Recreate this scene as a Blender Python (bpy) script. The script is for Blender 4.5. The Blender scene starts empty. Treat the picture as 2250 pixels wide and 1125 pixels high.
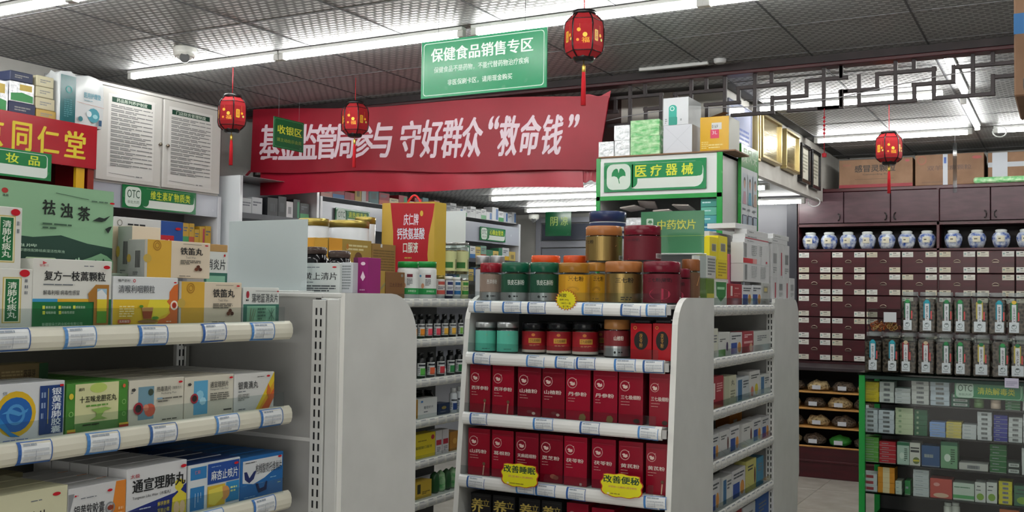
import bpy, math, random
from math import sin, cos, pi, radians
random.seed(7)
S = bpy.context.scene
COL = S.collection
# ------------------------------------------------------------------ camera
YAW, PIT, ROL, F = radians(28.6), radians(2.2), .014, 2245.0
_cy, _sy, _cp, _sp = cos(YAW), sin(YAW), cos(PIT), sin(PIT)
FW = (-_sy*_cp, _cy*_cp, _sp); _r0 = (_cy, _sy, 0)
_u0 = (_r0[1]*FW[2]-_r0[2]*FW[1], _r0[2]*FW[0]-_r0[0]*FW[2], _r0[0]*FW[1]-_r0[1]*FW[0])
RT = tuple(cos(ROL)*a+sin(ROL)*b for a, b in zip(_r0, _u0))
UP = tuple(-sin(ROL)*a+cos(ROL)*b for a, b in zip(_r0, _u0))
from mathutils import Matrix
cam = bpy.data.objects.new('camera', bpy.data.cameras.new('camera')); COL.objects.link(cam)
cam.data.sensor_width = 36; cam.data.lens = 36*F/2250; cam.data.clip_start = .05; cam.data.clip_end = 60
cam.matrix_world = Matrix(((RT[0], UP[0], -FW[0], 0), (RT[1], UP[1], -FW[1], 0), (RT[2], UP[2], -FW[2], 1.5), (0, 0, 0, 1)))
S.camera = cam
# ------------------------------------------------------------------ world, exposure, lamps
w = bpy.data.worlds.new('world'); S.world = w; w.use_nodes = True
w.node_tree.nodes['Background'].inputs[0].default_value = (1, .97, .9, 1)
w.node_tree.nodes['Background'].inputs[1].default_value = 1.3
S.view_settings.view_transform = 'Standard'; S.view_settings.look = 'None'; S.view_settings.gamma = 1
S.view_settings.exposure = 0.72; S.view_settings.use_curve_mapping = False
TUBE_STRENGTH = 25.0
S.cycles.use_denoising = True
S.cycles.transparent_max_bounces = 24
S.cycles.max_bounces = 8; S.cycles.glossy_bounces = 3; S.cycles.transmission_bounces = 6; S.cycles.diffuse_bounces = 4
S.cycles.sample_clamp_indirect = 6

# pixel ray -> point on an axis plane of the room
def ray(u, v): return tuple(F*f+(u-1125)*r-(v-562.5)*p for f, r, p in zip(FW, RT, UP))
def onX(u, v, X): d = ray(u, v); t = X/d[0]; return (d[1]*t, 1.5+d[2]*t)
def onY(u, v, Y): d = ray(u, v); t = Y/d[1]; return (d[0]*t, 1.5+d[2]*t)
def onZ(u, v, z): d = ray(u, v); t = (z-1.5)/d[2]; return (d[0]*t, d[1]*t)

# ------------------------------------------------------------------ materials
def lin(h):
    h = h.lstrip('#'); o = []
    for i in (0, 2, 4):
        c = int(h[i:i+2], 16)/255
        o.append(c/12.92 if c <= .04045 else ((c+.055)/1.055)**2.4)
    return (*o, 1)
MATS = {}
def nn(m, t, **k):
    n = m.node_tree.nodes.new(t)
    for a, b in k.items():
        if hasattr(n, a): setattr(n, a, b)
    return n
def mat(key):
    """'#rrggbb' paper, 'g#..' gloss, 'm#..' metal, 'f#..' cloth/rough, 'c#..' clear film, 'e#..:s' light, 'w#..' wood"""
    if key in MATS: return MATS[key]
    if key in SPECIAL: m = SPECIAL[key](); MATS[key] = m; return m
    m = bpy.data.materials.new(key); m.use_nodes = True; nt = m.node_tree; L = nt.links
    b = nt.nodes['Principled BSDF']; k = key[0]; h = key[key.index('#'):][:7]; c = lin(h)
    b.inputs['Base Color'].default_value = c
    b.inputs['Roughness'].default_value = {'#': .5, 'g': .22, 'm': .3, 'f': .85, 'w': .45, 'p': .12}.get(k, .5)
    if k == 'm': b.inputs['Metallic'].default_value = .85
    if k in '#gp': b.inputs['Specular IOR Level'].default_value = .4
    if k == 'c':
        nt.nodes.remove(b); out = nt.nodes['Material Output']
        t = nn(m, 'ShaderNodeBsdfTransparent'); t.inputs[0].default_value = c
        g = nn(m, 'ShaderNodeBsdfGlossy'); g.inputs['Roughness'].default_value = .06; g.inputs[0].default_value = (.9, .9, .9, 1)
        lw = nn(m, 'ShaderNodeLayerWeight'); lw.inputs[0].default_value = .5
        pw = nn(m, 'ShaderNodeMath', operation='POWER'); pw.inputs[1].default_value = 4; L.new(lw.outputs['Facing'], pw.inputs[0])
        fr = nn(m, 'ShaderNodeMapRange'); fr.inputs[3].default_value = .022; fr.inputs[4].default_value = .6; L.new(pw.outputs[0], fr.inputs[0])
        mx = nn(m, 'ShaderNodeMixShader'); L.new(fr.outputs[0], mx.inputs[0]); L.new(t.outputs[0], mx.inputs[1]); L.new(g.outputs[0], mx.inputs[2])
        L.new(mx.outputs[0], out.inputs[0])
    elif k == 'h':
        nt.nodes.remove(b); out = nt.nodes['Material Output']
        t = nn(m, 'ShaderNodeBsdfTransparent'); t.inputs[0].default_value = (.95, .96, .96, 1)
        g = nn(m, 'ShaderNodeBsdfPrincipled'); g.inputs['Base Color'].default_value = c; g.inputs['Roughness'].default_value = .15
        mx = nn(m, 'ShaderNodeMixShader'); mx.inputs[0].default_value = .38; L.new(t.outputs[0], mx.inputs[1]); L.new(g.outputs[0], mx.inputs[2]); L.new(mx.outputs[0], out.inputs[0])
    elif k == 'e':
        b.inputs['Emission Color'].default_value = c; b.inputs['Emission Strength'].default_value = float(key.split(':')[1])
    elif k == 'w':
        tc = nn(m, 'ShaderNodeTexCoord'); mp = nn(m, 'ShaderNodeMapping'); mp.inputs['Scale'].default_value = (3, 3, 22)
        nz = nn(m, 'ShaderNodeTexNoise'); nz.inputs['Scale'].default_value = 3; nz.inputs['Detail'].default_value = 6
        mx = nn(m, 'ShaderNodeMix', data_type='RGBA'); mx.inputs[6].default_value = tuple(x*.72 for x in c[:3])+(1,); mx.inputs[7].default_value = tuple(min(1, x*1.3) for x in c[:3])+(1,)
        L.new(tc.outputs['Object'], mp.inputs[0]); L.new(mp.outputs[0], nz.inputs[0]); L.new(nz.outputs[0], mx.inputs[0]); L.new(mx.outputs[2], b.inputs[0])
    elif k in 'fgm#':
        tc = nn(m, 'ShaderNodeTexCoord'); nz = nn(m, 'ShaderNodeTexNoise'); nz.inputs['Scale'].default_value = 14 if k != 'f' else 60
        mr = nn(m, 'ShaderNodeMapRange'); r = b.inputs['Roughness'].default_value
        mr.inputs[3].default_value = r-.06; mr.inputs[4].default_value = r+.1
        L.new(tc.outputs['Object'], nz.inputs[0]); L.new(nz.outputs[0], mr.inputs[0]); L.new(mr.outputs[0], b.inputs['Roughness'])
    MATS[key] = m; return m
def _noisy(name, c1, c2, scale, rough, bump=0.0, stretch=(1, 1, 1), metal=0, vor=False):
    m = bpy.data.materials.new(name); m.use_nodes = True; L = m.node_tree.links; b = m.node_tree.nodes['Principled BSDF']
    tc = nn(m, 'ShaderNodeTexCoord'); mp = nn(m, 'ShaderNodeMapping'); mp.inputs['Scale'].default_value = stretch
    nz = nn(m, 'ShaderNodeTexVoronoi' if vor else 'ShaderNodeTexNoise'); nz.inputs['Scale'].default_value = scale
    if not vor: nz.inputs['Detail'].default_value = 5
    rp = nn(m, 'ShaderNodeValToRGB'); e = rp.color_ramp.elements
    e[0].position = .35 if not vor else .1; e[1].position = .65; e[0].color = lin(c1); e[1].color = lin(c2)
    L.new(tc.outputs['Object'], mp.inputs[0]); L.new(mp.outputs[0], nz.inputs[0]); L.new(nz.outputs[0], rp.inputs[0]); L.new(rp.outputs[0], b.inputs[0])
    b.inputs['Roughness'].default_value = rough; b.inputs['Metallic'].default_value = metal
    if bump:
        bp = nn(m, 'ShaderNodeBump'); bp.inputs['Strength'].default_value = bump; bp.inputs['Distance'].default_value = .01
        L.new(nz.outputs[0], bp.inputs['Height']); L.new(bp.outputs[0], b.inputs['Normal'])
    return m
def _ceiling():
    m = bpy.data.materials.new('foil_ceiling_tile'); m.use_nodes = True; L = m.node_tree.links; b = m.node_tree.nodes['Principled BSDF']
    tc = nn(m, 'ShaderNodeTexCoord')
    br = nn(m, 'ShaderNodeTexBrick'); br.offset = .5
    br.inputs['Scale'].default_value = 1; br.inputs['Brick Width'].default_value = .052; br.inputs['Row Height'].default_value = .036
    br.inputs['Mortar Size'].default_value = .0095; br.inputs['Mortar Smooth'].default_value = .1
    br.inputs['Color1'].default_value = lin('#b4b4b5'); br.inputs['Color2'].default_value = lin('#a4a4a5'); br.inputs['Mortar'].default_value = lin('#7f7f80')
    L.new(tc.outputs['Object'], br.inputs[0]); L.new(br.outputs[0], b.inputs[0])
    mr = nn(m, 'ShaderNodeMapRange'); mr.inputs[3].default_value = .34; mr.inputs[4].default_value = .62
    L.new(br.outputs['Fac'], mr.inputs[0]); L.new(mr.outputs[0], b.inputs['Roughness']); b.inputs['Metallic'].default_value = .12
    bp = nn(m, 'ShaderNodeBump'); bp.inputs['Strength'].default_value = .25; bp.inputs['Distance'].default_value = .002; bp.invert = True
    nz = nn(m, 'ShaderNodeTexNoise'); nz.inputs['Scale'].default_value = 30
    ad = nn(m, 'ShaderNodeMath', operation='ADD'); L.new(br.outputs['Fac'], ad.inputs[0]); L.new(nz.outputs[0], ad.inputs[1]); L.new(tc.outputs['Object'], nz.inputs[0])
    L.new(ad.outputs[0], bp.inputs['Height']); L.new(bp.outputs[0], b.inputs['Normal'])
    return m
def _floor():
    m = _noisy('polished_floor_tile', '#a9a49b', '#b9b4aa', 6, .16, 0)
    return m
def _porcelain():
    m = _noisy('blue_white_porcelain', '#2c4f9c', '#d8dde0', 26, .12, 0)
    return m
def _wrap():
    m = _noisy('shrink_wrap_film', '#b9bcc2', '#e8e9ec', 40, .1, .6, metal=.2); return m
def _wrapg():
    m = _noisy('green_wrapped_carton', '#5cb169', '#b9dcae', 22, .1, .9, stretch=(1, 1, 2)); return m
SPECIAL = {
    'ceil': _ceiling, 'floor': _floor, 'porc': _porcelain, 'wrap': _wrap, 'wrapg': _wrapg,
    'wall': lambda: _noisy('painted_wall', '#a7a6a2', '#b2b1ad', 5, .7, .05),
    'plaster': lambda: _noisy('stained_white_board', '#b5b1aa', '#c9c6c0', 4, .6, .05),
    'gpaint': lambda: _noisy('grey_white_shelf_paint', '#c9cac8', '#d0d1cf', 9, .42, .03),
    'gback': lambda: _noisy('grey_shelf_back', '#9c9c9a', '#a4a4a2', 9, .5, .02),
    'redwood': lambda: _noisy('dark_red_lacquered_wood', '#380811', '#460c17', 5, .33, .05, (1, 1, 5)),
    'plum': lambda: _noisy('plum_cabinet_door', '#3b1e27', '#492a34', 7, .38, .06, (1, 1, 4)),
    'darkwood': lambda: _noisy('brown_lattice_wood', '#1c1215', '#2c2023', 12, .58, .05),
    'paleshelf': lambda: _noisy('pale_wood_shelf', '#a8763c', '#c4924f', 12, .45, .05, (1, 6, 6)),
    'kraft': lambda: _noisy('brown_cardboard', '#7c5d46', '#8b6b53', 8, .75, .08),
    'herb': lambda: _noisy('dried_herb_pieces', '#1b1512', '#6d5d4e', 55, .7, 1.0, vor=True),
    'herbl': lambda: _noisy('pale_dried_herb', '#6d5635', '#c9b283', 45, .75, 1.0, vor=True),
    'bannerc': lambda: _noisy('red_banner_cloth', '#8c0a22', '#980e28', 3, .5, .15),
    'bannerp': lambda: _noisy('sheer_red_banner_cloth', '#a3132c', '#ae1c36', 4, .32, .2),
    'foil': lambda: _noisy('gold_foil_board', '#8f8157', '#b5a67c', 6, .22, .2, (1, 1, 6), metal=.7),
}
# ------------------------------------------------------------------ text glyphs
_TX = {}
def glyphs(s, bold=0.0):
    bold = 0.0
    k = (s, bold)
    if k in _TX: return _TX[k]
    c = bpy.data.curves.new('t', 'FONT'); c.body = s; c.resolution_u = 2; c.offset = bold; c.space_line = 1.0; c.align_x = 'CENTER' if '\n' in s else 'LEFT'
    o = bpy.data.objects.new('t', c); m = bpy.data.meshes.new_from_object(o)
    vs = [(v.co.x, v.co.y) for v in m.vertices]; fs = [tuple(p.vertices) for p in m.polygons]
    bpy.data.objects.remove(o); bpy.data.curves.remove(c); bpy.data.meshes.remove(m)
    xs = [a for a, b in vs] or [0]; ys = [b for a, b in vs] or [0]
    _TX[k] = (vs, fs, min(xs), max(xs), min(ys), max(ys)); return _TX[k]

# ------------------------------------------------------------------ mesh builder
class MB:
    def __init__(s): s.v = []; s.f = []; s.mi = []; s.sm = []; s.ms = []
    def m(s, k):
        if k not in s.ms: s.ms.append(k)
        return s.ms.index(k)
    def face(s, pts, k, sm=False):
        n = len(s.v); s.v += [tuple(p) for p in pts]; s.f.append(tuple(range(n, n+len(pts)))); s.mi.append(s.m(k)); s.sm.append(sm)
    def mesh_in(s, vs, fs, k, sm=False):
        n = len(s.v); s.v += [tuple(p) for p in vs]; i = s.m(k)
        for f in fs: s.f.append(tuple(a+n for a in f)); s.mi.append(i); s.sm.append(sm)
    def box(s, x0, x1, y0, y1, z0, z1, k, c=0.0, faces=None):
        if x0 > x1: x0, x1 = x1, x0
        if y0 > y1: y0, y1 = y1, y0
        if z0 > z1: z0, z1 = z1, z0
        X, Y, Z = (x0, x1), (y0, y1), (z0, z1)
        if c <= 0:
            vs = [(X[i], Y[j], Z[l]) for i in (0, 1) for j in (0, 1) for l in (0, 1)]
            fs = dict(l=(0, 1, 3, 2), r=(4, 6, 7, 5), f=(0, 4, 5, 1), b=(2, 3, 7, 6), d=(0, 2, 6, 4), t=(1, 5, 7, 3))
            n = len(s.v); s.v += vs
            for q, f in fs.items(): s.f.append(tuple(a+n for a in f)); s.mi.append(s.m((faces or {}).get(q, k))); s.sm.append(False)
            return
        vs = []; ix = {}
        for i in (0, 1):
            for j in (0, 1):
                for l in (0, 1):
                    for ax in range(3):
                        p = [X[i], Y[j], Z[l]]; sg = (i, j, l)
                        for a in range(3):
                            if a != ax: p[a] += c if sg[a] == 0 else -c
                        ix[i, j, l, ax] = len(vs); vs.append(tuple(p))
        n = len(s.v); s.v += vs
        def add(f, kk): s.f.append(tuple(a+n for a in f)); s.mi.append(s.m(kk)); s.sm.append(False)
        g = lambda i, j, l, ax: ix[i, j, l, ax]
        fk = faces or {}
        add((g(0,0,0,0), g(0,0,1,0), g(0,1,1,0), g(0,1,0,0)), fk.get('l', k)); add((g(1,0,0,0), g(1,1,0,0), g(1,1,1,0), g(1,0,1,0)), fk.get('r', k))
        add((g(0,0,0,1), g(1,0,0,1), g(1,0,1,1), g(0,0,1,1)), fk.get('f', k)); add((g(0,1,0,1), g(0,1,1,1), g(1,1,1,1), g(1,1,0,1)), fk.get('b', k))
        add((g(0,0,0,2), g(0,1,0,2), g(1,1,0,2), g(1,0,0,2)), fk.get('d', k)); add((g(0,0,1,2), g(1,0,1,2), g(1,1,1,2), g(0,1,1,2)), fk.get('t', k))
        for a in (0, 1):
            for b in (0, 1):
                add((g(0,a,b,1), g(1,a,b,1), g(1,a,b,2), g(0,a,b,2)), k); add((g(a,0,b,0), g(a,1,b,0), g(a,1,b,2), g(a,0,b,2)), k); add((g(a,b,0,0), g(a,b,1,0), g(a,b,1,1), g(a,b,0,1)), k)
                for e in (0, 1): add((g(a,b,e,0), g(a,b,e,1), g(a,b,e,2)), k)
    def lathe(s, prof, k, n=20, cx=0, cy=0, ks=None, seg=None):
        b = len(s.v)
        for r, z in prof:
            for i in range(n): a = 2*pi*i/n; s.v.append((cx+r*cos(a), cy+r*sin(a), z))
        for j in range(len(prof)-1):
            kk = ks[j] if ks else k; mi = s.m(kk)
            for i in range(n):
                i2 = (i+1) % n; s.f.append((b+j*n+i, b+j*n+i2, b+(j+1)*n+i2, b+(j+1)*n+i)); s.mi.append(mi); s.sm.append(n > 8)
        for j, kk in ((0, ks[0] if ks else k), (len(prof)-1, ks[-1] if ks else k)):
            if prof[j][0] > 1e-5:
                f = [b+j*n+i for i in range(n)]
                if j == 0: f.reverse()
                s.f.append(tuple(f)); s.mi.append(s.m(kk)); s.sm.append(False)
    def tube(s, pts, r, k, n=6):
        from mathutils import Vector
        P = [Vector(p) for p in pts]; b = len(s.v)
        for i, p in enumerate(P):
            d = (P[min(i+1, len(P)-1)]-P[max(i-1, 0)]).normalized()
            a = d.cross(Vector((0, 0, 1)));
            if a.length < .05: a = d.cross(Vector((1, 0, 0)))
            a.normalize(); c = d.cross(a)
            for q in range(n): t = 2*pi*q/n; s.v.append(tuple(p+a*r*cos(t)+c*r*sin(t)))
        mi = s.m(k)
        for i in range(len(P)-1):
            for q in range(n): q2 = (q+1) % n; s.f.append((b+i*n+q, b+i*n+q2, b+(i+1)*n+q2, b+(i+1)*n+q)); s.mi.append(mi); s.sm.append(True)
        s.f.append(tuple(b+q for q in range(n))[::-1]); s.f.append(tuple(b+(len(P)-1)*n+q for q in range(n))); s.mi += [mi]*2; s.sm += [False]*2
    def prism(s, poly, fr, th, k, kside=None):   # poly in a frame, extruded back by th (metres)
        a = [fr(x, y, 0) for x, y in poly]; b = [fr(x, y, -th) for x, y in poly]
        s.face(a, k); s.face(b[::-1], kside or k); n = len(a)
        for i in range(n): j = (i+1) % n; s.face([a[j], a[i], b[i], b[j]], kside or k)
    def data(s, name):
        me = bpy.data.meshes.new(name); me.from_pydata(s.v, [], s.f)
        for k in s.ms: me.materials.append(mat(k))
        me.polygons.foreach_set('material_index', s.mi); me.polygons.foreach_set('use_smooth', s.sm); me.update(); return me
    def build(s, name, parent=None, loc=(0, 0, 0), rz=0, **t):
        return link(name, s.data(name), parent, loc, rz, **t)
def link(name, me, parent=None, loc=(0, 0, 0), rz=0, label=None, cat=None, group=None, kind=None):
    o = bpy.data.objects.new(name, me); COL.objects.link(o); o.location = loc; o.rotation_euler = (0, 0, rz)
    if parent: o.parent = parent
    if label: o['label'] = label
    if cat: o['category'] = cat
    if group: o['group'] = group
    if kind: o['kind'] = kind
    return o
def thing(name, label, cat, loc=(0, 0, 0), rz=0, group=None): return link(name, None, None, loc, rz, label, cat, group)
def dup(root, loc, rz=None, label=None, group=None):
    r = root.copy(); COL.objects.link(r); r.location = loc
    if rz is not None: r.rotation_euler = (0, 0, rz)
    if label: r['label'] = label
    if group: r['group'] = group
    for ch in list(root.children):
        c = ch.copy(); COL.objects.link(c); c.parent = r
        for g in list(ch.children): d = g.copy(); COL.objects.link(d); d.parent = c
    return r
# ------------------------------------------------------------------ flat print laid on a face
LAY = .00022
def flat(o, U, V, w, h, N):
    def fr(x, y, off=0): return tuple(o[i]+U[i]*w*x+V[i]*h*(1-y)+N[i]*off for i in range(3))
    fr.w, fr.h, fr.c = w, h, False; return fr
def front(w, h, y=0, z=0, x=0): return flat((x-w/2, y, z), (1, 0, 0), (0, 0, 1), w, h, (0, -1, 0))
def rside(w, d, h): return flat((w/2, 0, 0), (0, 1, 0), (0, 0, 1), d, h, (1, 0, 0))
def lside(w, d, h): return flat((-w/2, d, 0), (0, -1, 0), (0, 0, 1), d, h, (-1, 0, 0))
def cylf(r, z0, h, arc, mid=-pi/2, cx=0, cy=0):
    def fr(x, y, off=0):
        a = mid+(x-.5)*arc; return (cx+(r+off)*cos(a), cy+(r+off)*sin(a), z0+h*(1-y))
    fr.w, fr.h, fr.c = r*arc, h, True; return fr
def art(mb, fr, items, l0=1):
    L = l0
    for it in items:
        t = it[0]; off = L*LAY+(.0004 if fr.c else 0)
        if t == 'r':
            _, x0, y0, x1, y1, c = it; n = max(1, int(abs(x1-x0)*fr.w/.006)) if fr.c else 1
            for i in range(n):
                a, b = x0+(x1-x0)*i/n, x0+(x1-x0)*(i+1)/n
                mb.face([fr(a, y1, off), fr(b, y1, off), fr(b, y0, off), fr(a, y0, off)], c, fr.c)
        elif t == 'e':
            _, cx, cy, rx, ry, c = it[:6]; ry = ry or rx*fr.w/fr.h
            n = it[6] if len(it) > 6 else 20
            mb.face([fr(cx+rx*cos(2*pi*i/n), cy-ry*sin(2*pi*i/n), off) for i in range(n)], c)
        elif t == 'o':   # ring
            _, cx, cy, rx, tk, c = it; ry = rx*fr.w/fr.h; q = 1-tk; n = 20
            for i in range(n):
                a, b = 2*pi*i/n, 2*pi*(i+1)/n
                mb.face([fr(cx+rx*cos(a), cy-ry*sin(a), off), fr(cx+rx*cos(b), cy-ry*sin(b), off), fr(cx+q*rx*cos(b), cy-q*ry*sin(b), off), fr(cx+q*rx*cos(a), cy-q*ry*sin(a), off)], c)
        elif t == 'p':
            mb.face([fr(x, y, off) for x, y in it[1]], it[2])
        elif t == 'R':   # rounded rect: x0,y0,x1,y1,radius(metres),col
            _, x0, y0, x1, y1, r, c = it; rx, ry = r/fr.w, r/fr.h; pts = []
            for cx, cy, a0 in ((x1-rx, y1-ry, 1.5*pi), (x1-rx, y0+ry, 0), (x0+rx, y0+ry, .5*pi), (x0+rx, y1-ry, pi)):
                for q in range(5): a = a0+q*pi/8; pts.append(fr(cx+rx*cos(a), cy-ry*sin(a), off))
            mb.face(pts, c)
        elif t == 't':
            _, s, x0, y0, x1, y1, c = it[:7]; bd = it[7] if len(it) > 7 else .012
            vs, fs, a0, a1, b0, b1 = glyphs(s, bd)
            if not fs: continue
            sx, sy = (x1-x0)/max(a1-a0, .01), (y1-y0)/max(b1-b0, .01)
            if s == '一': sy = sx*fr.w/fr.h
            sh = ((0, 0),) if bd < .005 else ((-.6*bd, 0), (.6*bd, 0)) if bd < .02 else ((-bd, -.4*bd), (-.33*bd, .4*bd), (.33*bd, -.4*bd), (bd, .4*bd))
            for q, (dx, dy) in enumerate(sh):
                mb.mesh_in([fr(x0+(a+dx-a0)*sx, y1-(b+dy-b0)*sy, off+q*.00002) for a, b in vs], fs, c)
        elif t == 'f':   # fine print lines
            _, x0, y0, x1, y1, n, c = it; lh = (y1-y0)/n
            for i in range(n):
                x = x0; xe = x1 if i < n-1 else x0+(x1-x0)*random.uniform(.4, .9)
                while x < xe-.001:
                    e = min(xe, x+random.uniform(.12, .3)*(x1-x0)+.01)
                    mb.face([fr(x, y0+lh*(i+.72), off), fr(e, y0+lh*(i+.72), off), fr(e, y0+lh*(i+.2), off), fr(x, y0+lh*(i+.2), off)], c)
                    x = e+.012*random.uniform(.5, 1.5)
        elif t == 'b':   # barcode
            _, x0, y0, x1, y1, c = it; x = x0
            while x < x1:
                e = min(x1, x+(x1-x0)*random.uniform(.02, .07)); mb.face([fr(x, y1, off), fr(e, y1, off), fr(e, y0, off), fr(x, y0, off)], c); x = e+(x1-x0)*random.uniform(.02, .05)
        elif t == 'l':   # line x0,y0,x1,y1,thickness(m)
            _, x0, y0, x1, y1, th, c = it; dx, dy = (x1-x0)*fr.w, (y1-y0)*fr.h; q = math.hypot(dx, dy) or 1; nx, ny = -dy/q*th/2/fr.w, dx/q*th/2/fr.h
            mb.face([fr(x0+nx, y0+ny, off), fr(x1+nx, y1+ny, off), fr(x1-nx, y1-ny, off), fr(x0-nx, y0-ny, off)], c)
        L += 1
ORD = ['first', 'second', 'third', 'fourth', 'fifth', 'sixth', 'seventh', 'eighth', 'ninth', 'tenth', 'eleventh', 'twelfth', 'thirteenth', 'fourteenth', 'fifteenth', 'sixteenth', 'seventeenth', 'eighteenth', 'nineteenth', 'twentieth', 'twenty-first', 'twenty-second', 'twenty-third', 'twenty-fourth', 'twenty-fifth', 'twenty-sixth', 'twenty-seventh', 'twenty-eighth']
def ordn(i): return ORD[i] if i < len(ORD) else '%dth' % (i+1)
def struct(name, mb, parent=None, **k): return mb.build(name, parent, kind='structure', **k)
# ================================================================== ROOM
CZ = 2.85          # main ceiling
XL = -5.45         # left wall
LOWX, LOWY, LOWZ = -1.94, 6.4, 2.4
YB = 10.1
def slab(name, x0, x1, y0, y1, z0, z1, k, **kw):
    b = MB(); b.box(x0, x1, y0, y1, z0, z1, k); return struct(name, b, **kw)
fl = slab('floor', XL-.1, 2.1, -2.1, YB+.1, -.12, -.012, '#6d6a66')
t = MB(); t.box(0, .797, 0, .797, -.012, 0, 'floor', .0008); td = t.data('floor_tile')
for i in range(10):
    for j in range(16):
        x, y = XL+i*.8-.3, -2.1+j*.8
        if x < 2.1 and y < YB: link('floor_tile', td, fl, (x, y, 0))
slab('wall_left', XL-.1, XL, -2.1, YB+.1, 0, CZ+.1, 'wall')
slab('wall_right', 2.0, 2.1, -2.1, YB+.1, 0, CZ+.1, 'wall')
slab('wall_back', XL-.1, 2.1, YB, YB+.1, 0, CZ+.1, 'wall')
b = MB()   # shop front behind the camera: wall with an opening for daylight
b.box(XL, -3.2, -2.2, -2.1, 0, CZ, 'wall'); b.box(.8, 2.1, -2.2, -2.1, 0, CZ, 'wall'); b.box(-3.2, .8, -2.2, -2.1, 2.3, CZ, 'wall')
struct('wall_front', b)
# ceiling: backing slab, foil tiles, dark T-bars
cl = slab('ceiling', XL-.1, 2.1, -2.2, YB+.1, CZ+.012, CZ+.1, '#3a3a3c')
t = MB(); t.box(0, .592, 0, .592, 0, .012, 'ceil', .001); cd = t.data('ceiling_tile')
GX, GY = -5.44, .83
def tiles(x0, x1, y0, y1, z, parent):
    i0 = int(math.floor((x0-GX)/.6)); j0 = int(math.floor((y0-GY)/.6))
    for i in range(i0, int((x1-GX)/.6)+1):
        for j in range(j0, int((y1-GY)/.6)+1):
            x, y = GX+i*.6, GY+j*.6
            if x+.3 < x0 or x+.3 > x1 or y+.3 < y0 or y+.3 > y1: continue
            link('ceiling_tile', cd, parent, (x+.004, y+.004, z))
tiles(XL, 2.0, -.4, LOWY, CZ, cl); tiles(LOWX+.1, 2.0, LOWY, YB, CZ, cl)
b = MB()
for i in range(13): x = GX+i*.6; b.box(x-.0035, x+.0045, -2.1, YB, CZ-.003, CZ+.004, '#4c4c50')
for j in range(-4, 16): y = GY+j*.6; b.box(XL, 2.0, y-.0035, y+.0045, CZ-.002, CZ+.004, '#6a6a6e')
struct('ceiling_grid', b, cl)
# low ceiling over the rear left of the shop
lc = slab('ceiling_low', XL, LOWX-.06, LOWY+.06, 9.385, LOWZ+.014, LOWZ+.08, '#3a3a3c')
b = MB()
i0 = 0
for i in range(6):
    for j in range(10, 16):
        x, y = GX+i*.6, GY+j*.6
        if y > LOWY-.1 and y+.6 < 9.5 and x+.6 < LOWX+.05: link('ceiling_tile', cd, lc, (x+.004, y+.004, LOWZ))
slab('ceiling_recess', XL, -2.27, 9.385, YB, LOWZ+.002, LOWZ+.08, '#7a7a7c')
# bulkhead: white side, brown fascia to the left of it
b = MB(); b.box(LOWX-.05, LOWX, LOWY, 9.385, LOWZ-.02, CZ+.01, 'plaster'); b.box(-2.66, LOWX-.05, LOWY, LOWY+.05, LOWZ-.02, CZ+.01, 'plaster')
struct('wall_bulkhead', b)
b = MB(); b.box(LOWX-.05, LOWX, 9.386, YB, 2.505, CZ+.01, 'plaster'); struct('wall_bulkhead_rear', b)
b = MB(); b.box(XL, -2.66, LOWY, LOWY+.05, LOWZ-.02, CZ+.01, '#4a3a38'); struct('trim_fascia', b)
# partition at the back and its dark post
b = MB(); b.box(-3.6, -2.17, 9.5, 9.55, 0, LOWZ, '#6b6b70'); struct('wall_partition', b)
b = MB(); b.box(-2.26, -2.17, 9.385, 9.5, 0, LOWZ-.002, '#2c2c33'); struct('trim_post', b)
# beam
b = MB(); b.box(XL, 1.99, 5.72, 5.80, CZ-.045, CZ+.01, 'darkwood', .004); b.box(XL, 1.99, 5.71, 5.81, CZ-.065, CZ-.045, 'redwood', .003); struct('trim_beam', b)
# ------------------------------------------------------------------ tube lights
_tl = {}
def tubelight(x, y, z, L=1.16, along='x', end_dim=False, label='', group=None, name='tube_light'):
    r = thing(name, label, 'light', (x, y, z), 0 if along == 'x' else pi/2, group)
    if L not in _tl:
        f = MB(); f.box(-L/2-.02, L/2+.02, -.022, .022, .016, .034, 'g#d8d8d6', .002)
        f.box(-L/2-.022, -L/2+.012, -.019, .019, -.018, .017, 'g#c9c9c6', .003); f.box(L/2-.012, L/2+.022, -.019, .019, -.018, .017, 'g#c9c9c6', .003)
        e = MB(); pr = [(-L/2+.012, 0, 0), (L/2-.012, 0, 0)]; e.tube(pr, .0165, 'e#fbfcf8:%g' % TUBE_STRENGTH, 10)
        _tl[L] = (f.data('housing'), e.data('glowing_tube'))
    link('housing', _tl[L][0], r); link('glowing_tube', _tl[L][1], r); return r
TZ = CZ-.036
n = 0
for i, x in enumerate((-4.48, -3.27, -2.02, -.82, .38)):
    tubelight(x, 4.36, TZ, 1.16 if x != -2.02 else 1.16, label=['white tube light at left end of the row behind the dome camera', 'white tube light ending behind the large green hanging sign', 'white tube light between the green sign and the big lantern', 'white tube light at top centre right of the largest lantern', 'white tube light beyond the right edge of the row'][i], group='front row of ceiling tube lights')
for i, x in enumerate((-4.55, -3.36, -2.1, -.9, .3)):
    tubelight(x, 3.06, TZ, label=['white tube light in the top left corner of the picture', 'white tube light next right of the corner tube'][i] if i < 2 else 'white tube light of the second row, %s from left' % ORD[i], group='second row of ceiling tube lights')
for y in (1.7, .3):
    for i, x in enumerate((-4.2, -2.4, -.6, .9)): tubelight(x, y, TZ, label='white tube light above the camera, %s row, %s from left' % ('nearer' if y < 1 else 'farther', ORD[i]), group='tube lights above the camera')
for i, (x, y) in enumerate(((-1.3, 7.0), (-1.25, 8.62))):
    tubelight(x, y, TZ, 1.16, label=['white tube light behind the wooden lattice', 'white tube light above the cardboard cartons at the back'][i])
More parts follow.
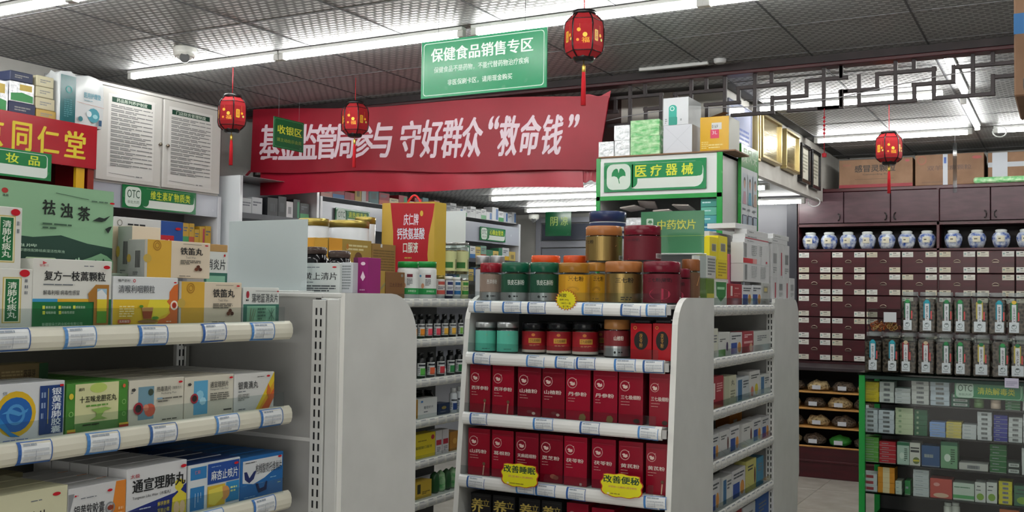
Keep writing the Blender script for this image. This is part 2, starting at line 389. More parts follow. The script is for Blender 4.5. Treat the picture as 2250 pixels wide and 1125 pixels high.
tubelight(.1, 8.62, TZ, label='white tube light beyond the corner tube on right'); tubelight(-.57, 6.42, TZ, along='y', label='white tube light running away from the lattice, nearer one')
tubelight(-.6, 7.85, TZ, along='y', label='white tube light running away above the small lantern, farther one')
LZ = LOWZ-.036
for i, (x, y) in enumerate(((-4.02, 8.0), (-2.62, 7.9), (-4.3, 9.22), (-2.62, 9.13))):
    tubelight(x, y, LZ, 1.12, label=['white tube light under low ceiling below the banner end', 'short visible tube light under the bulkhead beside staff board', 'white tube light under low ceiling above the door', 'long tube light below the framed certificates'][i])
tubelight(-4.0, 6.75, LZ, 1.12, label='white tube light under low ceiling hidden by banner')
for i, (x, y, z) in enumerate(((-.50, 8.55, TZ-.02), (-2.0, 9.1, LZ-.01))):
    b = MB(); b.tube([(.05*cos(a), 0, .04*sin(a)) for a in [2*pi*q/14 for q in range(15)]], .005, 'g#c9c9c9', 6); b.build('cable_loop', None, (x+.045, y, z), .3, label=('white cable loop at end of the corner tube light', 'white cable loop at end of the low ceiling tube under the bulkhead')[i], cat='cable')
b = MB(); x0, y0 = onZ(1388, 160, CZ-.01); b.box(-2.22, -1.80, 5.60, 5.625, CZ-.018, CZ, 'g#d0d0d0', .003); b.build('cable_trunking', label='thin white cable trunking on ceiling beside wooden beam', cat='trunking')
b = MB(); b.lathe([(.025, CZ-.025), (.034, CZ-.018), (.036, CZ)], '#c9c9cb', 16, *onZ(1582, 130, CZ)); b.build('smoke_detector', label='small round white smoke detector on ceiling', cat='detector')
# dome cameras
def dome(x, y, z, s, label):
    r = thing('dome_camera', label, 'camera', (x, y, z))
    b = MB(); b.lathe([(.055*s, 0), (.06*s, -.01*s), (.058*s, -.045*s), (.05*s, -.055*s)][::-1], 'g#cfcfca', 20); b.build('base', r)
    b = MB(); R = .046*s; b.lathe([(R*sin(a), -.055*s-R*.6*cos(a)+.01*s) for a in [pi*i/10 for i in range(0, 8)]], 'g#c6c6c2', 18); b.build('eyeball', r)
    b = MB()
    from mathutils import Vector
    d = Vector((-x, -y, -.8)).normalized(); c = Vector((0, 0, -.06*s)); b.tube([c+d*.03*s, c+d*.052*s], .026*s, 'g#15161a', 16); b.build('lens', r)
dome(-4.30, 4.06, CZ, 1.05, 'white dome camera on ceiling above the left tube light')
dome(-4.98, 9.6, 2.36, 1.0, 'small dome camera on far wall beside the grey door')
# conduit on the left wall by the banner
b = MB(); b.tube([(-5.42, 5.47, 0), (-5.42, 5.47, CZ)], .014, '#b9b9b6', 8); b.build('wall_conduit', label='white pipe running up left wall beside notice cupboard', cat='pipe')
# floor level door frame at far wall
dr = thing('door_1', 'grey framed glazed door in the far wall', 'door', (-4.75, YB, 0)); dr['kind'] = 'structure'
b = MB()
for x0, x1, z0, z1 in ((-.43, -.37, 0, 2.36), (.5, .56, 0, 2.36), (-.37, .5, 2.3, 2.36), (-.37, .5, 2.03, 2.10)): b.box(x0, x1, -.06, -.001, z0, z1, '#9b9da6', .004)
b.build('door_frame', dr)
b = MB(); b.box(-.36, .49, -.035, -.02, 2.11, 2.29, 'p#565a66'); b.build('transom_pane', dr)
b = MB(); b.box(-.36, .49, -.04, -.02, .01, 2.02, 'p#8d909a', .003); b.build('door_leaf', dr)
# ================================================================== SHELVING
RAILP = [(.004, 0), (-.003, -.006), (-.006, -.016), (-.006, -.026), (-.003, -.035), (.003, -.04)]
def railf(x0, w, z, yo):
    def fr(x, y, off=0):
        q = min(max(y, 0), 1)*(len(RAILP)-1); i = min(int(q), len(RAILP)-2); f = q-i
        a, b = RAILP[i], RAILP[i+1]; return (x0+w*x, a[0]+(b[0]-a[0])*f-off-.0006+yo, z+a[1]+(b[1]-a[1])*f)
    fr.w, fr.h, fr.c = w, .04, False; return fr
_tg = []
def tagmesh(i):
    if not _tg:
        for q in range(5):
            w = (.068, .064, .070, .066, .064)[q]; b = MB(); fr = railf(0, w, 0, 0); n = 5
            blue = ('#3d74b8', '#2f5fa8', '#4a86c8', '#39629f', '#5a90cc')[q]
            for j in range(n):
                a, c = .06+.9*j/n, .06+.9*(j+1)/n
                b.face([fr(0, c), fr(1, c), fr(1, a), fr(0, a)], '#e9ecee')
            it = [('r', 0, .06, .1, .96, blue), ('r', 0, .86, 1, .98, blue)]
            it += [('r', .0, .06, 1, .10, blue), ('r', .97, .06, 1, .96, blue), ('f', .16, .14, .85, .3, 1, '#98a1ac'), ('f', .16, .34, .9, .8, 3, '#c3c8ce'), ('r', .5, .42, .515, .8, '#9aa2ad')]
            it2 = []
            for z in it:
                if z[0] == 'r' and z[4]-z[2] > .2: it2 += [('r', z[1], z[2]+(z[4]-z[2])*g/6, z[3], z[2]+(z[4]-z[2])*(g+1)/6, z[5]) for g in range(6)]
                else: it2.append(z)
            it = it2
            for e, z in enumerate(it):
                art(b, fr, [z], 2+e*.2)
            _tg.append(b.data('price_tag'))
    return _tg[i % 5]
def plaintag():
    if len(_tg) < 6:
        tagmesh(0); b = MB(); fr = railf(0, .064, 0, 0)
        for j in range(5): b.face([fr(0, .04+.92*(j+1)/5), fr(1, .04+.92*(j+1)/5), fr(1, .04+.92*j/5), fr(0, .04+.92*j/5)], '#cfcfcb')
        for e, z in enumerate([('r', 0, .04, .02, .96, '#6a6c70'), ('f', .1, .12, .8, .3, 1, '#8a8e94'), ('f', .1, .45, .85, .8, 2, '#b4b7ba'), ('r', .98, .04, 1, .96, '#77797c')]): art(b, fr, [z], e+1)
        _tg.append(b.data('price_tag'))
    return _tg[5]
def level(root, x0, x1, z, depth, tags=(), yo=0.0, rail='#dedbcb', guard=.03, board='gpaint', bare=False, plain=False):
    b = MB(); b.box(x0, x1, .004+yo, depth, z-.018, z-.004, board, .002); b.build('shelf_board', root)
    b = MB()
    for p, q in zip(RAILP, RAILP[1:]): b.face([(x0, p[0]+yo, z+p[1]), (x0, q[0]+yo, z+q[1]), (x1, q[0]+yo, z+q[1]), (x1, p[0]+yo, z+p[1])], 'g'+rail, True)
    b.box(x0, x1, yo+.004, yo+.008, z-.04, z, 'g'+rail)
    b.face([(x1, p[0]+yo, z+p[1]) for p in RAILP], 'g'+rail); b.face([(x0, p[0]+yo, z+p[1]) for p in RAILP][::-1], 'g'+rail)
    r = b.build('price_rail', root)
    if guard:
        b = MB(); b.box(x0+.005, x1-.02, yo+.001, yo+.003, z-.004, z+guard, 'c#eef2f2'); b.build('clear_guard', root)
    for i, (tx, tl) in enumerate(tags):
        o = link('price_tag', plaintag() if plain else tagmesh(i+int(z*37)), r, (tx, yo-.0004-.0002*(i % 2), z)); o.rotation_euler = (0, tl, 0)
    return r
def slots(mb, x, y, z0, z1, w=.03, side=1, k='gpaint'):   # slotted upright facing -y at x..x+w
    mb.box(x, x+w, y-.012, y, z0, z1, k, .001)
    z = z0+.02
    while z < z1-.03:
        for dx in (.30, .66): mb.box(x+w*dx-.0022, x+w*dx+.0022, y-.0126, y-.0118, z, z+.016, '#16171a')
        z += .025
def sidepanel(root, x, th, prof, k='gpaint', edge='g#e9e9e6'):
    b = MB(); n = len(prof)
    b.face([(x+th, y, z) for y, z in prof], k); b.face([(x, y, z) for y, z in prof][::-1], k)
    for i in range(n):
        (y, z), (y2, z2) = prof[i], prof[(i+1) % n]; b.face([(x+th, y, z), (x, y, z), (x, y2, z2), (x+th, y2, z2)], edge)
    return b.build('side_panel', root)
def rprof(y0b, y0t, yb, ztop, r, zs=.02):
    p = [(yb, zs), (yb, ztop)]
    for i in range(9): a = pi/2*i/8; p.append((y0t+r-r*sin(a), ztop-r+r*cos(a)))
    p.append((y0b, zs)); return p
# --- big left gondola, shelves facing the aisle
G1 = thing('shelving_gondola', 'large light grey gondola at left with price rails and white medicine cartons', 'shelving', (-1.5, .42, 0), pi/2)
L1 = (1.437, 1.252, 1.067, .88)
def tagsX(us, v, X, y0): return [(onX(u, v, X)[0]-y0, random.uniform(-.03, .03)) for u in us]
level(G1, 0, 1.322, L1[0], .36, tagsX((-20, 137, 301, 440, 548), 730, -1.5, .42))
level(G1, 0, 1.326, L1[1], .36, tagsX((36, 187, 325, 470, 568), 940, -1.5, .42))
level(G1, 0, 1.33, L1[2], .36, tagsX((436, 552), 1100, -1.5, .42)+[(.6, 0), (.8, 0)])
level(G1, 0, 1.33, L1[3], .36, [(.8, 0), (1.1, 0)])
b = MB(); b.box(-.3, 1.375, .36, .42, .1, 1.49, '#74746f'); b.box(-.3, 1.375, .358, .36, 1.17, 1.174, '#6d6d6c'); b.box(-.3, 1.375, .358, .36, .88, .884, '#6d6d6c')  # panel grey darker than gback, with some shelf shade put into the colour
b.box(-.3, 1.375, .34, .80, 1.488, 1.5, 'gpaint', .002); b.build('back_panel', G1)
b = MB(); slots(b, 1.325, .36, .1, 1.48); b.build('slotted_upright', G1)
b = MB()
for z in L1[:3]: b.face([(1.345, .35, z-.02), (1.345, .02, z-.02), (1.345, .02, z-.035), (1.345, .35, z-.07)], 'gback'); b.face([(1.347, .35, z-.02), (1.347, .02, z-.02), (1.347, .02, z-.035), (1.347, .35, z-.07)][::-1], 'gback')
b.build('shelf_brackets', G1)
b = MB(); b.box(-.3, 1.37, .03, .42, 0, .1, '#55565a'); b.build('plinth', G1)
b = MB(); b.box(-.3, 1.375, .42, .8, 0, 1.0, 'gback'); b.build('rear_bay', G1)
# --- end unit behind it, open side away from camera
E1 = thing('end_display_stand', 'light grey end stand with plain rounded side panel beside the left gondola', 'shelving', (-1.41, 1.8, 0), pi)
# rotated 180: local x -> -X, local y -> -Y ; back panel faces camera
b = MB(); b.box(.07, .95, -.02, 0, .08, 1.49, 'gback'); b.box(.07, .95, .0005, .002, 1.168, 1.176, '#d0d0ce')
b.box(.05, .93, -.27, .004, 1.488, 1.5, 'gpaint', .003); b.box(-.002, .05, -.15, .004, 1.488, 1.5, 'gpaint', .003); b.build('back_panel', E1)
b = MB(); slots(b, .036, -.003, .08, 1.484, .036); E1u = b.build('slotted_upright', E1); 
for v in E1u.data.vertices: v.co.y = -.003-(v.co.y+.003)      # slots face the camera side
E1u.data.flip_normals()
b = MB(); b.box(0, .034, -.02, .006, .02, 1.486, 'gpaint', .002); b.build('corner_post', E1)
b = MB(); pf = [(-y, z) for y, z in rprof(.0, .0, .0, 1.5, .1)]
pf = [(0, .02), (0, 1.5)]+[(-.285+.11-.11*sin(pi/2*i/8), 1.39+.11*cos(pi/2*i/8)) for i in range(9)]+[(-.3, .02)]
for x in (-.012, .95):
    n = len(pf); b = MB()
    b.face([(x, y, z) for y, z in pf], 'gpaint'); b.face([(x+.012, y, z) for y, z in pf][::-1], 'gpaint')
    for i in range(n):
        (y, z), (y2, z2) = pf[i], pf[(i+1) % n]; b.face([(x, y, z), (x+.012, y, z), (x+.012, y2, z2), (x, y2, z2)], 'g#e9e9e6')
    b.build('side_panel', E1)
b = MB()
for z in (1.25, 1.0, .75, .5, .25): b.box(0, .95, -.27, -.02, z-.02, z, 'gpaint')
b.build('shelf_boards', E1)
# --- central end display
E3 = thing('end_display_stand', 'white end stand in the middle full of jars and tall dark red cartons', 'shelving', (-1.74, 2.9, 0), 0)
LE = (1.481, 1.313, 1.118, .918, .715)
YO = (0, -.012, -.028, -.045, -.06)
TG = ((1042, 1105, 1160, 1280, 1365, 1420), (1040, 1158, 1221, 1267, 1350, 1413), (1033, 1172, 1275, 1403), (1027, 1135, 1178, 1246, 1415), ())
for i, z in enumerate(LE):
    if not i: w0, w1 = 0, .685
    level(E3, w0, w1, z, .36, [(onY(u, 700+130*i, 2.9+YO[i])[0]+1.74, random.uniform(-.04, .04)) for u in TG[i]], YO[i], rail='#eeeeec')
pr = rprof(-.115, .01, .365, 1.5, .10)
sidepanel(E3, .700, .018, pr); sidepanel(E3, -.022, .018, pr)
b = MB(); b.box(0, .70, .35, .365, .05, 1.472, '#55585c'); [b.box(.687, .699, YO[q]-.004, YO[q]+.004, zq-.034, zq-.008, 'm#b5b5b5') for q, zq in enumerate(LE[:4])]; b.build('back_panel', E3)
b = MB(); b.box(0, .7, -.06, .35, 0, .08, '#77787a'); b.build('plinth', E3)
# --- right gondola side of the central block
G3 = thing('shelving_gondola', 'light grey gondola right of the central stand, price rails full of small tags', 'shelving', (-1.1, 3.30, 0), pi/2)
LG3 = (1.476, 1.289, 1.107, .925, .741, .557)
for i, z in enumerate(LG3): level(G3, 0, 1.028, z, .36, [(.02+.068*k+random.uniform(-.003, .003), random.uniform(-.02, .02)) for k in range(15)], rail='#c9c9c6', guard=.025, plain=True)
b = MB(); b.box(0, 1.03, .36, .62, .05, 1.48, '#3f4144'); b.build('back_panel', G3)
b = MB(); b.box(0, 1.03, .03, .36, 0, .09, '#66676a'); b.build('plinth', G3)
E4 = thing('end_display_stand', 'light grey end stand with slotted post at far end of the right gondola', 'shelving', (-1.10, 4.35, 0), 0)
b = MB(); slots(b, -.03, .0, .05, 1.485, .034); b.build('slotted_upright', E4)
b = MB(); b.box(-.6, -.0, .0, .015, .05, 1.485, 'gback'); b.build('back_panel', E4)
pf = [(.015, .02), (.015, 1.5)]+[(.36+.09*sin(pi/2*i/8), 1.41+.09*cos(pi/2*i/8)) for i in range(9)]+[(.47, .70), (.44, .65), (.44, .02)]
b = MB(); n = len(pf); x = -.014; th = .014
b.face([(x+th, y, z) for y, z in pf][::-1], 'gpaint'); b.face([(x, y, z) for y, z in pf], 'gpaint')
for i in range(n): (y, z), (y2, z2) = pf[i], pf[(i+1) % n]; b.face([(x, y, z), (x+th, y, z), (x+th, y2, z2), (x, y2, z2)], 'g#e9e9e6')
b.build('side_panel', E4)
# --- middle gondola seen through the gap
G2 = thing('shelving_gondola', 'white gondola seen through the gap left of the central stand, full of bottles', 'shelving', (-2.6, 3.0, 0), pi/2)
LG2 = (1.480, 1.296, 1.113, .928, .743, .558)
for i, z in enumerate(LG2): level(G2, 0, 1.6, z, .36, [(.03+.0735*k, random.uniform(-.03, .03)) for k in range(20)], rail='#e4e3db', guard=.02, plain=True)
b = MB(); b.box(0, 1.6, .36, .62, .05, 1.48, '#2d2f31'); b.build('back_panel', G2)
b = MB(); b.box(0, 1.5, .03, .36, 0, .09, '#66676a'); b.build('plinth', G2)
# ================================================================== HANGING SIGNS, LANTERNS, BANNERS
GRN = '#0f7a4a'
def wires(mb, pts, z1): 
    for x, y, z in pts: mb.tube([(x, y, z), (x, y, z1)], .0012, '#5a5a60', 4)
r = thing('hanging_sign', 'large green hanging sign with three lines of white writing', 'sign', (-2.352, 4.0, 2.42))
w, h = .665, .27
b = MB(); b.box(-w/2, w/2, 0, .006, 0, h, 'g#14895a', .001)
fr = front(w, h); z = 'g#14895a'
art(b, fr, [('R', .02, .04, .98, .96, .015, '#cfe6d8'), ('R', .0245, .052, .9755, .948, .0145, z)])
b.build('sign_board', r)
b = MB(); art(b, fr, [('t', '保健食品销售专区', .085, .14, .895, .375, '#dfeee6', .03), ('t', '保健食品不是药物，不能代替药物治疗疾病', .11, .465, .865, .575, '#d5e8de', .02), ('t', '非医保刷卡区，请用现金购买', .225, .705, .74, .81, '#d5e8de', .02)], 4); b.build('lettering', r)
b = MB(); b.tube([(-.24, .003, h), (-.24, .003, CZ-2.42)], .0012, '#4a4a50', 4); b.tube([(.22, .003, h), (.22, .003, CZ-2.42)], .0012, '#4a4a50', 4); b.build('wires', r)
r = thing('hanging_sign', 'small dark green hanging sign in front of the red banner, turned sideways', 'sign', (-4.5, 5.165, 2.435), pi/2)
w, h = .295, .20
b = MB(); b.box(-w/2, w/2, 0, .006, 0, h, 'g#0a5c33', .001); fr = front(w, h)
art(b, fr, [('R', .03, .04, .97, .96, .01, '#3f8a5c'), ('R', .038, .052, .962, .948, .01, 'g#0a5c33')]); b.build('sign_board', r)
b = MB(); art(b, fr, [('t', '收银区', .12, .24, .93, .52, '#c9d23c', .025), ('t', '请主动出示会员', .1, .66, .92, .78, '#7f9a3a', .02)], 4); b.build('lettering', r)
b = MB(); [b.tube([(x, .003, h), (x, .003, CZ-2.435)], .001, '#6a6a70', 4) for x in (-.1, .1)]; b.build('wires', r)
# lanterns
def lantern(x, y, ztop, s, label, zc=CZ, rot=.35):
    r = thing('red_lantern', label, 'lantern', (x, y, ztop), rot, 'hexagonal red lanterns')
    R, Hh = .082*s, .19*s; n = 6
    prof = [(.62, -.018), (.93, -.045), (1.0, -.07), (1.0, -.155), (.93, -.178), (.62, -.2)]
    b = MB(); b.lathe([(R*p, q*s) for p, q in prof], 'f#930a15', n); o = b.build('shade', r)
    b = MB()
    fl = [('g#8f1320')]
    for i in range(n):
        a = 2*pi*i/n; b.tube([(R*1.02*p*cos(a), R*1.02*p*sin(a), q*s) for p, q in prof], .0035*s, 'g#1d1416', 5)
    for p, q in ((prof[1]), (prof[4])): b.tube([(R*1.0*p*cos(2*pi*i/n), R*1.0*p*sin(2*pi*i/n), q*s) for i in range(n+1)], .002*s, 'g#1d1416', 4)
    b.build('frame', r)
    b = MB(); b.lathe([(R*.5, .0), (R*.62, -.002), (R*.62, -.018*s), (R*.5, -.02*s)][::-1], 'g#191617', 12); b.build('top_cap', r); b = MB(); b.lathe([(R*.38, -.218*s), (R*.5, -.214*s), (R*.58, -.2*s), (R*.58, -.19*s)], 'g#191617', 12)
    b.build('bottom_cap', r)
    rr = random.Random(int(x*100))
    for i in range(n):
        b = MB(); am = 2*pi*(i+.5)/n; ap = R*cos(pi/n); wd = 2*R*sin(pi/n)
        U = (-sin(am), cos(am), 0); N = (cos(am), sin(am), 0)
        fr = flat((N[0]*ap-U[0]*wd/2, N[1]*ap-U[1]*wd/2, -.155*s), U, (0, 0, 1), wd, .085*s, N)
        it = []
        if i % 2 == 0: it = [('e', .3, .3, .1, 0, '#e0a020'), ('e', .62, .55, .12, 0, '#d9b83a'), ('t', '福', .45, .68, .85, .95, '#e8a21e'), ('l', .35, .0, .35, .3, .001, '#c98a20'), ('e', .25, .8, .08, 0, '#e58a1a', 6)]
        else: it = [('R', .2, .25, .5, .8, .005, '#e0b030'), ('t', '吉\n祥', .24, .3, .46, .75, '#a01018'), ('l', .65, 0, .65, .4, .001, '#e0a020'), ('e', .68, .5, .1, 0, '#f0b020', 5), ('e', .78, .7, .09, 0, '#d0d070', 5)]
        art(b, fr, it); b.build('gold_pattern', r)
    b = MB(); b.tube([(0, 0, 0), (0, 0, zc-ztop)], .002, '#c0202a', 5); b.build('cord', r)
    b = MB(); b.lathe([(.004*s, -.262*s), (.008*s, -.258*s), (.008*s, -.235*s), (.003*s, -.226*s), (.0015*s, -.218*s)], 'm#caa850', 10)
    b.lathe([(.011*s, -.40*s), (.0095*s, -.30*s), (.007*s, -.258*s)], 'f#b80e1c', 10); b.build('tassel', r)
lantern(-1.785, 3.88, 2.70, 1.0, 'largest red lantern with gold pattern at the top, right of the green sign')
lantern(-4.31, 4.445, 2.655, 1.04, 'red lantern hanging left of the banner before the notice cupboard', TZ)
lantern(-3.92, 5.11, 2.70, 1.04, 'red lantern hanging in front of the banner characters')
lantern(-1.06, 7.24, 2.642, 1.05, 'smallest red lantern hanging in front of cardboard cartons at right')
# banners on the beam
def cloth(y, pts, k, wav, nx=60, nz=8, seed=1):
    (xa, za), (xb, zb), (xc, zc), (xd, zd) = pts    # top-left, top-right, bottom-right, bottom-left
    b = MB(); rr = random.Random(seed); ph = [rr.uniform(0, 6) for _ in range(6)]
    def P(i, j, o=0):
        s, t = i/nx, j/nz
        xt, zt = xa+(xb-xa)*s, za+(zb-za)*s+.012*sin(s*9+ph[0]); xu, zu = xd+(xc-xd)*s, zd+(zc-zd)*s+.008*sin(s*12+ph[1])
        yy = y+wav*(sin(s*17+ph[2]+t*1.3)+.6*sin(s*41+ph[3]-t*2))*(.3+.7*t)
        return (xt+(xu-xt)*t, yy+o, zt+(zu-zt)*t)
    vs = [P(i, j, o) for o in (0, .002) for i in range(nx+1) for j in range(nz+1)]; N = (nx+1)*(nz+1); fs = []
    for i in range(nx):
        for j in range(nz):
            a = i*(nz+1)+j; fs.append((a, a+1, a+nz+2, a+nz+1)); fs.append((N+a, N+a+nz+1, N+a+nz+2, N+a+1))
    b.mesh_in(vs, fs, k, True); return b, P
def surf(P, nx, nz):
    def fr(x, y, off=0): p = P(x*nx, y*nz); return (p[0], p[1]-off-.001, p[2])
    fr.w, fr.h, fr.c = 2.9, .5, False; return fr
q = lambda u, v, Y: onY(u, v, Y)
r = thing('red_banner', 'red cloth banner with large white characters hung from the beam', 'banner', (0, 0, 0))
Yb = 5.66
b, P = cloth(Yb, (q(556, 244, Yb), q(1338, 207, Yb), q(1312, 375, Yb), q(550, 378, Yb)), 'bannerc', .006, seed=3)
b.build('cloth', r)
b = MB(); fr = surf(P, 60, 8)
# subdivide text along the cloth: one item per character
b2 = MB(); chars = [('基', 575, 640), ('金', 632, 690), ('监', 664, 725), ('管', 697, 765), ('局', 733, 770), ('参', 778, 816), ('与', 821, 860), ('守', 884, 924), ('好', 930, 970), ('群', 974, 1014), ('众', 1018, 1062), ('“', 1075, 1095), ('救', 1098, 1143), ('命', 1146, 1190), ('钱', 1194, 1240), ('”', 1248, 1268)]
chars = [(c, x) for c, x in zip('基金监管局参与', (576, 617, 658, 698, 738, 779, 820))]+[(c, x) for c, x in zip('守好群众', (884, 930, 974, 1018))]+[('救', 1098), ('命', 1146), ('钱', 1194)]
def bx(u): return (onY(u, 300, Yb)[0]-onY(556, 300, Yb)[0])/(onY(1325, 300, Yb)[0]-onY(556, 300, Yb)[0])
for c, u in chars: art(b2, fr, [('t', c, bx(u), .255, bx(u+42), .79, '#e2cdd8', .035)])
for c, u in (('“', 1073), ('”', 1248)): art(b2, fr, [('t', c, bx(u), .25, bx(u+20), .42, '#e2cdd8', .03)])
b2.build('lettering', r)
Yc = 5.695
b, P = cloth(Yc, (q(575, 300, Yc), q(1275, 240, Yc), q(1282, 410, Yc), q(572, 427, Yc)), 'bannerp', .004, seed=5)
b.build('red_banner', label='second plain red banner hanging lower behind the lettered one', cat='banner')
b, P = cloth(5.705, (q(1262, 215, 5.705), q(1342, 203, 5.705), q(1308, 398, 5.705), q(1262, 400, 5.705)), 'bannerp', .004, nx=12, seed=6)
b.build('banner_tail', label='loose red cloth tail at right end of the banner', cat='banner')
b = MB(); x, z = q(550, 376, Yb); b.tube([(x, Yb, z), (x-.05, Yb-.01, z-.05)], .01, '#7d1020', 5); x, z = q(1310, 372, Yb); b.tube([(x, Yb, z), (x+.03, Yb, z-.03)], .011, '#7d1020', 5)
b.tube([(-5.42, 5.6, 2.05), (-5.36, 5.66, 2.39)], .002, '#b9b9b9', 4); b.build('banner_ties', r)
# ------------------------------------------------------------------ lattice
lt = thing('wooden_lattice', 'dark brown wooden lattice of stepped bars hanging from the beam', 'lattice', (0, 0, 0))
YL = 5.76; T = .0102
def cA(x, y): return (1280+x/3.309, 140+y/3.309)
def cB(x, y): return (1800+x/2.678, y/2.678)
def LV(f, x, y0, y1):
    a = onY(*f(x, y0), YL); c = onY(*f(x, y1), YL); X = (a[0]+c[0])/2; z0, z1 = min(a[1], c[1]), min(max(a[1], c[1])+.012, 2.80)
    b = MB(); b.box(X-T, X+T, YL-T, YL+T, z0-.006, z1, 'darkwood', .002); b.build('lattice_bar', lt)
def LH(f, x0, y0, x1, y1):
    a = onY(*f(x0, y0), YL); c = onY(*f(x1, y1), YL); z = (a[1]+c[1])/2
    b = MB(); b.box(a[0]-T, c[0]+T, YL-T*.9, YL+T*.9, z-T, z+T, 'darkwood', .002); b.build('lattice_bar', lt)
for v in ((345,175,560),(455,160,235),(570,225,640),(790,120,300),(900,105,190),(1035,100,540),(1255,75,360),(1375,65,135),(1755,25,310),(240,260,355),(460,330,420),(680,220,260),(905,300,400),(1135,180,280),(1500,145,345),(1380,250,355),(1630,130,235),(1880,15,100),(1885,205,310)): LV(cA, *v)
for v in ((210,242,575,235),(455,330,560,325),(670,220,1030,190),(895,300,1140,280),(1130,180,1500,145),(1380,250,1630,235),(1090,375,1385,355),(1630,130,1919,95),(1500,345,1885,310),(1885,205,1919,200),(190,352,250,350),(190,450,340,445)): LH(cA, *v)
for v in ((130,385,455),(450,350,595),(558,340,410),(905,300,555),(1022,290,370),(235,452,620),(560,500,588),(790,395,480),(128,540,632),(342,438,525),(675,405,580),(1022,450,550)): LV(cB, *v)
for v in ((235,618,565,588),(555,500,790,480),(790,400,1300,350),(125,540,345,522),(0,637,130,630),(342,438,680,405),(675,580,1025,550),(1022,455,1300,430)): LH(cB, *v)
for X in (-5.34, -5.25): b = MB(); b.box(X-T, X+T, YL-T, YL+T, 2.3, 2.8, 'darkwood', .002); b.build('lattice_bar', lt)
for z in (2.36, 2.47, 2.58): b = MB(); b.box(-5.34, -5.25, YL-T*.9, YL+T*.9, z-T, z+T, 'darkwood', .002); b.build('lattice_bar', lt)
b = MB()
b.box(XL, 1.9, YL-.012, YL+.012, 2.795, 2.812, 'darkwood', .002); b.build('lattice_rail', lt)
b = MB(); b.tube([(-2.6+.25*i, YL-.02, 2.56+.03*sin(i*.9)+.012*i) for i in range(13)], .003, '#8c8a8e', 5); b.build('slack_cable', label='thin slack cable strung along the wooden lattice', cat='cable')
# red cord with knots hanging in front of the lattice at right
x, z = onY(1812, 243, 5.74)
b = MB(); b.tube([(x, 5.73, z+.01), (x, 5.73, z-.24)], .002, '#b01828', 5)
for i in range(5): b.lathe([(.001, z-.03-.022*i), (.008, z-.04-.022*i), (.001, z-.05-.022*i)], '#b01828', 6, x, 5.73)
b.lathe([(.012, z-.26), (.014, z-.24), (.002, z-.235)], '#b01828', 8, x, 5.73); b.build('knotted_cord', label='red knotted cord hanging from the wooden lattice', cat='cord')
# ------------------------------------------------------------------ framed certificates, poster on the bulkhead
def frameX(name, label, cat, y0, y1, z0, z1, border, inner, th=.03, bw=.02, items=()):
    r = thing(name, label, cat, (LOWX, (y0+y1)/2, z0), pi/2); w, h = y1-y0, z1-z0
    b = MB(); b.box(-w/2, w/2, -th, -.001, 0, bw, border, .003); b.box(-w/2, w/2, -th, -.001, h-bw, h, border, .003); b.box(-w/2, -w/2+bw, -th, -.001, bw, h-bw, border, .003); b.box(w/2-bw, w/2, -th, -.001, bw, h-bw, border, .003); b.build('frame', r)
    b = MB(); b.box(-w/2+bw, w/2-bw, -th*.6, -.001, bw, h-bw, inner); art(b, flat((-w/2+bw, -th*.6, bw), (1, 0, 0), (0, 0, 1), w-2*bw, h-2*bw, (0, -1, 0)), items); b.build('panel', r)
frameX('notice_poster', 'pale blue glossy poster hanging behind the lattice', 'poster', 6.43, 6.98, 2.42, 2.80, 'g#aeb2c4', 'p#a9aec6', .02, .008, [('t', '药品\n经营', .1, .08, .35, .3, '#3a4fa0'), ('f', .1, .4, .9, .9, 6, '#4a5a94')])
frameX('gold_plaque', 'gold award plaque, nearest of three on the white bulkhead', 'plaque', 7.02, 7.10, 2.46, 2.81, 'm#b5a577', 'foil', .05)
frameX('gold_plaque', 'gold award plaque, middle of three on the white bulkhead', 'plaque', 7.16, 7.70, 2.50, 2.82, 'm#b5a577', 'foil', .05)
frameX('gold_plaque', 'gold award plaque, farthest of three beside the black frames', 'plaque', 7.84, 8.28, 2.50, 2.81, 'm#b5a577', 'foil', .05)
frameX('certificate_frame', 'black framed certificate, nearer of two on the bulkhead', 'frame', 8.40, 8.72, 2.46, 2.78, 'g#1c1a1c', '#c9c6b8', .04, .03, [('f', .1, .15, .9, .8, 6, '#8a8878')])
frameX('certificate_frame', 'black framed certificate, farther of two near the corner', 'frame', 8.80, 9.12, 2.45, 2.78, 'g#1c1a1c', '#c9c6b8', .04, .03, [('f', .1, .15, .9, .8, 6, '#8a8878')])
# ================================================================== GOODS ON THE LEFT GONDOLA
RED = 'g#c3222e'
def otc(x, y, s=.035): return [('e', x, y, s, s*.62, RED)]
def carton(w, d, h, col, items=(), faces=None, ritems=(), litems=(), c=.0007):
    b = MB(); b.box(-w/2, w/2, 0, d, 0, h, col, c, faces)
    if items: art(b, front(w, h), items)
    if ritems: art(b, rside(w, d, h), ritems)
    if litems: art(b, lside(w, d, h), litems)
    # tuck flap seam along the top edge
    b.box(-w/2+.002, w/2-.002, .0015, .0025, h-.0002, h+.0004, col)
    return b
def XB(label, u0, u1, vt, zb, X, d, col, items=(), name='medicine_box', cat='box', rows=1, group=None, faces=None, ritems=(), litems=(), dz=0, gap=.001, rl=None, ymax=99):
    vm = vt+40; y0, y1 = onX(u0, vm, X)[0], min(ymax, onX(u1, vm, X)[0]); zt = onX((u0+u1)/2, vt, X)[1]; w, h = y1-y0-.001, zt-zb
    me = carton(w, d, h, col, items, faces, ritems, litems).data(name)
    for i in range(rows):
        link(name, me, None, (X-i*(d+gap), (y0+y1)/2, zb), pi/2+(random.uniform(-.012, .012) if i else 0), label if not i else '%s carton in the row behind the %s carton' % (ORD[i-1], rl), cat, group or ('row of cartons: '+label if rows > 1 else None))
    return zt
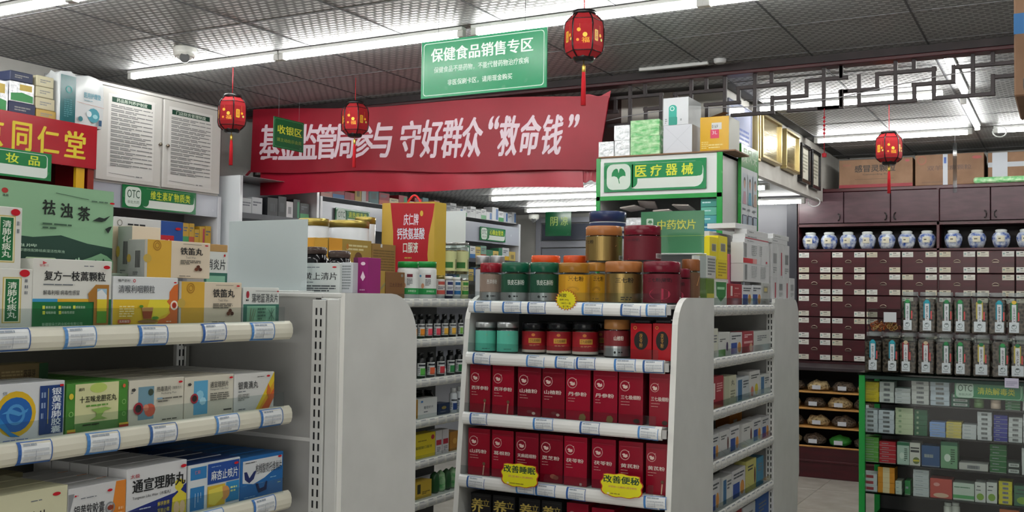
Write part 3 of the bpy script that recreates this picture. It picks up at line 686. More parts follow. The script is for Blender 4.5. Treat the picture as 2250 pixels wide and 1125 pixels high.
def YBx(label, u0, u1, vt, zb, Y, d, col, items=(), name='medicine_box', cat='box', rows=1, group=None, faces=None, ritems=(), litems=(), gap=.001, rl=None):
    vm = vt+40; x0, x1 = onY(u0, vm, Y)[0], onY(u1, vm, Y)[0]; zt = onY((u0+u1)/2, vt, Y)[1]; w, h = x1-x0-.001, zt-zb
    me = carton(w, d, h, col, items, faces, ritems, litems).data(name)
    for i in range(rows):
        link(name, me, None, ((x0+x1)/2, Y+i*(d+gap), zb), 0, label if not i else '%s carton in the row behind the %s carton' % (ORD[i-1], rl), cat, group)
    return zt
K = '#1b1d20'; G = '#6a7078'
SZ = [z-.0035 for z in L1]
XF = -1.512
W = '#dcdcd6'
lung = [('r', .42, .14, .78, .9, '#c9b35a'), ('r', .44, .155, .76, .885, '#e8e2c0'), ('r', .47, .17, .73, .87, '#136b3a'), ('t', '清\n肺\n化\n痰\n丸', .51, .22, .69, .82, '#e7efe0', .02), ('f', .84, .15, .9, .45, 3, G)]+otc(.83, .07, .1)
zt = XB('white carton with upright green panel, bottom left on top shelf', -45, 72, 590, SZ[0], XF, .05, W, lung+[('r', .18, .3, .23, .55, RED), ('f', .28, .3, .36, .8, 3, G), ('f', .02, .92, .35, .96, 1, G)])
XB('white carton with upright green panel, stacked above another at left edge', -70, 49, 452, zt, XF-.004, .05, W, [('r', .54, .14, .87, .9, '#c9b35a'), ('r', .555, .155, .855, .885, '#e8e2c0'), ('r', .58, .17, .83, .87, '#136b3a'), ('t', '清\n肺\n化\n痰\n丸', .62, .22, .79, .82, '#e7efe0', .02), ('f', .9, .2, .95, .45, 2, G)]+otc(.86, .08, .09))
XB('white and green carton with golden numeral one and grass', 72, 246, 571, SZ[0], XF, .045, W,
   [('r', 0, .58, 1, 1, '#16703a'), ('r', 0, .575, .3, .62, '#3b97c8'), ('r', .3, .575, .78, .62, '#dcae2e'), ('t', '复方一枝蒿颗粒', .13, .17, .91, .31, K, .02), ('f', .12, .355, .78, .385, 1, G), ('t', '解毒利咽 病毒性感冒', .12, .45, .57, .52, '#2a2c2e'),
    ('p', [(.68, .50), (.78, .36), (.96, .36), (.96, .97), (.76, .97), (.76, .62), (.70, .62)], '#a8742c'), ('p', [(.80, .42), (.93, .42), (.93, .58), (.80, .58)], '#9fc0d4'), ('p', [(.80, .58), (.80, .47), (.86, .43), (.93, .52), (.93, .58)], '#e4e8ea'),
    ('r', .80, .58, .93, .76, '#d9c52e'), ('r', .80, .76, .93, .94, '#5c9a2c'), ('t', '解表祛湿', .15, .68, .27, .72, '#cfe0c8'), ('t', '清热解毒', .34, .68, .46, .72, '#cfe0c8'), ('t', '感冒发烧', .52, .68, .64, .72, '#cfe0c8'), ('t', '咽喉肿痛', .15, .755, .27, .795, '#cfe0c8'), ('t', '病毒性感冒', .34, .755, .5, .795, '#cfe0c8'),
    ('r', .105, .675, .135, .725, '#d8d84a'), ('r', .3, .675, .33, .725, '#d8d84a'), ('r', .48, .675, .51, .725, '#d8d84a'), ('r', .105, .75, .135, .8, '#d8d84a'), ('r', .3, .75, .33, .8, '#d8d84a'),
    ('t', '新疆银朵兰药业股份有限公司', .1, .92, .6, .965, '#a9cdb0'), ('e', .105, .06, .035, .03, '#c04048', 3), ('t', '银朵兰', .05, .08, .16, .115, '#b04048'), ('f', .6, .075, .85, .1, 1, G)]+otc(.9, .095, .045))
zt2 = XB('white and yellow throat carton with tea glass and orange face outline', 248, 391, 609, SZ[0], XF, .045, '#d9dcde',
   [('r', 0, .46, 1, 1, '#dfba28'), ('p', [(.55, .46), (.9, .46), (.84, .75), (.6, .9), (.5, .7)], '#e6d53a'), ('p', [(1, .12), (.93, .16), (.86, .3), (.86, .44), (.82, .5), (.87, .58), (.86, .66), (.88, .74), (.8, .84), (.7, .88), (.66, 1), (1, 1)], '#d06a2a'), ('o', .94, .58, .06, .35, '#f0e8e0'), ('e', .94, .58, .03, 0, '#a02018'),
    ('t', '清喉利咽颗粒', .07, .17, .62, .33, '#4a4e54', .01), ('t', '慢严舒柠', .06, .05, .24, .11, K), ('o', .3, .08, .02, .4, RED), ('p', [(.42, .62), (.6, .62), (.57, .86), (.45, .86)], '#b98a52'), ('p', [(.43, .7), (.59, .7), (.57, .85), (.45, .85)], '#9c4820'), ('e', .52, .91, .16, .035, '#8f6a3a'), ('e', .41, .6, .035, .03, '#4f8a2a', 6), ('e', .63, .84, .06, .035, '#5f9a30', 6), ('f', .08, .58, .3, .82, 5, '#efe0a0'), ('R', .06, .86, .25, .94, .003, '#c0563a'), ('t', '无蔗糖型', .08, .875, .23, .925, '#eddcd0'), ('f', .8, .9, .95, .94, 1, '#ead0b8')]+otc(.93, .1, .025))
def tiedi(label, u0, u1, vt, zb, X=XF, rows=1, d=.045, lit=()):
    return XB(label, u0, u1, vt, zb, X, d, '#d9cbb6', [('r', 0, 0, .385, 1, '#d3a638'), ('r', 0, 0, .03, 1, '#b9b8b2'), ('o', .17, .15, .06, .2, '#a87820'), ('o', .17, .15, .035, .3, '#a87820'), ('e', .03, .5, .06, .11, '#bfa24a', 16), ('t', '铁笛丸', .52, .16, .87, .36, '#15161a', .02), ('t', 'Tiedi Wan', .60, .40, .76, .46, '#7a746a', 0), ('f', .52, .5, .84, .63, 3, '#5c5850'), ('e', .80, .68, .03, .05, '#5a2c18', 8), ('e', .77, .75, .03, .05, '#6a3418', 8), ('e', .83, .75, .03, .05, '#4a2414', 8), ('f', .5, .93, .86, .965, 1, '#6a6458'), ('l', .55, .07, .84, .07, .0008, '#4a463e')]+otc(.92, .08, .03),
        faces={'l': '#a9aaa8', 'r': '#a9aaa8'}, litems=[('b', .42, .3, .72, .75, '#3a3a3c'), ('f', .3, .85, .6, .95, 2, '#6a6a6c'), ('e', .05, .5, .12, .11, '#bfa24a')], rows=rows)
tiedi('cream and gold pill carton with black characters, lower one', 393, 531, 620, SZ[0])
tiedi('cream and gold pill carton on top of the throat carton, front of three', 318, 462, 530, zt2+.0005, XF-.012, 1)
for i, u in enumerate((288, 262)):
    pass
y1 = onX(318, 580, XF-.012)[0]
for i in range(2):
    me = carton(.07, .04, .098, '#d9cbb6', faces={'l': '#a9aaa8'}, litems=[('b', .4, .3, .7, .75, '#3a3a3c'), ('e', .05, .5, .13, .11, '#bfa24a'), ('e', .95, .5, .13, .11, '#bfa24a'), ('f', .25, .85, .6, .95, 2, '#6a6a6c')]).data('medicine_box')
    link('medicine_box', me, None, (XF-.012-.047*(i+1), y1+.045-.012*i, zt2+.0005-.0), pi/2, 'gold sealed pill carton with grey barcode end, %s behind the front one' % ORD[i], 'box')
XB('white and teal tablet carton with herb drawings at shelf end', 534, 613, 632, SZ[0], XF, .04, '#d8dbd8', [('r', 0, .47, 1, 1, '#2f6a5c'), ('r', .1, .52, .9, .97, '#7fb396'), ('r', .62, .52, .9, .97, '#86bba0'), ('t', '蒲地蓝消炎片', .22, .17, .96, .42, '#2b3034', .01), ('e', .11, .2, .04, .1, '#a52a3a'), ('f', .06, .32, .17, .4, 1, K), ('l', .2, .93, .28, .6, .0012, '#7a5a30'), ('l', .17, .93, .2, .58, .0012, '#7a5a30'), ('l', .25, .93, .33, .62, .0012, '#6a7a40'), ('f', .38, .56, .6, .93, 4, '#3d6a58'), ('l', .7, .9, .84, .6, .0012, '#1f4a3a'), ('l', .84, .9, .68, .62, .0012, '#1f4a3a'), ('l', .76, .95, .77, .58, .001, '#1f4a3a'), ('l', .3, .1, .93, .1, .0007, K)]+otc(.93, .1, .03))
# second rank behind
zb = SZ[0]
zm = zb+.105
XB('white and blue carton with a red title band standing behind', 250, 402, 482, zm, XF-.16, .04, '#dadbdc', [('r', .66, 0, 1, 1, '#1c4a9a'), ('r', .13, .28, .86, 1, '#c01e2e'), ('t', '同仁乌鸡白凤丸', .16, .36, .84, .62, '#efe6dc', .02), ('f', .18, .1, .6, .16, 1, K), ('o', .07, .11, .035, .2, '#6a6a60')]+otc(.92, .14, .045), rows=1)
b = carton(.14, .045, .1045, '#c3c2bb'); b.build('medicine_box', None, (XF-.16, onX(330, 600, XF-.16)[0], zb), pi/2, label='plain pale carton hidden under the red titled carton', cat='box')
XB('large pale green tea carton with mountains and flying birds', -60, 250, 404, zt-.0, XF-.065, .07, '#7ba87f',
   [('r', 0, 0, 1, 1, '#8db792'), ('p', [(0, .57), (.2, .6), (.4, .62), (.6, .58), (.8, .66), (1, .70), (1, 1.0), (0, 1)], '#24463a'),
    ('e', .20, .12, .022, .03, '#b0342e'), ('t', '逸晨', .185, .16, .225, .185, K),
    ('t', '祛', .46, .18, .55, .35, '#16201c', .03), ('t', '浊', .59, .20, .68, .37, '#16201c', .03), ('t', '茶', .72, .22, .81, .39, '#16201c', .03), ('l', .55, .09, .8, .13, .001, '#3c5a48'), ('f', .82, .13, .97, .16, 1, '#55735f'),
    ('f', .46, .44, .76, .475, 1, '#3a5a46'), ('f', .46, .485, .72, .52, 1, '#3a5a46'),
    ('p', [(.83, .38), (.88, .33), (.92, .34), (.97, .30), (.93, .37), (.9, .385)], '#1c2a26'), ('p', [(.93, .47), (.96, .44), (.985, .43), (.97, .48), (.955, .52)], '#1c2a26'),
    ('p', [(.69, .93), (.76, .86), (.83, .82), (.9, .77), (.95, .8), (1, .86), (1, .97), (.69, .97)], '#7fae86'), ('e', .71, .88, .008, .035, '#a9cfae'), ('e', .73, .87, .008, .04, '#a9cfae'), ('e', .86, .88, .007, .03, '#24463a'), ('e', .92, .87, .008, .035, '#24463a'),
    ('t', '枣地逍牌', .1, .70, .42, .735, '#b9d2bc'), ('t', '草德枝配肺祛痰湿活性降浊', .3, .755, .62, .79, '#a9c6ae'), ('R', .34, .85, .56, .94, .004, '#b8cfa8'), ('t', '18袋/盒', .37, .865, .53, .925, '#1c2a26', .02)]+otc(.975, .15, .02))
b = carton(.42, .06, zt-SZ[0]-.001, '#9fae9e'); b.build('storage_carton', None, (XF-.065, onX(95, 640, XF-.065)[0], SZ[0]), pi/2, label='pale carton under the large green tea carton, hidden by the front row', cat='box')
zc_ = XB('small white tablet carton with green herb panel behind shelf end', 448, 500, 553, SZ[0]+.043, XF-.10, .05, '#d8dbd8', [('r', 0, .42, 1, 1, '#2f6a5c'), ('r', .1, .48, .9, .97, '#86bba0'), ('t', '消炎片', .1, .15, .9, .36, '#2b3034'), ('l', .4, .9, .6, .6, .001, '#1f4a3a'), ('l', .62, .9, .42, .62, .001, '#1f4a3a')]+otc(.85, .07, .04))
XB('flat tan carton lying on the small tablet carton', 446, 500, 537, zc_, XF-.10, .06, '#b58e58')
b = carton(.1, .06, .0425, '#b58e58'); b.build('medicine_box', None, (XF-.10, onX(474, 640, XF-.1)[0], SZ[0]), pi/2, label='tan carton under the small tablet carton', cat='box')
# --- second shelf
zb = SZ[1]; X2 = XF-.004
XB('white carton with blue globe ring and upright blue title panel', -30, 142, 842, zb, X2, .055, '#d5d8dc', [('o', .36, .52, .26, .28, '#d8b020'), ('e', .36, .53, .21, .30, '#1f62b0'), ('o', .36, .53, .12, .3, '#4a90cc'), ('p', [(.18, .5), (.3, .42), (.42, .5), (.52, .44), (.5, .5), (.4, .56), (.28, .5)], '#4a94d0'), ('p', [(.16, .55), (.15, .7), (.3, .9), (.42, .92), (.3, .82)], '#2a80c4'), ('r', .66, .07, .98, .93, '#1b3c78'), ('t', '银\n黄\n清\n肺\n胶\n囊', .82, .12, .95, .92, '#dfe6ee', .02), ('f', .68, .15, .74, .7, 3, '#8fa3c4'), ('l', .77, .12, .77, .75, .0015, '#b0a870'), ('t', '倍', .18, .12, .24, .18, '#55606e'), ('f', .2, .95, .6, .98, 1, '#5a74a8'), ('r', .92, .06, .97, .1, RED)], rows=4, rl='globe ring', gap=.003)
def wyuan(u0, u1): return None
XB('green carton with cream tree panel and ten character title', 146, 281, 839, zb, X2, .055, '#4a8a34', [('r', .13, .02, .84, .98, '#d6d6a4'), ('r', .13, .8, .84, .98, '#5d8a4c'), ('e', .5, .12, .14, .1, '#b7cc6a'), ('t', '十五味龙胆花丸', .2, .27, .8, .4, '#20241c', .02), ('t', '藏药', .18, .1, .27, .16, K), ('f', .3, .44, .72, .5, 1, '#5f9a3c'), ('p', [(.47, .62), (.38, .54), (.62, .52), (.72, .56), (.6, .6), (.55, .7), (.66, .76), (.36, .76), (.46, .7)], '#8fb35a'), ('f', .25, .82, .78, .87, 1, '#2a3a20'), ('e', .06, .25, .035, .06, '#d8c23a'), ('e', .92, .12, .025, .04, '#d05a3a'), ('o', .06, .6, .035, .25, '#9ac47a'), ('o', .92, .45, .035, .25, '#8fbc70'), ('o', .92, .7, .03, .25, '#8fbc70'), ('r', 0, .9, .13, .95, '#d8b83a'), ('r', .84, .88, 1, .92, '#d8b83a'), ('r', 0, .95, .13, 1, '#b03a2a'), ('r', .84, .92, 1, 1, '#b03a2a')], rows=4, rl='cream tree panel', gap=.003)
XB('cream tablet carton with blue panel and red berries', 283, 404, 833, zb, X2, .055, '#d3cfc0', [('r', .16, .15, .44, .88, '#7096a8'), ('e', .37, .68, .1, .15, '#c9604a', 10), ('e', .3, .62, .05, .08, '#d88a70', 8), ('e', .38, .28, .05, .08, '#3c4a3c', 7), ('e', .16, .62, .085, 0, '#2a2426', 9), ('o', .16, .62, .085, .35, '#a02a3a'), ('e', .07, .2, .04, .04, '#3c3c3c', 5), ('f', .02, .25, .12, .29, 1, G), ('t', '热毒清片', .48, .17, .74, .29, '#2b2b2a', .012), ('t', '（薄膜衣片）', .76, .19, .95, .26, '#4a4a48', 0), ('t', 'Reduqing Pian', .56, .31, .84, .36, '#4a4a48', 0), ('f', .5, .42, .95, .54, 2, '#6a6860'), ('r', .48, .42, .58, .46, '#88a8c0'), ('f', .58, .9, .95, .95, 1, '#4a4a44')]+otc(.91, .1, .04), rows=5, rl='red berries', gap=.003)
XB('cream tablet carton with bright blue panel beside the berries carton', 405, 513, 826, zb, X2, .055, '#d3cfc0', [('r', .18, .1, .46, .92, '#5aa4cc'), ('e', .3, .45, .08, .12, '#8cc8e0', 8), ('e', .36, .6, .07, .1, '#a4d4e6', 7), ('e', .19, .52, .07, 0, '#2a2426', 9), ('o', .19, .52, .075, .35, '#a02a3a'), ('e', .09, .17, .04, .04, '#3c3c3c', 5), ('t', '通宣理肺片', .5, .15, .88, .3, '#2b2b2a', .012), ('t', 'Tongxuan Lifei Pian', .5, .32, .88, .37, '#4a4a48', 0), ('f', .5, .42, .9, .62, 4, '#6a6860'), ('r', .78, .85, .95, .89, '#4a4a44')]+otc(.93, .08, .04), rows=5, rl='bright blue panel', gap=.003)
XB('white dripping pill carton with orange and yellow diagonal corner', 514, 602, 820, zb, X2, .055, '#d8d8d6', [('p', [(1, .05), (1, .55), (.78, 1), (.52, 1)], '#e0a42a'), ('p', [(1, .0), (1, .25), (.6, 1), (.52, 1), (.94, .12)], '#e6c62e'), ('p', [(1, .45), (1, .7), (.86, 1), (.66, 1)], '#d8622a'), ('p', [(.84, .3), (.92, .5), (.87, .75), (.8, .55)], '#d07030'), ('t', '银黄滴丸', .09, .2, .58, .4, '#26282a', .015), ('f', .09, .44, .4, .48, 1, G), ('f', .09, .52, .36, .7, 4, '#8a8a86'), ('f', .1, .9, .5, .95, 1, G), ('f', .55, .09, .78, .12, 1, K)]+otc(.83, .1, .045), rows=5, rl='orange cornered', gap=.003)
XB('small brown and green carton lying at the back of second shelf', -10, 105, 800, SZ[1]+.085, XF-.10, .05, '#7d6a48', [('f', .1, .3, .5, .8, 3, '#a8966a'), ('t', '苏菲芽', .52, .3, .75, .7, '#2a2418'), ('r', .82, 0, 1, 1, '#1f4a2c')], faces={'t': '#8a8260'})
# --- third shelf
zb = SZ[2]; X3 = XF-.006
XB('cream tablet carton at bottom left edge of third shelf', -40, 148, 1082, zb, X3, .055, '#d2d0b0', [('t', '消炎片', .42, .35, .75, .62, '#20221e', .02), ('f', .55, .16, .8, .19, 1, G), ('p', [(.72, .7), (.9, .6), (.95, .75), (.85, 1), (.7, 1)], '#2b3c66')]+otc(.86, .12, .05), rows=3, rl='bottom left cream', gap=.003)
XB('white soft capsule carton with grey band and orange edge', 149, 276, 1065, zb, X3, .05, '#cfd0d2', [('p', [(.82, 0), (1, 0), (1, 1), (.68, 1), (.76, .5)], '#d9822a'), ('p', [(0, .1), (.1, .1), (.02, .5), (0, .5)], '#8a8c90'), ('t', '银黄软胶囊', .1, .34, .62, .58, '#22242a', .015), ('t', 'Yinhuang Ruanjiaonang', .12, .62, .6, .7, '#7a7c80', 0), ('o', .72, .5, .085, .25, '#8a8c90'), ('e', .72, .5, .05, .05, '#8a3a2a'), ('f', .1, .12, .18, .18, 1, RED), ('f', .2, .2, .68, .23, 1, G), ('f', .86, .5, .95, .9, 4, '#e8b888')]+otc(.7, .15, .045), rows=4, rl='grey banded capsule', gap=.003)
XB('white and navy pill carton with yellow seated figure', 278, 410, 1021, zb, X3, .05, '#d6d7da', [('p', [(.0, 1), (.02, .72), (.3, .66), (.8, .56), (1, .42), (1, 1)], '#1b2c7a'), ('p', [(.8, .36), (.88, .32), (.96, .37), (.94, .48), (.9, .53), (1.0, .62), (1.0, 1), (.74, 1), (.76, .65), (.86, .56), (.8, .48)], '#d8c83a'), ('e', .83, .84, .05, .12, '#e8c8a0', 10), ('e', .93, .84, .05, .12, '#e8c8a0', 10), ('t', '通宣理肺丸', .09, .2, .97, .43, '#16181c', .025), ('t', 'Tongxuan Lifei Wan（水蜜丸）', .09, .48, .72, .55, '#2a2c30', .01), ('t', '太极', .05, .1, .2, .17, '#b02a34'), ('t', '解表散寒', .5, .66, .7, .74, '#d8c83a', .01), ('t', '宣肺止嗽', .5, .78, .7, .86, '#d8c83a', .01), ('f', .2, .7, .44, .74, 1, '#c0c8e0')]+otc(.93, .1, .05), rows=5, rl='navy seated figure', gap=.003)
XB('blue and white cough tablet carton with yellow cup picture', 413, 527, 1014, zb, X3, .05, '#d4dade', [('r', 0, .0, .32, 1, '#d4dade'), ('r', .04, .06, .34, .32, '#2b7ab8'), ('r', .04, .48, .3, .97, '#2b7ab8'), ('r', .36, .04, .98, .48, '#1c4a9c'), ('r', .36, .52, .7, .97, '#d8b838'), ('r', .72, .50, .98, .94, '#2b86c0'), ('e', .7, .72, .09, .15, '#d89a58'), ('p', [(.38, .6), (.64, .56), (.66, .8), (.5, .95), (.38, .9)], '#e6d65a'), ('t', '麻杏止咳片', .42, .2, .94, .41, '#dfe6ee', .02), ('f', .42, .1, .7, .13, 1, '#8fa8d4'), ('f', .8, .6, .93, .75, 2, '#d4e4a0'), ('l', .12, .6, .12, .9, .001, '#dfe6ee'), ('l', .17, .6, .17, .8, .001, '#dfe6ee'), ('l', .22, .6, .22, .72, .001, '#dfe6ee'), ('t', '仁和', .1, .12, .2, .2, '#d07080')]+otc(.9, .11, .045), rows=4, rl='yellow cup picture', gap=.003, faces={'t': '#1d3f7c'})
XB('blue and white tablet carton with dark tooth shaped arc, at shelf end', 528, 622, 1000, zb, X3, .05, '#1e6ab0', [('p', [(.05, .08), (.97, .08), (.97, .34), (.75, .42), (.55, .56), (.3, .66), (.05, .6)], '#d6dade'), ('t', '枸橼酸喷托维林片', .34, .2, .96, .44, '#22262e', .01), ('p', [(.08, .34), (.14, .34), (.2, .5), (.3, .36), (.36, .34), (.3, .54), (.2, .62), (.1, .52)], '#1b2a66'), ('p', [(.34, .66), (.4, .66), (.44, .8), (.54, .78), (.58, .64), (.62, .66), (.6, .86), (.42, .9)], '#16245a'), ('f', .1, .12, .55, .15, 1, K), ('f', .68, .56, .95, .6, 1, '#8fc0e0'), ('f', .86, .72, .95, .76, 1, '#c8e0a0'), ('f', .08, .93, .5, .97, 1, '#7fb0d8')]+otc(.9, .1, .045), rows=6, rl='blue tooth arc', gap=.003, faces={'t': '#1a5c98', 'r': '#1a62a4'})
XB('cream carton end at the left edge behind third shelf row', -20, 50, 1043, SZ[2]+.058, XF-.18, .09, '#8d8868', [('t', '消炎片', .45, .35, .95, .7, '#26261c')])
for i, u in enumerate((150, 230)):
    XB('dark blue carton in the shadow at back of third shelf, %s' % ('left' if i == 0 else 'right'), u, u+75, 1000-8*i, SZ[2]+.04, XF-.28, .06, '#1d2a50', [('f', .2, .2, .8, .7, 3, '#5a6a90')])
for i, u in enumerate((150, 230)):
    y = onX(u+37, 1040, XF-.28)[0]; b = carton(.1, .06, .0395, '#3c4664'); b.build('medicine_box', None, (XF-.28, y, SZ[2]), pi/2, label='grey blue carton under the dark blue one at back, %s' % ('left' if i == 0 else 'right'), cat='box')
# ================================================================== ON TOP OF THE END STAND AND MIDDLE GONDOLA
def placard(label, u0, u1, vt, vb, Y, k, items=(), zb=1.5):
    x0, x1 = onY(u0, vb-40, Y)[0], onY(u1, vb-40, Y)[0]; zt = onY((u0+u1)/2, vt, Y)[1]; w, h = x1-x0, zt-zb
    r = thing('sign_placard', label, 'sign', ((x0+x1)/2, Y, zb))
    b = MB(); b.box(-w/2, w/2, 0, .003, .004, h, k, .0005)
    if items: art(b, front(w, h), items)
    b.build('board', r)
    b = MB(); b.box(-w/2, w/2, -.025, .03, 0, .004, 'g#e2e6e4', .001); b.build('foot', r)
    return r
placard('blank frosted white placard standing on left end stand', 501, 673, 484, 638, 1.84, 'g#c3ced0')
YT = 1.90
YBx('white tablet carton with black title right of the blank placard', 640, 746, 578, 1.5, YT, .04, '#d3d8d6', [('t', '牛黄上清片', .1, .32, .95, .57, K, .015), ('f', .3, .12, .85, .17, 1, G), ('f', .3, .63, .6, .68, 1, G), ('f', .3, .74, .93, .98, 3, '#4a4e52')]+otc(.9, .14, .045))
YBx('white carton end with fine print beside the tablet carton', 747, 775, 577, 1.5, YT+.01, .09, '#c7cbd0', [('f', .15, .08, .85, .9, 9, '#8a9094')])
def lathejar(name, label, cat, x, y, z, prof, k, lidprof, lk, group=None, extra=None, n=24, items=None, lab=None, rz=0):
    r = thing(name, label, cat, (x, y, z), rz, group)
    b = MB(); b.lathe(prof, k, n); b.build('jar_body', r)
    if lidprof: b = MB(); b.lathe(lidprof, lk, n); b.build('lid', r)
    if lab:   # r, z0, h, arc, colour, items
        R, z0, h, arc, c, it = lab; b = MB(); f = cylf(R, z0, h, arc); art(b, f, [('r', 0, 0, 1, 1, c)]+list(it)); b.build('label', r)
    if extra:
        q = MB(); extra(q); q.build('contents', r)
    return r
for i, (u, v, s) in enumerate(((693, 545, 1), (746, 553, .92))):
    x, z = onY(u, v, 2.03); R = .033*s
    lathejar('plaster_jar', 'black glossy jar with brown cap, %s of two behind the tablet carton' % ('left', 'right')[i], 'jar', x, 2.03, 1.5,
             [(R*.9, 0), (R, .01), (R, z-1.5-.03), (R*.85, z-1.5-.018), (R*.8, z-1.5-.016)], 'p#141316', [(R*.86, z-1.5-.016), (R*.9, z-1.5-.012), (R*.9, z-1.5), (R*.8, z-1.5+.002)], 'g#4a3a34', group='black jars')
YBx('magenta carton with white drop emblem and curved top', 776, 809, 566, 1.5, YT+.03, .05, '#8e1a6a', [('r', 0, 0, .3, 1, '#5a1444'), ('e', .66, .17, .16, .05, '#e6d0de', 8), ('p', [(.66, .38), (.82, .55), (.66, .66), (.5, .55)], '#e6d0de'), ('f', .45, .88, .9, .94, 1, '#c89ab8')])
GOLD = '#a98a3e'
# second tier: gold cartons on the near end of the middle gondola
ZT = 1.4775
XB('gold carton with grey wave at foot of the gift carton', 809, 846, 595, ZT, -2.615, .06, GOLD, [('e', .2, .6, .25, .15, '#7a4a24'), ('p', [(.2, .85), (.6, .7), (1, .4), (1, .5), (.6, .8), (.2, .92)], '#8a8458'), ('r', 0, 0, .03, 1, '#c8ac60')])
XB('brown carton with dark red characters beside the green lidded bottles', 847, 889, 598, ZT, -2.615, .06, '#7d5632', [('t', '江太无劲合', .2, .4, .88, .56, '#4c1c1c', .01), ('e', .85, .12, .06, .06, '#8a8a84'), ('l', .3, .76, .85, .76, .0005, '#5a3a20')])
XB('tall brown gold carton with fine print behind the brown carton', 817, 869, 537, ZT, -2.685, .06, '#8d6c38', [('f', .05, .1, .95, .8, 14, '#6c5228'), ('r', .35, 0, .42, .06, '#d0d0d0')])
y0, y1 = onX(722, 600, -2.685)[0], onX(816, 600, -2.685)[0]; zq = onX(770, 590, -2.685)[1]
b = carton(y1-y0-.004, .07, zq-1.481-.001, GOLD); b.build('medicine_box', None, (-2.685, (y0+y1)/2, 1.481), pi/2, label='gold carton under the wide gold carton, mostly hidden', cat='box')
XB('wide gold carton with pale title and brown emblem', 722, 816, 526, zq, -2.685, .07, '#9b7f3a', [('r', 0, 0, .3, .45, '#d0922c'), ('f', .4, .15, .9, .4, 2, '#cdbf90'), ('e', .68, .62, .09, .2, '#5e3c20'), ('p', [(.55, .95), (.8, .7), (1, .6), (1, .7), (.8, .8), (.6, 1)], '#8a8a6a'), ('e', .42, .25, .03, .1, '#b07028')])
XB('orange gold carton end left of the wide gold carton', 690, 720, 523, 1.481, -2.685, .1, '#c8912e', [('r', 0, 0, 1, .3, '#d8a33c')])
# gift box with handle
r = thing('gift_box', 'yellow and red gift carton with red plastic handle, tallest on stand', 'box', (-2.82, 4.11, 1.4815), radians(3))
w, d, h = .297, .115, .463
b = MB(); b.box(-w/2, w/2, 0, d, 0, h, '#c9a638', .001)
fr = front(w, h)
R_ = '#a3101e'
art(b, fr, [('r', 0, 0, 1, 1, '#b8963a'), ('p', [(.16, 0), (1, .02), (.97, .15), (.9, .35), (.88, .55), (.92, .8), (.99, .99), (.12, .99), (.2, .8), (.23, .55), (.22, .3)], R_), ('t', '庆仁牌', .42, .12, .7, .24, '#d8d0dc', .02), ('t', '钙铁氨基酸', .3, .27, .82, .39, '#cdd4e0', .02), ('t', '口服液', .42, .42, .7, .53, '#d4dccf', .02), ('e', .76, .12, .03, .03, '#c8a23a'), ('f', .45, .57, .66, .6, 1, '#b09040'), ('t', '保健食品不是药物', .36, .72, .76, .75, '#c46a50', 0), ('t', '不能代替药物治疗疾病', .36, .8, .78, .83, '#c46a50', 0)])
art(b, lside(w, d, h), [('l', .5, 0, .5, .7, .001, '#a88420'), ('o', .6, .45, .1, .1, '#a88420')])
b.build('carton_body', r)
b = MB(); b.tube([(-.045+.09*i/10, d/2, h-.01+.05*sin(pi*i/10)) for i in range(11)], .005, 'g#d0202c', 6); b.build('carry_handle', r)
# milk powder tins with gold lids behind
def tin(label, u, v, Y, R, h, zb, k='g#cfd2d6', lk='m#a89550', band='#b9bfc8'):
    x, z = onY(u, v, Y); hh = z-zb
    lathejar('milk_powder_tin', label, 'tin', x, Y, zb, [(R, 0), (R, hh-.035), (R*.98, hh-.033)], k, [(R*1.02, hh-.033), (R*1.03, hh-.005), (R*.97, hh)], lk, lab=(R, hh*.35, hh*.35, 2.6, '#dadde0', [('f', .1, .1, .9, .35, 1, '#8a90a0'), ('l', 0, .5, 1, .5, .002, band), ('f', .2, .6, .8, .9, 2, '#9aa0a8')]), group='milk powder tins with gold lids')
tin('white tin with gold lid half hidden by the blank placard', 690, 481, 3.51, .066, .2, 1.4815)
tin('widest white tin with gold lid left of the gift box', 766, 486, 3.77, .094, .2, 1.4815)
tin('narrow white tin with gold lid between the wider tins', 728, 492, 3.84, .052, .2, 1.4815)
tin('white and blue tin with gold lid touching the gift box', 803, 478, 4.05, .05, .2, 1.4815)
# white jars with green lids on the middle gondola edge
for i, u in enumerate((897, 937)):
    x, z = onX(u, 575, -2.66)[0], onX(u, 575, -2.66)[1]
    R = .049; hh = z-1.478
    lathejar('calcium_bottle', 'white bottle with green screw lid, %s of two by the brown carton' % ('left', 'right')[i], 'bottle', -2.66, x, 1.478, [(R*.95, 0), (R, .005), (R, hh-.04), (R*.9, hh-.026)], 'g#d4d6d4', [(R*.98, hh-.028), (R*.98, hh-.002), (R*.94, hh)], 'g#1f8a3c',
             lab=(R, .02, .1, 2.4, '#d8dad8', [('r', 0, .72, 1, 1, '#1c8a44'), ('t', '多种维生素', .45, .8, .8, .9, '#d0e8d0', 0), ('r', .4, .08, .62, .22, '#6a1a2a'), ('f', .4, .28, .62, .6, 5, '#5a5e62'), ('e', .2, .14, .05, .06, '#4a8ab8', 6), ('e', .3, .6, .06, .12, '#c89070')]), group='white bottles with green lids', rz=.75)
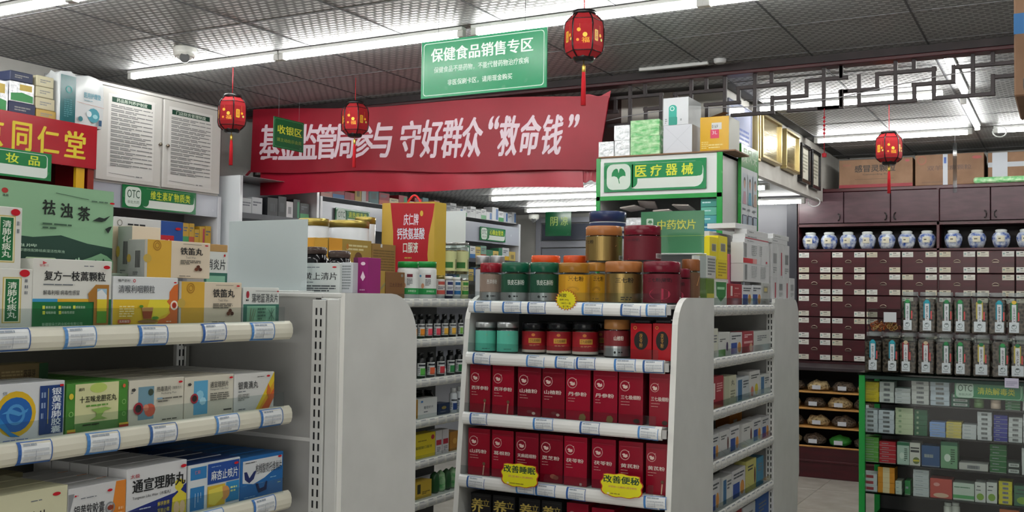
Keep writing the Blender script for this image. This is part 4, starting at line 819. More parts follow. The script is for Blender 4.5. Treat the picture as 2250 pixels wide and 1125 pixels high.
# glass jars with cream labels and small bottles further along
def herbjar(label, y, X, zb, R, h, lk, kl, it, name='tea_jar', group=None, body='c#dfe4e2', fill='herb', rz=pi/2-.55, arc=1.8, lh=.012):
    def ex(q): q.lathe([(R*.9, .003), (R*.92, h*.72), (R*.5, h*.76)], fill, 16)
    return lathejar(name, label, 'jar', X, y, zb, [(R*.95, 0), (R, .004), (R, h-.02), (R*.9, h-.012), (R*.9, h-.01)], body, [(R*.97, h-.012), (R*.98, h-.001), (R*.9, h)], lk, lab=(R, h*.1, h*.62, arc, kl, it), extra=ex, group=group, rz=rz)
for i, (u, X) in enumerate(((984, -2.70), (1011, -2.70))):
    y, z = onX(u, 533, X); zz = 1.60
    herbjar('clear jar with cream label and silver lid on upper tier, %s' % ('left', 'right')[i], y, X, zz, .045, z-zz, 'm#b8b8b8', '#c3c690', [('r', 0, .55, .6, .85, '#2c6a2a'), ('b', .8, .4, .95, .9, '#3a3a30')], fill='herbl', group='clear jars with cream labels')
b = MB(); b.box(-.12, .12, -.05, .05, 0, .0045, 'c#dfe4e2'); b.box(-.12, -.115, -.05, .05, -.092, 0, 'c#dfe4e2'); b.box(.115, .12, -.05, .05, -.092, 0, 'c#dfe4e2')
b.build('acrylic_riser', None, (-2.70, 4.38, 1.594), pi/2, label='clear acrylic riser under the cream label jars', cat='riser')
cols = [('g#d4d6da', 'm#9a8a50', '#c9c2bc', '#b04a40'), ('g#20264a', 'g#d8dada', '#d4d8dc', '#20265a'), ('g#cfd4d8', 'g#d8dada', '#d4d8dc', '#1c5a8c'), ('g#c6cc9a', 'm#b0b0b0', '#c3c690', '#2c7a2c')]
for i, u in enumerate((966, 986, 1003, 1020)):
    y, z = onX(u, 605+2*i, -2.634); k, lk, lab, ac = cols[i]; R = .0215 if i else .026
    lathejar('supplement_bottle', ['white supplement bottle with gold lid', 'navy and white supplement bottle', 'white supplement bottle with blue label', 'pale green labelled bottle'][i]+' on top rail of middle gondola', 'bottle', -2.634, y, 1.478, [(R, 0), (R, z-1.478-.022), (R*.85, z-1.478-.018)], k, [(R*.9, z-1.478-.018), (R*.9, z-1.478)], lk, rz=pi/2-.5,
             lab=(R, .015, .075, 2.4, lab, [('r', .2, .1, .8, .3, ac), ('f', .2, .4, .8, .6, 2, '#4a4e60'), ('r', .1, .65, .9, .9, ac)]), n=16)
placard('blank white placard standing behind the gift box', 949, 1023, 464, 535, 4.55, 'g#cfd6d8', zb=1.745)
b = MB(); b.box(-.1, .1, -.04, .04, 0, .005, 'g#d2d6d6', .001); b.box(-.1, -.095, -.04, .04, -.24, 0, 'g#d2d6d6'); b.box(.095, .1, -.04, .04, -.24, 0, 'g#d2d6d6'); b.build('placard_riser', None, (onY(986, 540, 4.55)[0], 4.55, 1.74), 0, label='white riser under the second blank placard', cat='riser')
# --- goods on middle gondola shelves
def bott(label, u, v, zb, X, R, k, lk, labc, ac, grp, hshift=0):
    y, z = onX(u, v, X); hh = max(.07, z-zb)
    lathejar('supplement_bottle', label, 'bottle', X, y, zb, [(R*.95, 0), (R, .003), (R, hh-.03), (R*.6, hh-.02)], k, [(R*.68, hh-.022), (R*.68, hh-.001), (R*.6, hh)], lk, group=grp, rz=pi/2-.5, lab=(R, .012, hh*.5, 2.6, labc, [('r', .15, .1, .85, .25, '#30343c'), ('r', .3, .4, .95, .95, ac), ('f', .05, .35, .25, .9, 4, '#6a6e74')]), n=14)
Z2 = [z-.003 for z in LG2]
for i, (u, ac) in enumerate(((908, '#d88a2a'), (925, '#e08a2a'), (942, '#e05060'), (960, '#d8485a'), (977, '#dca83a'), (994, '#dca83a'), (1012, '#7ab04a'))):
    bott('dark bottle with %s label on first shelf of middle gondola, %s from left' % (['orange', 'orange', 'pink', 'pink', 'yellow', 'yellow', 'green'][i], ORD[i]), u, 690, Z2[1], -2.635, .0185 if i < 6 else .014, 'g#15181a', 'g#101214', '#cfd2d2', ac, 'dark bottles on first shelf')
for i, (u, ac) in enumerate(((925, '#5ab04a'), (946, '#d8603a'), (968, '#c83a44'), (990, '#2c7a44'), (1008, '#2c7a44'))):
    bott('dark bottle with %s label on second shelf of middle gondola, %s from left' % (['lime', 'orange', 'red', 'green', 'green'][i], ORD[i]), u, 775-2*i, Z2[2], -2.635, .0205, 'g#15181a', 'g#101214', '#cfd2d2', ac, 'dark bottles on second shelf')
XB('white carton with fine title on third shelf of middle gondola', 918, 960, 875, Z2[3], -2.635, .06, '#d4d6d4', [('t', '葡萄籽片', .3, .4, .8, .55, '#3a4a5a', 0), ('e', .2, .15, .06, .06, '#4a80b8'), ('f', .3, .65, .8, .75, 1, G)], faces={'l': '#b98a3a'})
XB('dark navy carton beside the white carton on third shelf', 962, 988, 886, Z2[3], -2.64, .06, '#1c2c4a', [('e', .5, .4, .2, .15, '#8a7a40'), ('f', .2, .7, .8, .8, 1, '#8a90a4')])
for i, u in enumerate((996, 1010)):
    bott('white bottle with blue emblem on third shelf, %s' % ('left', 'right')[i], u, 852-3*i, Z2[3], -2.64, .019, 'g#cdd2d6', 'g#d4d6d6', '#cfd4da', '#27427e', 'white bottles on third shelf')
for i, u in enumerate((920, 941)):
    bott('dark green bottle behind cartons on third shelf, %s' % ('left', 'right')[i], u, 856, Z2[3], -2.75, .03, 'g#14281c', 'g#101214', '#2c4a34', '#3a6a44', 'dark green bottles on third shelf')
XB('bright yellow carton on fourth shelf of middle gondola', 908, 956, 953, Z2[4], -2.635, .06, '#d4be28', [('t', '葡醛酸口服液', .1, .5, .85, .62, '#4a5a2a', .01), ('e', .88, .2, .08, .1, '#b03040'), ('f', .2, .25, .7, .33, 1, '#8a7a20')])
for i, u in enumerate((957, 972)):
    XB('white and red carton on fourth shelf, %s of two' % ('left', 'right')[i], u, u+14, 946-3*i, Z2[4], -2.64, .05, '#ccc8ca', [('r', .1, .4, .9, .62, '#b02a3c'), ('f', .2, .7, .8, .9, 3, G)], group='white and red cartons on fourth shelf')
XB('orange carton at right end of fourth shelf', 988, 1010, 948, Z2[4], -2.64, .06, '#a8742e', [('e', .5, .5, .2, .15, '#c89848')])
XB('yellow carton on fifth shelf of middle gondola', 913, 948, 1057, Z2[5], -2.635, .06, '#c8a838', [('r', .1, .15, .3, .7, '#3a3a28'), ('f', .4, .6, .9, .8, 2, '#6a5a20')])
for i in range(5):
    y, z = onX(955+13*i, 1035, -2.66); b = MB(); b.lathe([(.018, 0), (.0245, .01), (.0245, .05), (.02, .085), (.004, .1)], 'wrapg' if i % 2 else 'g#2c5a34', 10)
    b.build('herbal_sachet', None, (-2.66, y, Z2[5]), i*.4, label='dark green wrapped sachet on fifth shelf, %s from left' % ORD[i], cat='sachet', group='green sachets on fifth shelf')
# ================================================================== CENTRAL STAND GOODS
ZE = [z-.0035 for z in LE]
def pjar(label, u0, u1, vt, zb, Y, lk, lh, kind, it=(), sh=0, group=None, name='powder_jar', low=.30, z1=None):
    """screw-lid powder jar; kind: (upper label colour, lower label colour, body, contents)"""
    x0, x1 = onY(u0, vt+30, Y)[0], onY(u1, vt+30, Y)[0]; R = (x1-x0)/2*.93; x = (x0+x1)/2; h = (z1 or onY((u0+u1)/2, vt, Y)[1])-zb
    up, lo, bk, ck = kind
    r = thing(name, label, 'jar', (x, Y, zb), radians(33), group)
    b = MB(); b.lathe([(R*.9, 0), (R*.97, .004), (R*.97, h*.82), (R*.86, h*.87), (R*.86, h*.9)], bk, 28); b.build('jar_body', r)
    b = MB(); L = [(R*.95, h*(1-lh)), (R*.98, h*(1-lh)+.002), (R*.98, h-.004), (R*.93, h)]; b.lathe(L, lk, 28); b.build('lid', r)
    if ck: b = MB(); b.lathe([(R*.8, .006), (R*.88, h*.70), (R*.6, h*.74)], ck, 18); b.build('contents', r)
    b = MB(); f = cylf(R*.972, .006, h*.66, 4.2); art(b, f, [('r', 0, 0, 1, 1-low, up)]+([('r', 0, 1-low, 1, 1, lo)] if low else [])+list(it)); b.build('label', r)
    return zb+h
PJ = 'c#cfd4d6'
zt0 = ZE[0]
s1 = lambda c: [('p', [(.2, .5), (.5, .12), (.8, .45), (.8, .7), (.2, .7)], c), ('t', '西洋参粉', .40, .2, .62, .38, '#dcdcd8'), ('e', .42, .85, .025, .05, '#2a2a2c'), ('f', .48, .8, .6, .9, 1, '#2a2a2c')]
pjar('small jar with red lid and silver foot, leftmost on top of stand', 1056, 1102, 578, zt0, 2.97, 'g#8c1526', .25, ('#8f7c70', 'm#b9b9ba', PJ, 'herbl'), s1('#6d5a50'))
s2 = [('p', [(.5, .05), (.85, .5), (.85, .7), (.42, .7)], '#16241e'), ('t', '铁皮石斛粉', .34, .22, .62, .42, '#dfe6de'), ('e', .38, .85, .022, .05, '#2a2a2c'), ('f', .44, .8, .56, .9, 1, '#2a2a2c')]
for i, (a, c) in enumerate(((1103, 1165), (1166, 1228))):
    pjar('small jar with green lid and silver foot, %s of two' % ('left', 'right')[i], a, c, 577, zt0, 2.97, 'g#12583f', .25, ('#134a34', 'm#b9b9ba', PJ, 'herbl'), s2)
y1 = [('r', .33, .05, .66, .96, '#d39d1e'), ('t', '三七粉', .38, .07, .62, .25, '#2c1e08', .02), ('f', .36, .86, .66, .95, 1, '#7a5a14'), ('f', .7, .3, .8, .7, 3, '#b98a24'), ('e', .45, .55, .1, .1, '#c08f1e', 12)]
pjar('yellow jar with ochre lid standing in the middle of the top', 1228, 1295, 578, zt0, 2.98, 'g#9c6c22', .25, ('#c08a16', '#c08a16', PJ, 'herbl'), y1, low=0)
s3 = [('p', [(.5, 1), (.78, .5), (1, .0), (1, 1)], '#7d4a3e'), ('l', .5, 1, .79, .5, .003, '#cf9a5e'), ('t', '三七粉', .35, .14, .58, .32, '#17120a', .02), ('l', .36, .36, .54, .36, .0008, '#2a241a'), ('f', .42, .8, .56, .95, 2, '#2a241a'), ('f', .72, .85, .8, .9, 1, '#e0c8b8')]
s3b = [('p', [(.38, 1), (.62, .4), (.8, .0), (1, .0), (1, 1)], '#7d4a3e'), ('l', .38, 1, .62, .4, .003, '#cf9a5e'), ('l', .62, .4, .72, .1, .002, '#cf9a5e'), ('t', '三七粉', .14, .15, .32, .3, '#2a241a'), ('r', .68, .78, .82, .95, '#d8d4cc'), ('b', .69, .8, .81, .93, '#2a241a')]
c3 = [('t', '三七粉(破壁)', .26, .14, .58, .3, '#1c040c', .02), ('l', .45, .96, .84, .2, .003, '#d08a40'), ('e', .42, .7, .14, .2, '#a02a44', 14), ('r', .74, .8, .84, .97, '#d8d4d4'), ('b', .75, .82, .83, .95, '#30101c')]
c3b = [('t', '七粉(破壁)', .2, .12, .42, .25, '#3a0c1c'), ('l', .26, .97, .68, .1, .003, '#d08a40'), ('r', .64, .72, .8, .92, '#d8d4d4'), ('b', .65, .74, .79, .9, '#30101c'), ('f', .2, .8, .3, .92, 2, '#5a1424')]
zg_ = pjar('large gold labelled jar with copper lid, lower one', 1329, 1413, 575, zt0, 3.02, 'g#a5693a', .26, ('m#97804e', 'm#97804e', PJ, 'herbl'), s3, low=0)
zc_ = pjar('large crimson jar with dark red lid, lower one', 1412, 1497, 575, zt0, 3.02, 'g#6e1026', .26, ('#640c20', '#640c20', PJ, 'g#6e1026'), c3, low=0)
pjar('yellow jar with ochre lid, narrow view left of the gold jar', 1290, 1334, 584, zt0, 3.10, 'g#b07830', .22, ('#c08a16', '#c08a16', PJ, 'herbl'), y1, low=0, z1=zg_)
pjar('crimson jar partly hidden behind the lower crimson jar', 1462, 1518, 581, zt0, 3.135, 'g#6e1026', .26, ('#640c20', '#640c20', PJ, 'g#6e1026'), c3, low=0, z1=zt0+.115)
pjar('brown and gold jar with copper lid at right end, half hidden', 1497, 1539, 570, zt0, 3.21, 'g#8a5430', .26, ('#6a4a34', '#6a4a34', PJ, 'herbl'), s3b, low=0)
pjar('large gold labelled jar with copper lid, stacked upper left', 1287, 1368, 498, max(zg_, zc_)+.0, 3.13, 'g#a5693a', .27, ('m#97804e', 'm#97804e', PJ, 'herbl'), s3b, low=0)
pjar('large crimson jar with dark red lid, stacked upper right', 1370, 1454, 497, max(zg_, zc_)+.0, 3.09, 'g#6e1026', .27, ('#640c20', '#640c20', PJ, 'g#6e1026'), c3b, low=0)
for i, (a, c) in enumerate(((1168, 1231), (1238, 1290))):
    pjar('canister with bright orange lid behind the jars, %s of two' % ('left', 'right')[i], a, c, 562, zt0, 3.16, 'g#d8501e', .2, ('#c8ccd0', '#c8ccd0', PJ, None), (), low=0)
for i, (a, c) in enumerate(((1046, 1076), (1078, 1108))):
    pjar('silver lidded jar behind the red lidded jar, %s of two' % ('left', 'right')[i], a, c, 562, zt0, 3.17, 'm#a8a8aa', .2, ('#b8bcc0', '#b8bcc0', PJ, 'g#8a3030'), (), low=0)
# striped round tin + white tins behind
x, z = onY(1326, 465, 3.22); zb = 1.5+.12
b = MB()
R = .062; pr = [(R, 0)]; ks = []
zz = [0, .02, .034, .042, .052, .07, .078, .094]
hh = z-zb
lathejar('striped_tin', 'round white tin with navy stripes stacked behind the jars', 'tin', x, 3.257, max(zg_, zc_)+.001, [(R, 0), (R, .06), (R, .07), (R, .083), (R, .10), (R, .112), (R, z-.036-max(zg_, zc_))], 'g#d8dade', [(R*1.02, z-.036-max(zg_, zc_)), (R*1.03, z-.004-max(zg_, zc_)), (R*.99, z-max(zg_, zc_))], 'g#26345c',
         lab=(R, .05, .09, 3.0, '#d8dade', [('r', 0, .0, 1, .14, '#26345c'), ('r', 0, .3, 1, .4, '#26345c'), ('r', .5, .5, 1, .6, '#26345c'), ('r', .05, .45, .2, .8, '#b0202c')]), rz=.4)
# green placard
r = placard('translucent green placard with yellow characters on top of stand', 1408, 1547, 464, 563, 3.30, 'p#4d8562', zb=1.645, items=[('R', .09, .16, .2, .34, .004, '#c9dccc'), ('p', [(.11, .26), (.13, .2), (.17, .2), (.19, .26), (.155, .27), (.15, .32), (.145, .27)], '#4f8a60'), ('t', '中药饮片', .27, .2, .87, .42, '#c9cf5a', .02), ('l', 0, .57, 1, .57, .001, '#9fc05a')])
b = MB(); b.box(-.11, .11, -.03, .03, 0, .004, 'c#e8ecec', .001); b.box(-.11, -.106, -.03, .03, -.163, 0, 'c#e8ecec'); b.box(.106, .11, -.03, .03, -.163, 0, 'c#e8ecec'); b.build('placard_riser', None, (onY(1477, 560, 3.3)[0], 3.30, 1.641), 0, label='clear riser under the green placard', cat='riser')
# second shelf
zt0 = ZE[1]
for i, (a, c) in enumerate(((1041, 1087), (1088, 1135))):
    pjar('clear jar with mint label and silver lid, %s of two' % ('left', 'right')[i], a+5, c+3, 707, zt0, 2.955, 'm#c4c8ca', .19, ('#5cc0a8', '#5cc0a8', 'c#dfe6e4', 'wrap'), [('p', [(.35, .85), (.5, .15), (.65, .85)], '#6fc8b4'), ('l', .35, .85, .5, .15, .0006, '#a89c70'), ('l', .65, .85, .5, .15, .0006, '#a89c70'), ('f', .4, .85, .6, .9, 1, '#2a4a44')], low=0)
rb = [('r', .36, .32, .6, .55, '#c9963a'), ('t', '三七超细粉', .38, .36, .58, .5, '#3a1810'), ('e', .45, .16, .035, .07, '#d8803a'), ('f', .38, .62, .58, .7, 2, '#c88a6a'), ('f', .72, .25, .84, .7, 4, '#a83a40')]
for i, (a, c, Y) in enumerate(((1148, 1202, 3.0), (1202, 1258, 3.0), (1258, 1315, 3.0), (1178, 1228, 3.13), (1236, 1286, 3.13), (1296, 1346, 3.13))):
    pjar('red jar with black lid on second shelf, %s' % ['left of front three', 'middle of front three', 'right of front three', 'left of the back three', 'middle of the back three', 'right of the back three'][i], a, c, 708 if i < 3 else 706, zt0, Y, 'g#14161c', .22, ('#9c1622', '#c9bdb0', 'c#dcd2c8', '#c9bdb0'), rb, low=.12, group='red jars with black lids')
pjar('jar with copper lid, dark red label and silver foot on second shelf', 1327, 1385, 702, zt0, 2.98, 'g#a87440', .26, ('#7a2228', 'm#b4b4b6', PJ, 'g#8a2a2c'), [('t', '山楂粉', .4, .2, .58, .38, '#e0d8cc', .02), ('p', [(.3, .7), (.5, .45), (.8, .6), (.8, .7)], '#6a181e'), ('e', .42, .85, .02, .05, '#2a2a2c'), ('f', .48, .8, .58, .9, 1, '#2a2a2c')], low=.4)
for i, (a, c) in enumerate(((1385, 1432), (1434, 1476))):
    YBx('red square tin with black oval on second shelf, %s' % ('left', 'right')[i], a, c, 711, zt0, 2.93, .07, 'g#a81420', [('e', .5, .47, .33, .26, '#15100e', 24), ('t', '茯\n苓\n粉', .42, .28, .58, .66, '#b8863a'), ('o', .22, .12, .08, .3, '#c89040')], name='square_tin', cat='tin')
    x = (onY(a, 740, 2.93)[0]+onY(c, 740, 2.93)[0])/2
    b = MB(); b.box(-.026, .026, -.026, .026, 0, .012, 'g#14141a', .003); o = b.build('tin_lid', None, (0, .035, onY((a+c)/2, 711, 2.93)[1]-zt0)); o.parent = bpy.data.objects['square_tin' if i == 0 else 'square_tin.001']
# tall cartons
def emblem(): return [('o', .26, .27, .2, .12, '#c9a09a'), ('e', .22, .265, .07, .022, '#dcc0b8', 12), ('p', [(.2, .29), (.36, .25), (.38, .3), (.3, .325), (.18, .31)], '#dcc0b8'), ('e', .42, .2, .02, 0, '#dcc0b8', 6)]
def picA(k):
    return {'root': [('l', .72, .98, .76, .78, .004, '#c9a58c'), ('e', .76, .74, .07, .035, '#6a4a34', 8)], 'berry': [('e', .55, .9, .14, .035, '#7a2a30', 7), ('e', .72, .93, .08, .03, '#d8c0b4', 8)], 'leaf': [('p', [(.55, .97), (.6, .88), (.75, .86), (.85, .92), (.8, 1), (.65, 1)], '#7a6438')], 'dark': [('e', .75, .93, .14, .045, '#3a2a22', 7)], 'mush': [('e', .6, .86, .14, .05, '#a8604a', 9), ('e', .72, .88, .12, .045, '#8c4a3a', 9)], 'cube': [('r', .7, .93, .8, .98, '#c0a8a4')]}[k]
row3 = [(1029, 1077, '西洋参粉', 'root'), (1081, 1129, '西洋参粉', 'root'), (1137, 1188, '山楂粉', 'berry'), (1191, 1241, '山楂粉', 'berry'), (1243, 1297, '丹参粉', 'leaf'), (1303, 1357, '丹参粉', 'leaf'), (1359, 1413, '三七极细粉', 'dark'), (1426, 1477, '三七极细粉', 'dark')]
row4 = [(1028, 1076, '山药粉', 'root'), (1080, 1128, '葛根粉', 'root'), (1132, 1183, '天麻超细粉', 'berry'), (1186, 1237, '灵芝粉', 'mush'), (1239, 1290, '茯苓粉', 'cube'), (1300, 1353, '茯苓粉', 'cube'), (1359, 1413, '黄芪粉', 'leaf'), (1419, 1473, '黄芪粉', 'root')]
pics = {'root': 'pale root picture', 'berry': 'small berry picture', 'leaf': 'brown leaf picture', 'dark': 'dark herb picture', 'mush': 'mushroom slice picture', 'cube': 'white cube picture'}
for ri, (row, zi, off) in enumerate(((row3, 2, 0), (row4, 3, 0))):
    for i, (a, c, tx, pk) in enumerate(row):
        Yf = 2.935+YO[zi]+.004*(i % 2); n = len(tx)
        it = emblem()+[('t', tx, .1, .445, .92 if n > 3 else .86, .525, '#e0cfc8', .02), ('f', .1, .565, .55, .585, 1, '#c99a94'), ('f', .1, .62, .6, .64, 1, '#c99a94'), ('l', .08, .1, .9, .1, .0005, '#b8485a'), ('l', .06, .08, .96, .08, .0004, '#5a0a18')]+picA(pk)
        col = ('#8d0f24', '#930e26', '#7e0f24', '#7c0e22', '#96102a', '#90102a', '#8a0f26', '#8b1026')[i]
        YBx('tall dark red carton, %s from left on the %s carton shelf, %s' % (ORD[i], ('upper', 'lower')[ri], pics[pk]), a, c, 0, ZE[zi], Yf, .075, 'g'+col, it, group='tall dark red powder cartons on the %s shelf' % ('upper', 'lower')[ri]) if False else None
        x0, x1 = max(-1.737, onY(a, 870+130*ri, Yf)[0]), min(-1.0425, onY(c, 870+130*ri, Yf)[0]); w, h = x1-x0-.001, .150 if ri else .157
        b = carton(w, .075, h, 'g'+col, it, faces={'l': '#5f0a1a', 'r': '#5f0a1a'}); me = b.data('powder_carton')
        for k in range(3):
            link('powder_carton', me, None, ((x0+x1)/2, Yf+k*.078, ZE[zi]), 0, ('tall dark red carton, %s from left on %s carton shelf, with %s' % (ORD[i], ('upper', 'lower')[ri], pics[pk])) if k == 0 else '%s carton in the row behind the %s red carton of %s shelf' % (ORD[k-1], ORD[i], ('upper', 'lower')[ri]), 'box', 'tall dark red powder cartons on the %s shelf' % ('upper', 'lower')[ri])
for i, (a, c) in enumerate(((1034, 1078), (1081, 1130), (1137, 1184), (1186, 1231))):
    x0, x1 = onY(a, 1110, 2.89)[0], onY(c, 1110, 2.89)[0]; w = x1-x0-.001
    b = carton(w, .09, .145, '#17161a', [('t', '养', .05, .12, .62, .42, '#c9b25a', .03), ('t', '立', .62, .12, .95, .27, '#c9b25a', 0), ('l', .05, .05, .95, .05, .0006, '#4a4a48')]); b.build('tonic_carton', None, ((x0+x1)/2, 2.89+.004*i, ZE[4]), 0, label='black carton with large gold character on bottom shelf, %s from left' % ORD[i], cat='box', group='black tonic cartons')
for i, (a, c) in enumerate(((1245, 1293), (1300, 1350), (1356, 1410), (1418, 1470))):
    x0, x1 = onY(a, 1110, 2.89)[0], min(-1.0425, onY(c, 1110, 2.89)[0])
    b = carton(x1-x0-.001, .09, .15-.006*i, 'g#8a0f26', emblem()); b.build('powder_carton', None, ((x0+x1)/2, 2.89, ZE[4]), 0, label='dark red carton top on bottom shelf, %s right of the black cartons' % ORD[i], cat='box', group='dark red cartons on bottom shelf')
# starburst and shelf talkers
x, z = onY(1240, 659, 2.88); n = 22
def star(fr): return [fr(.5+(.5 if i % 2 == 0 else .41)*cos(2*pi*i/(2*n)), .5-(.5 if i % 2 == 0 else .41)*sin(2*pi*i/(2*n)), 0) for i in range(2*n)]
w = .078; fr = front(w, w*.86, 0, 0)
def st(s): return [(.5+s*(.5 if i % 2 == 0 else .41)*cos(pi*i/n), .5-s*(.5 if i % 2 == 0 else .41)*sin(pi*i/n)) for i in range(2*n)]
b = MB(); b.prism(st(1), fr, .0012, '#b0301c'); art(b, fr, [('p', st(.93), '#e3d51e'), ('t', '阿胶', .2, .2, .52, .38, '#2a2410', .02), ('t', '福牌 250g', .2, .44, .62, .55, '#5a5424', 0), ('t', '188元一盒', .28, .6, .72, .7, '#5a5424', 0), ('t', '满二赠一', .35, .76, .7, .85, '#5a5424', 0)])
b.build('starburst_tag', None, (x, 2.8925, z-w*.43), 0, label='yellow starburst price tag with red edge on the top rail', cat='price tag')
def blob(u0, u1, v0, v1, Y, txt, sub, label):
    x0, z1 = onY(u0, v0, Y); x1, z0 = onY(u1, v1, Y); w, h = x1-x0, z1-z0; fr = front(w, h)
    def pts(s):
        o = []
        for i in range(48): a = 2*pi*i/48; q = s*(1+.045*sin(a*9)); cx, cy = cos(a), sin(a); m = max(abs(cx), abs(cy)*1.0)**.55; o.append((.5+.48*q*cx/m, .5-.46*q*cy/m))
        return o
    b = MB(); b.prism(pts(1), fr, .001, '#b8401c'); art(b, fr, [('p', pts(.95), '#e2dc1c'), ('t', txt, .09, .14, .9, .42, '#15402e', .03), ('t', sub, .2, .52, .85, .6, '#c86a70', 0), ('f', .25, .8, .7, .86, 1, '#8a7a20'), ('e', .2, .83, .03, .04, '#e8e0b0')])
    b.build('shelf_talker', None, ((x0+x1)/2, Y, z0), 0, label=label, cat='sign')
blob(1100, 1184, 1012, 1078, 2.836, '改善睡眠', '灵芝粉+天麻粉', 'left yellow cloud shaped shelf sign with dark green characters')
blob(1318, 1414, 1034, 1102, 2.836, '改善便秘', '茯苓粉+山楂粉+西洋参粉', 'right yellow cloud shaped shelf sign with dark green characters')
# ================================================================== RIGHT GONDOLA GOODS
XG = -1.115
ZG = [z-.0035 for z in LG3]
def gx(label, u0, u1, vt, zb, col, it=(), X=XG, d=.05, name='medicine_box', **k): return XB(label+' of right gondola', u0, u1, vt, zb, X, d, col, it, name=name, ymax=4.333, **k)
herb = lambda c1='#c98a40', c2='#2c4a94': [('f', .1, .1, .9, .32, 2, '#4a4e56'), ('r', .05, .45, .55, .95, c2), ('e', .75, .68, .16, .25, c1, 10)]
zb = ZG[0]
a1 = gx('olive green carton at left of bottom row on top', 1553, 1569, 612, zb, '#5f7a2c', [('r', 0, .55, 1, .75, '#b8b040')])
a2 = gx('white carton with green shield, bottom row on top', 1570, 1597, 617, zb, '#c8ccc4', [('p', [(.1, .05), (.95, .05), (.9, .6), (.5, .85), (.15, .6)], '#2f7a3c'), ('r', .2, .25, .8, .35, '#9cc8a0')])
a3 = gx('dark red carton with white strip, bottom row on top', 1598, 1630, 624, zb, '#9c2430', [('r', .22, .1, .34, .55, '#d8c8c4'), ('f', .5, .15, .9, .25, 1, '#d8a8a8'), ('f', .45, .4, .9, .6, 2, '#c87070')])
a4 = gx('white and blue carton with pill picture, bottom row left one', 1631, 1652, 627, zb, '#ccced2', herb())
a5 = gx('white and blue carton with pill picture, bottom row right one', 1653, 1673, 627, zb, '#ccced2', herb())
a6 = gx('grey carton with gold crest at end of bottom row', 1674, 1694, 622, zb, '#b0b2b0', [('R', .2, .15, .75, .45, .003, '#8a8a80'), ('R', .28, .22, .66, .38, .002, '#c8b878'), ('f', .2, .7, .8, .9, 2, '#8a8a80')])
X2g = XG-.055
h1 = 1.476+.058
for (u0, u1, vb, nm) in ((1553, 1600, 612, 'left'), (1602, 1634, 624, 'middle')):
    zt_ = onX((u0+u1)/2, vb, X2g)[1]; y0, y1_ = onX(u0, 640, X2g)[0], onX(u1, 640, X2g)[0]
    b = carton(y1_-y0-.001, .06, zt_-zb-.001, '#b8bab4'); b.build('medicine_box', None, (X2g, (y0+y1_)/2, zb), pi/2, label='pale carton supporting the upper row of right gondola, %s' % nm, cat='box')
zl = onX(1576, 612, X2g)[1]; zm_ = onX(1618, 624, X2g)[1]
gx('grey white carton end with fine print above the olive carton', 1553, 1573, 562, zl, '#b4b6b4', [('f', .1, .1, .9, .9, 6, '#6a6e70')], X=X2g)
b2_ = gx('bright yellow carton lying under two tall yellow cartons', 1574, 1598, 572, zl, '#d2c21e', [('f', .15, .1, .9, .9, 5, '#9a8a14')], X=X2g)
gx('tall yellow carton with barcode patch, left one', 1559, 1577, 521, b2_+.001, '#dccb1c', [('r', .25, .3, .8, .65, '#b8b8a8'), ('b', .3, .33, .75, .62, '#4a4a40')], X=X2g-.001)
gx('tall yellow carton with barcode patch, right one', 1578, 1598, 519, b2_+.001, '#dccb1c', [('r', .25, .3, .8, .65, '#b8b8a8'), ('b', .3, .33, .75, .62, '#4a4a40')], X=X2g-.001)
gx('pink carton with pale writing', 1600, 1629, 560, zm_, '#cf6a8c', [('f', .15, .35, .85, .8, 8, '#e6a8c0'), ('l', .05, .1, .95, .12, .001, '#b04a70')], X=X2g)
z3 = gx('large white carton lower, with grey print columns', 1633, 1697, 582, max(a4, a5, a6)+.0005, '#c9cacc', [('b', .05, .05, .14, .9, '#7a7e80'), ('f', .3, .1, .5, .8, 8, '#9a9ea0'), ('f', .65, .1, .85, .8, 8, '#9a9ea0')], X=XG-.002, d=.05)
z4 = gx('large white carton upper, with red fading band', 1633, 1697, 537, z3+.0, '#cfd0d2', [('r', .0, .74, .35, .97, '#c03038'), ('r', .35, .74, .5, .97, '#d89a98'), ('b', .03, .05, .12, .7, '#7a7e80'), ('f', .3, .08, .5, .6, 6, '#9a9ea0'), ('f', .6, .08, .7, .6, 6, '#9a9ea0'), ('e', .88, .85, .03, .06, '#b04050')], X=XG-.002, d=.05)
gx('white carton with red end lying behind the yellow cartons', 1558, 1632, 515, 1.476+.16, '#c6c6c4', [('r', .82, 0, 1, 1, '#9c2430'), ('f', .2, .3, .7, .6, 2, '#9a9a98')], X=X2g-.065, d=.07)
y0, y1_ = onX(1558, 600, X2g-.065)[0], onX(1632, 600, X2g-.065)[0]
b = carton(y1_-y0-.002, .07, 1.476+.16-zb-.001, '#b0b2ac'); b.build('medicine_box', None, (X2g-.065, (y0+y1_)/2, zb), pi/2, label='tall pale carton at the back supporting the red ended carton', cat='box')
zz_ = z4
for i, (u0, u1, vt) in enumerate(((1636, 1692, 529), (1637, 1693, 519), (1641, 1695, 509))):
    zz_ = gx('flat white carton lying on the tall white ones, %s of three' % ('lowest', 'middle', 'highest')[i], u0, u1, vt, zz_+.0005, '#cdced0', [('f', .1, .3, .6, .7, 1, '#8a8e90')]+([('r', .0, .7, 1, .95, '#b04a58')] if i == 1 else []), X=XG-.004-.002*i, d=.05)
b = MB(); b.box(-.11, .11, 0, .12, 0, .02, '#d0d1d3', .001); b.build('medicine_box', None, (X2g+.03, 4.06, zz_+.001), pi/2-.12, label='long white carton lying crooked on top of the pile', cat='box')
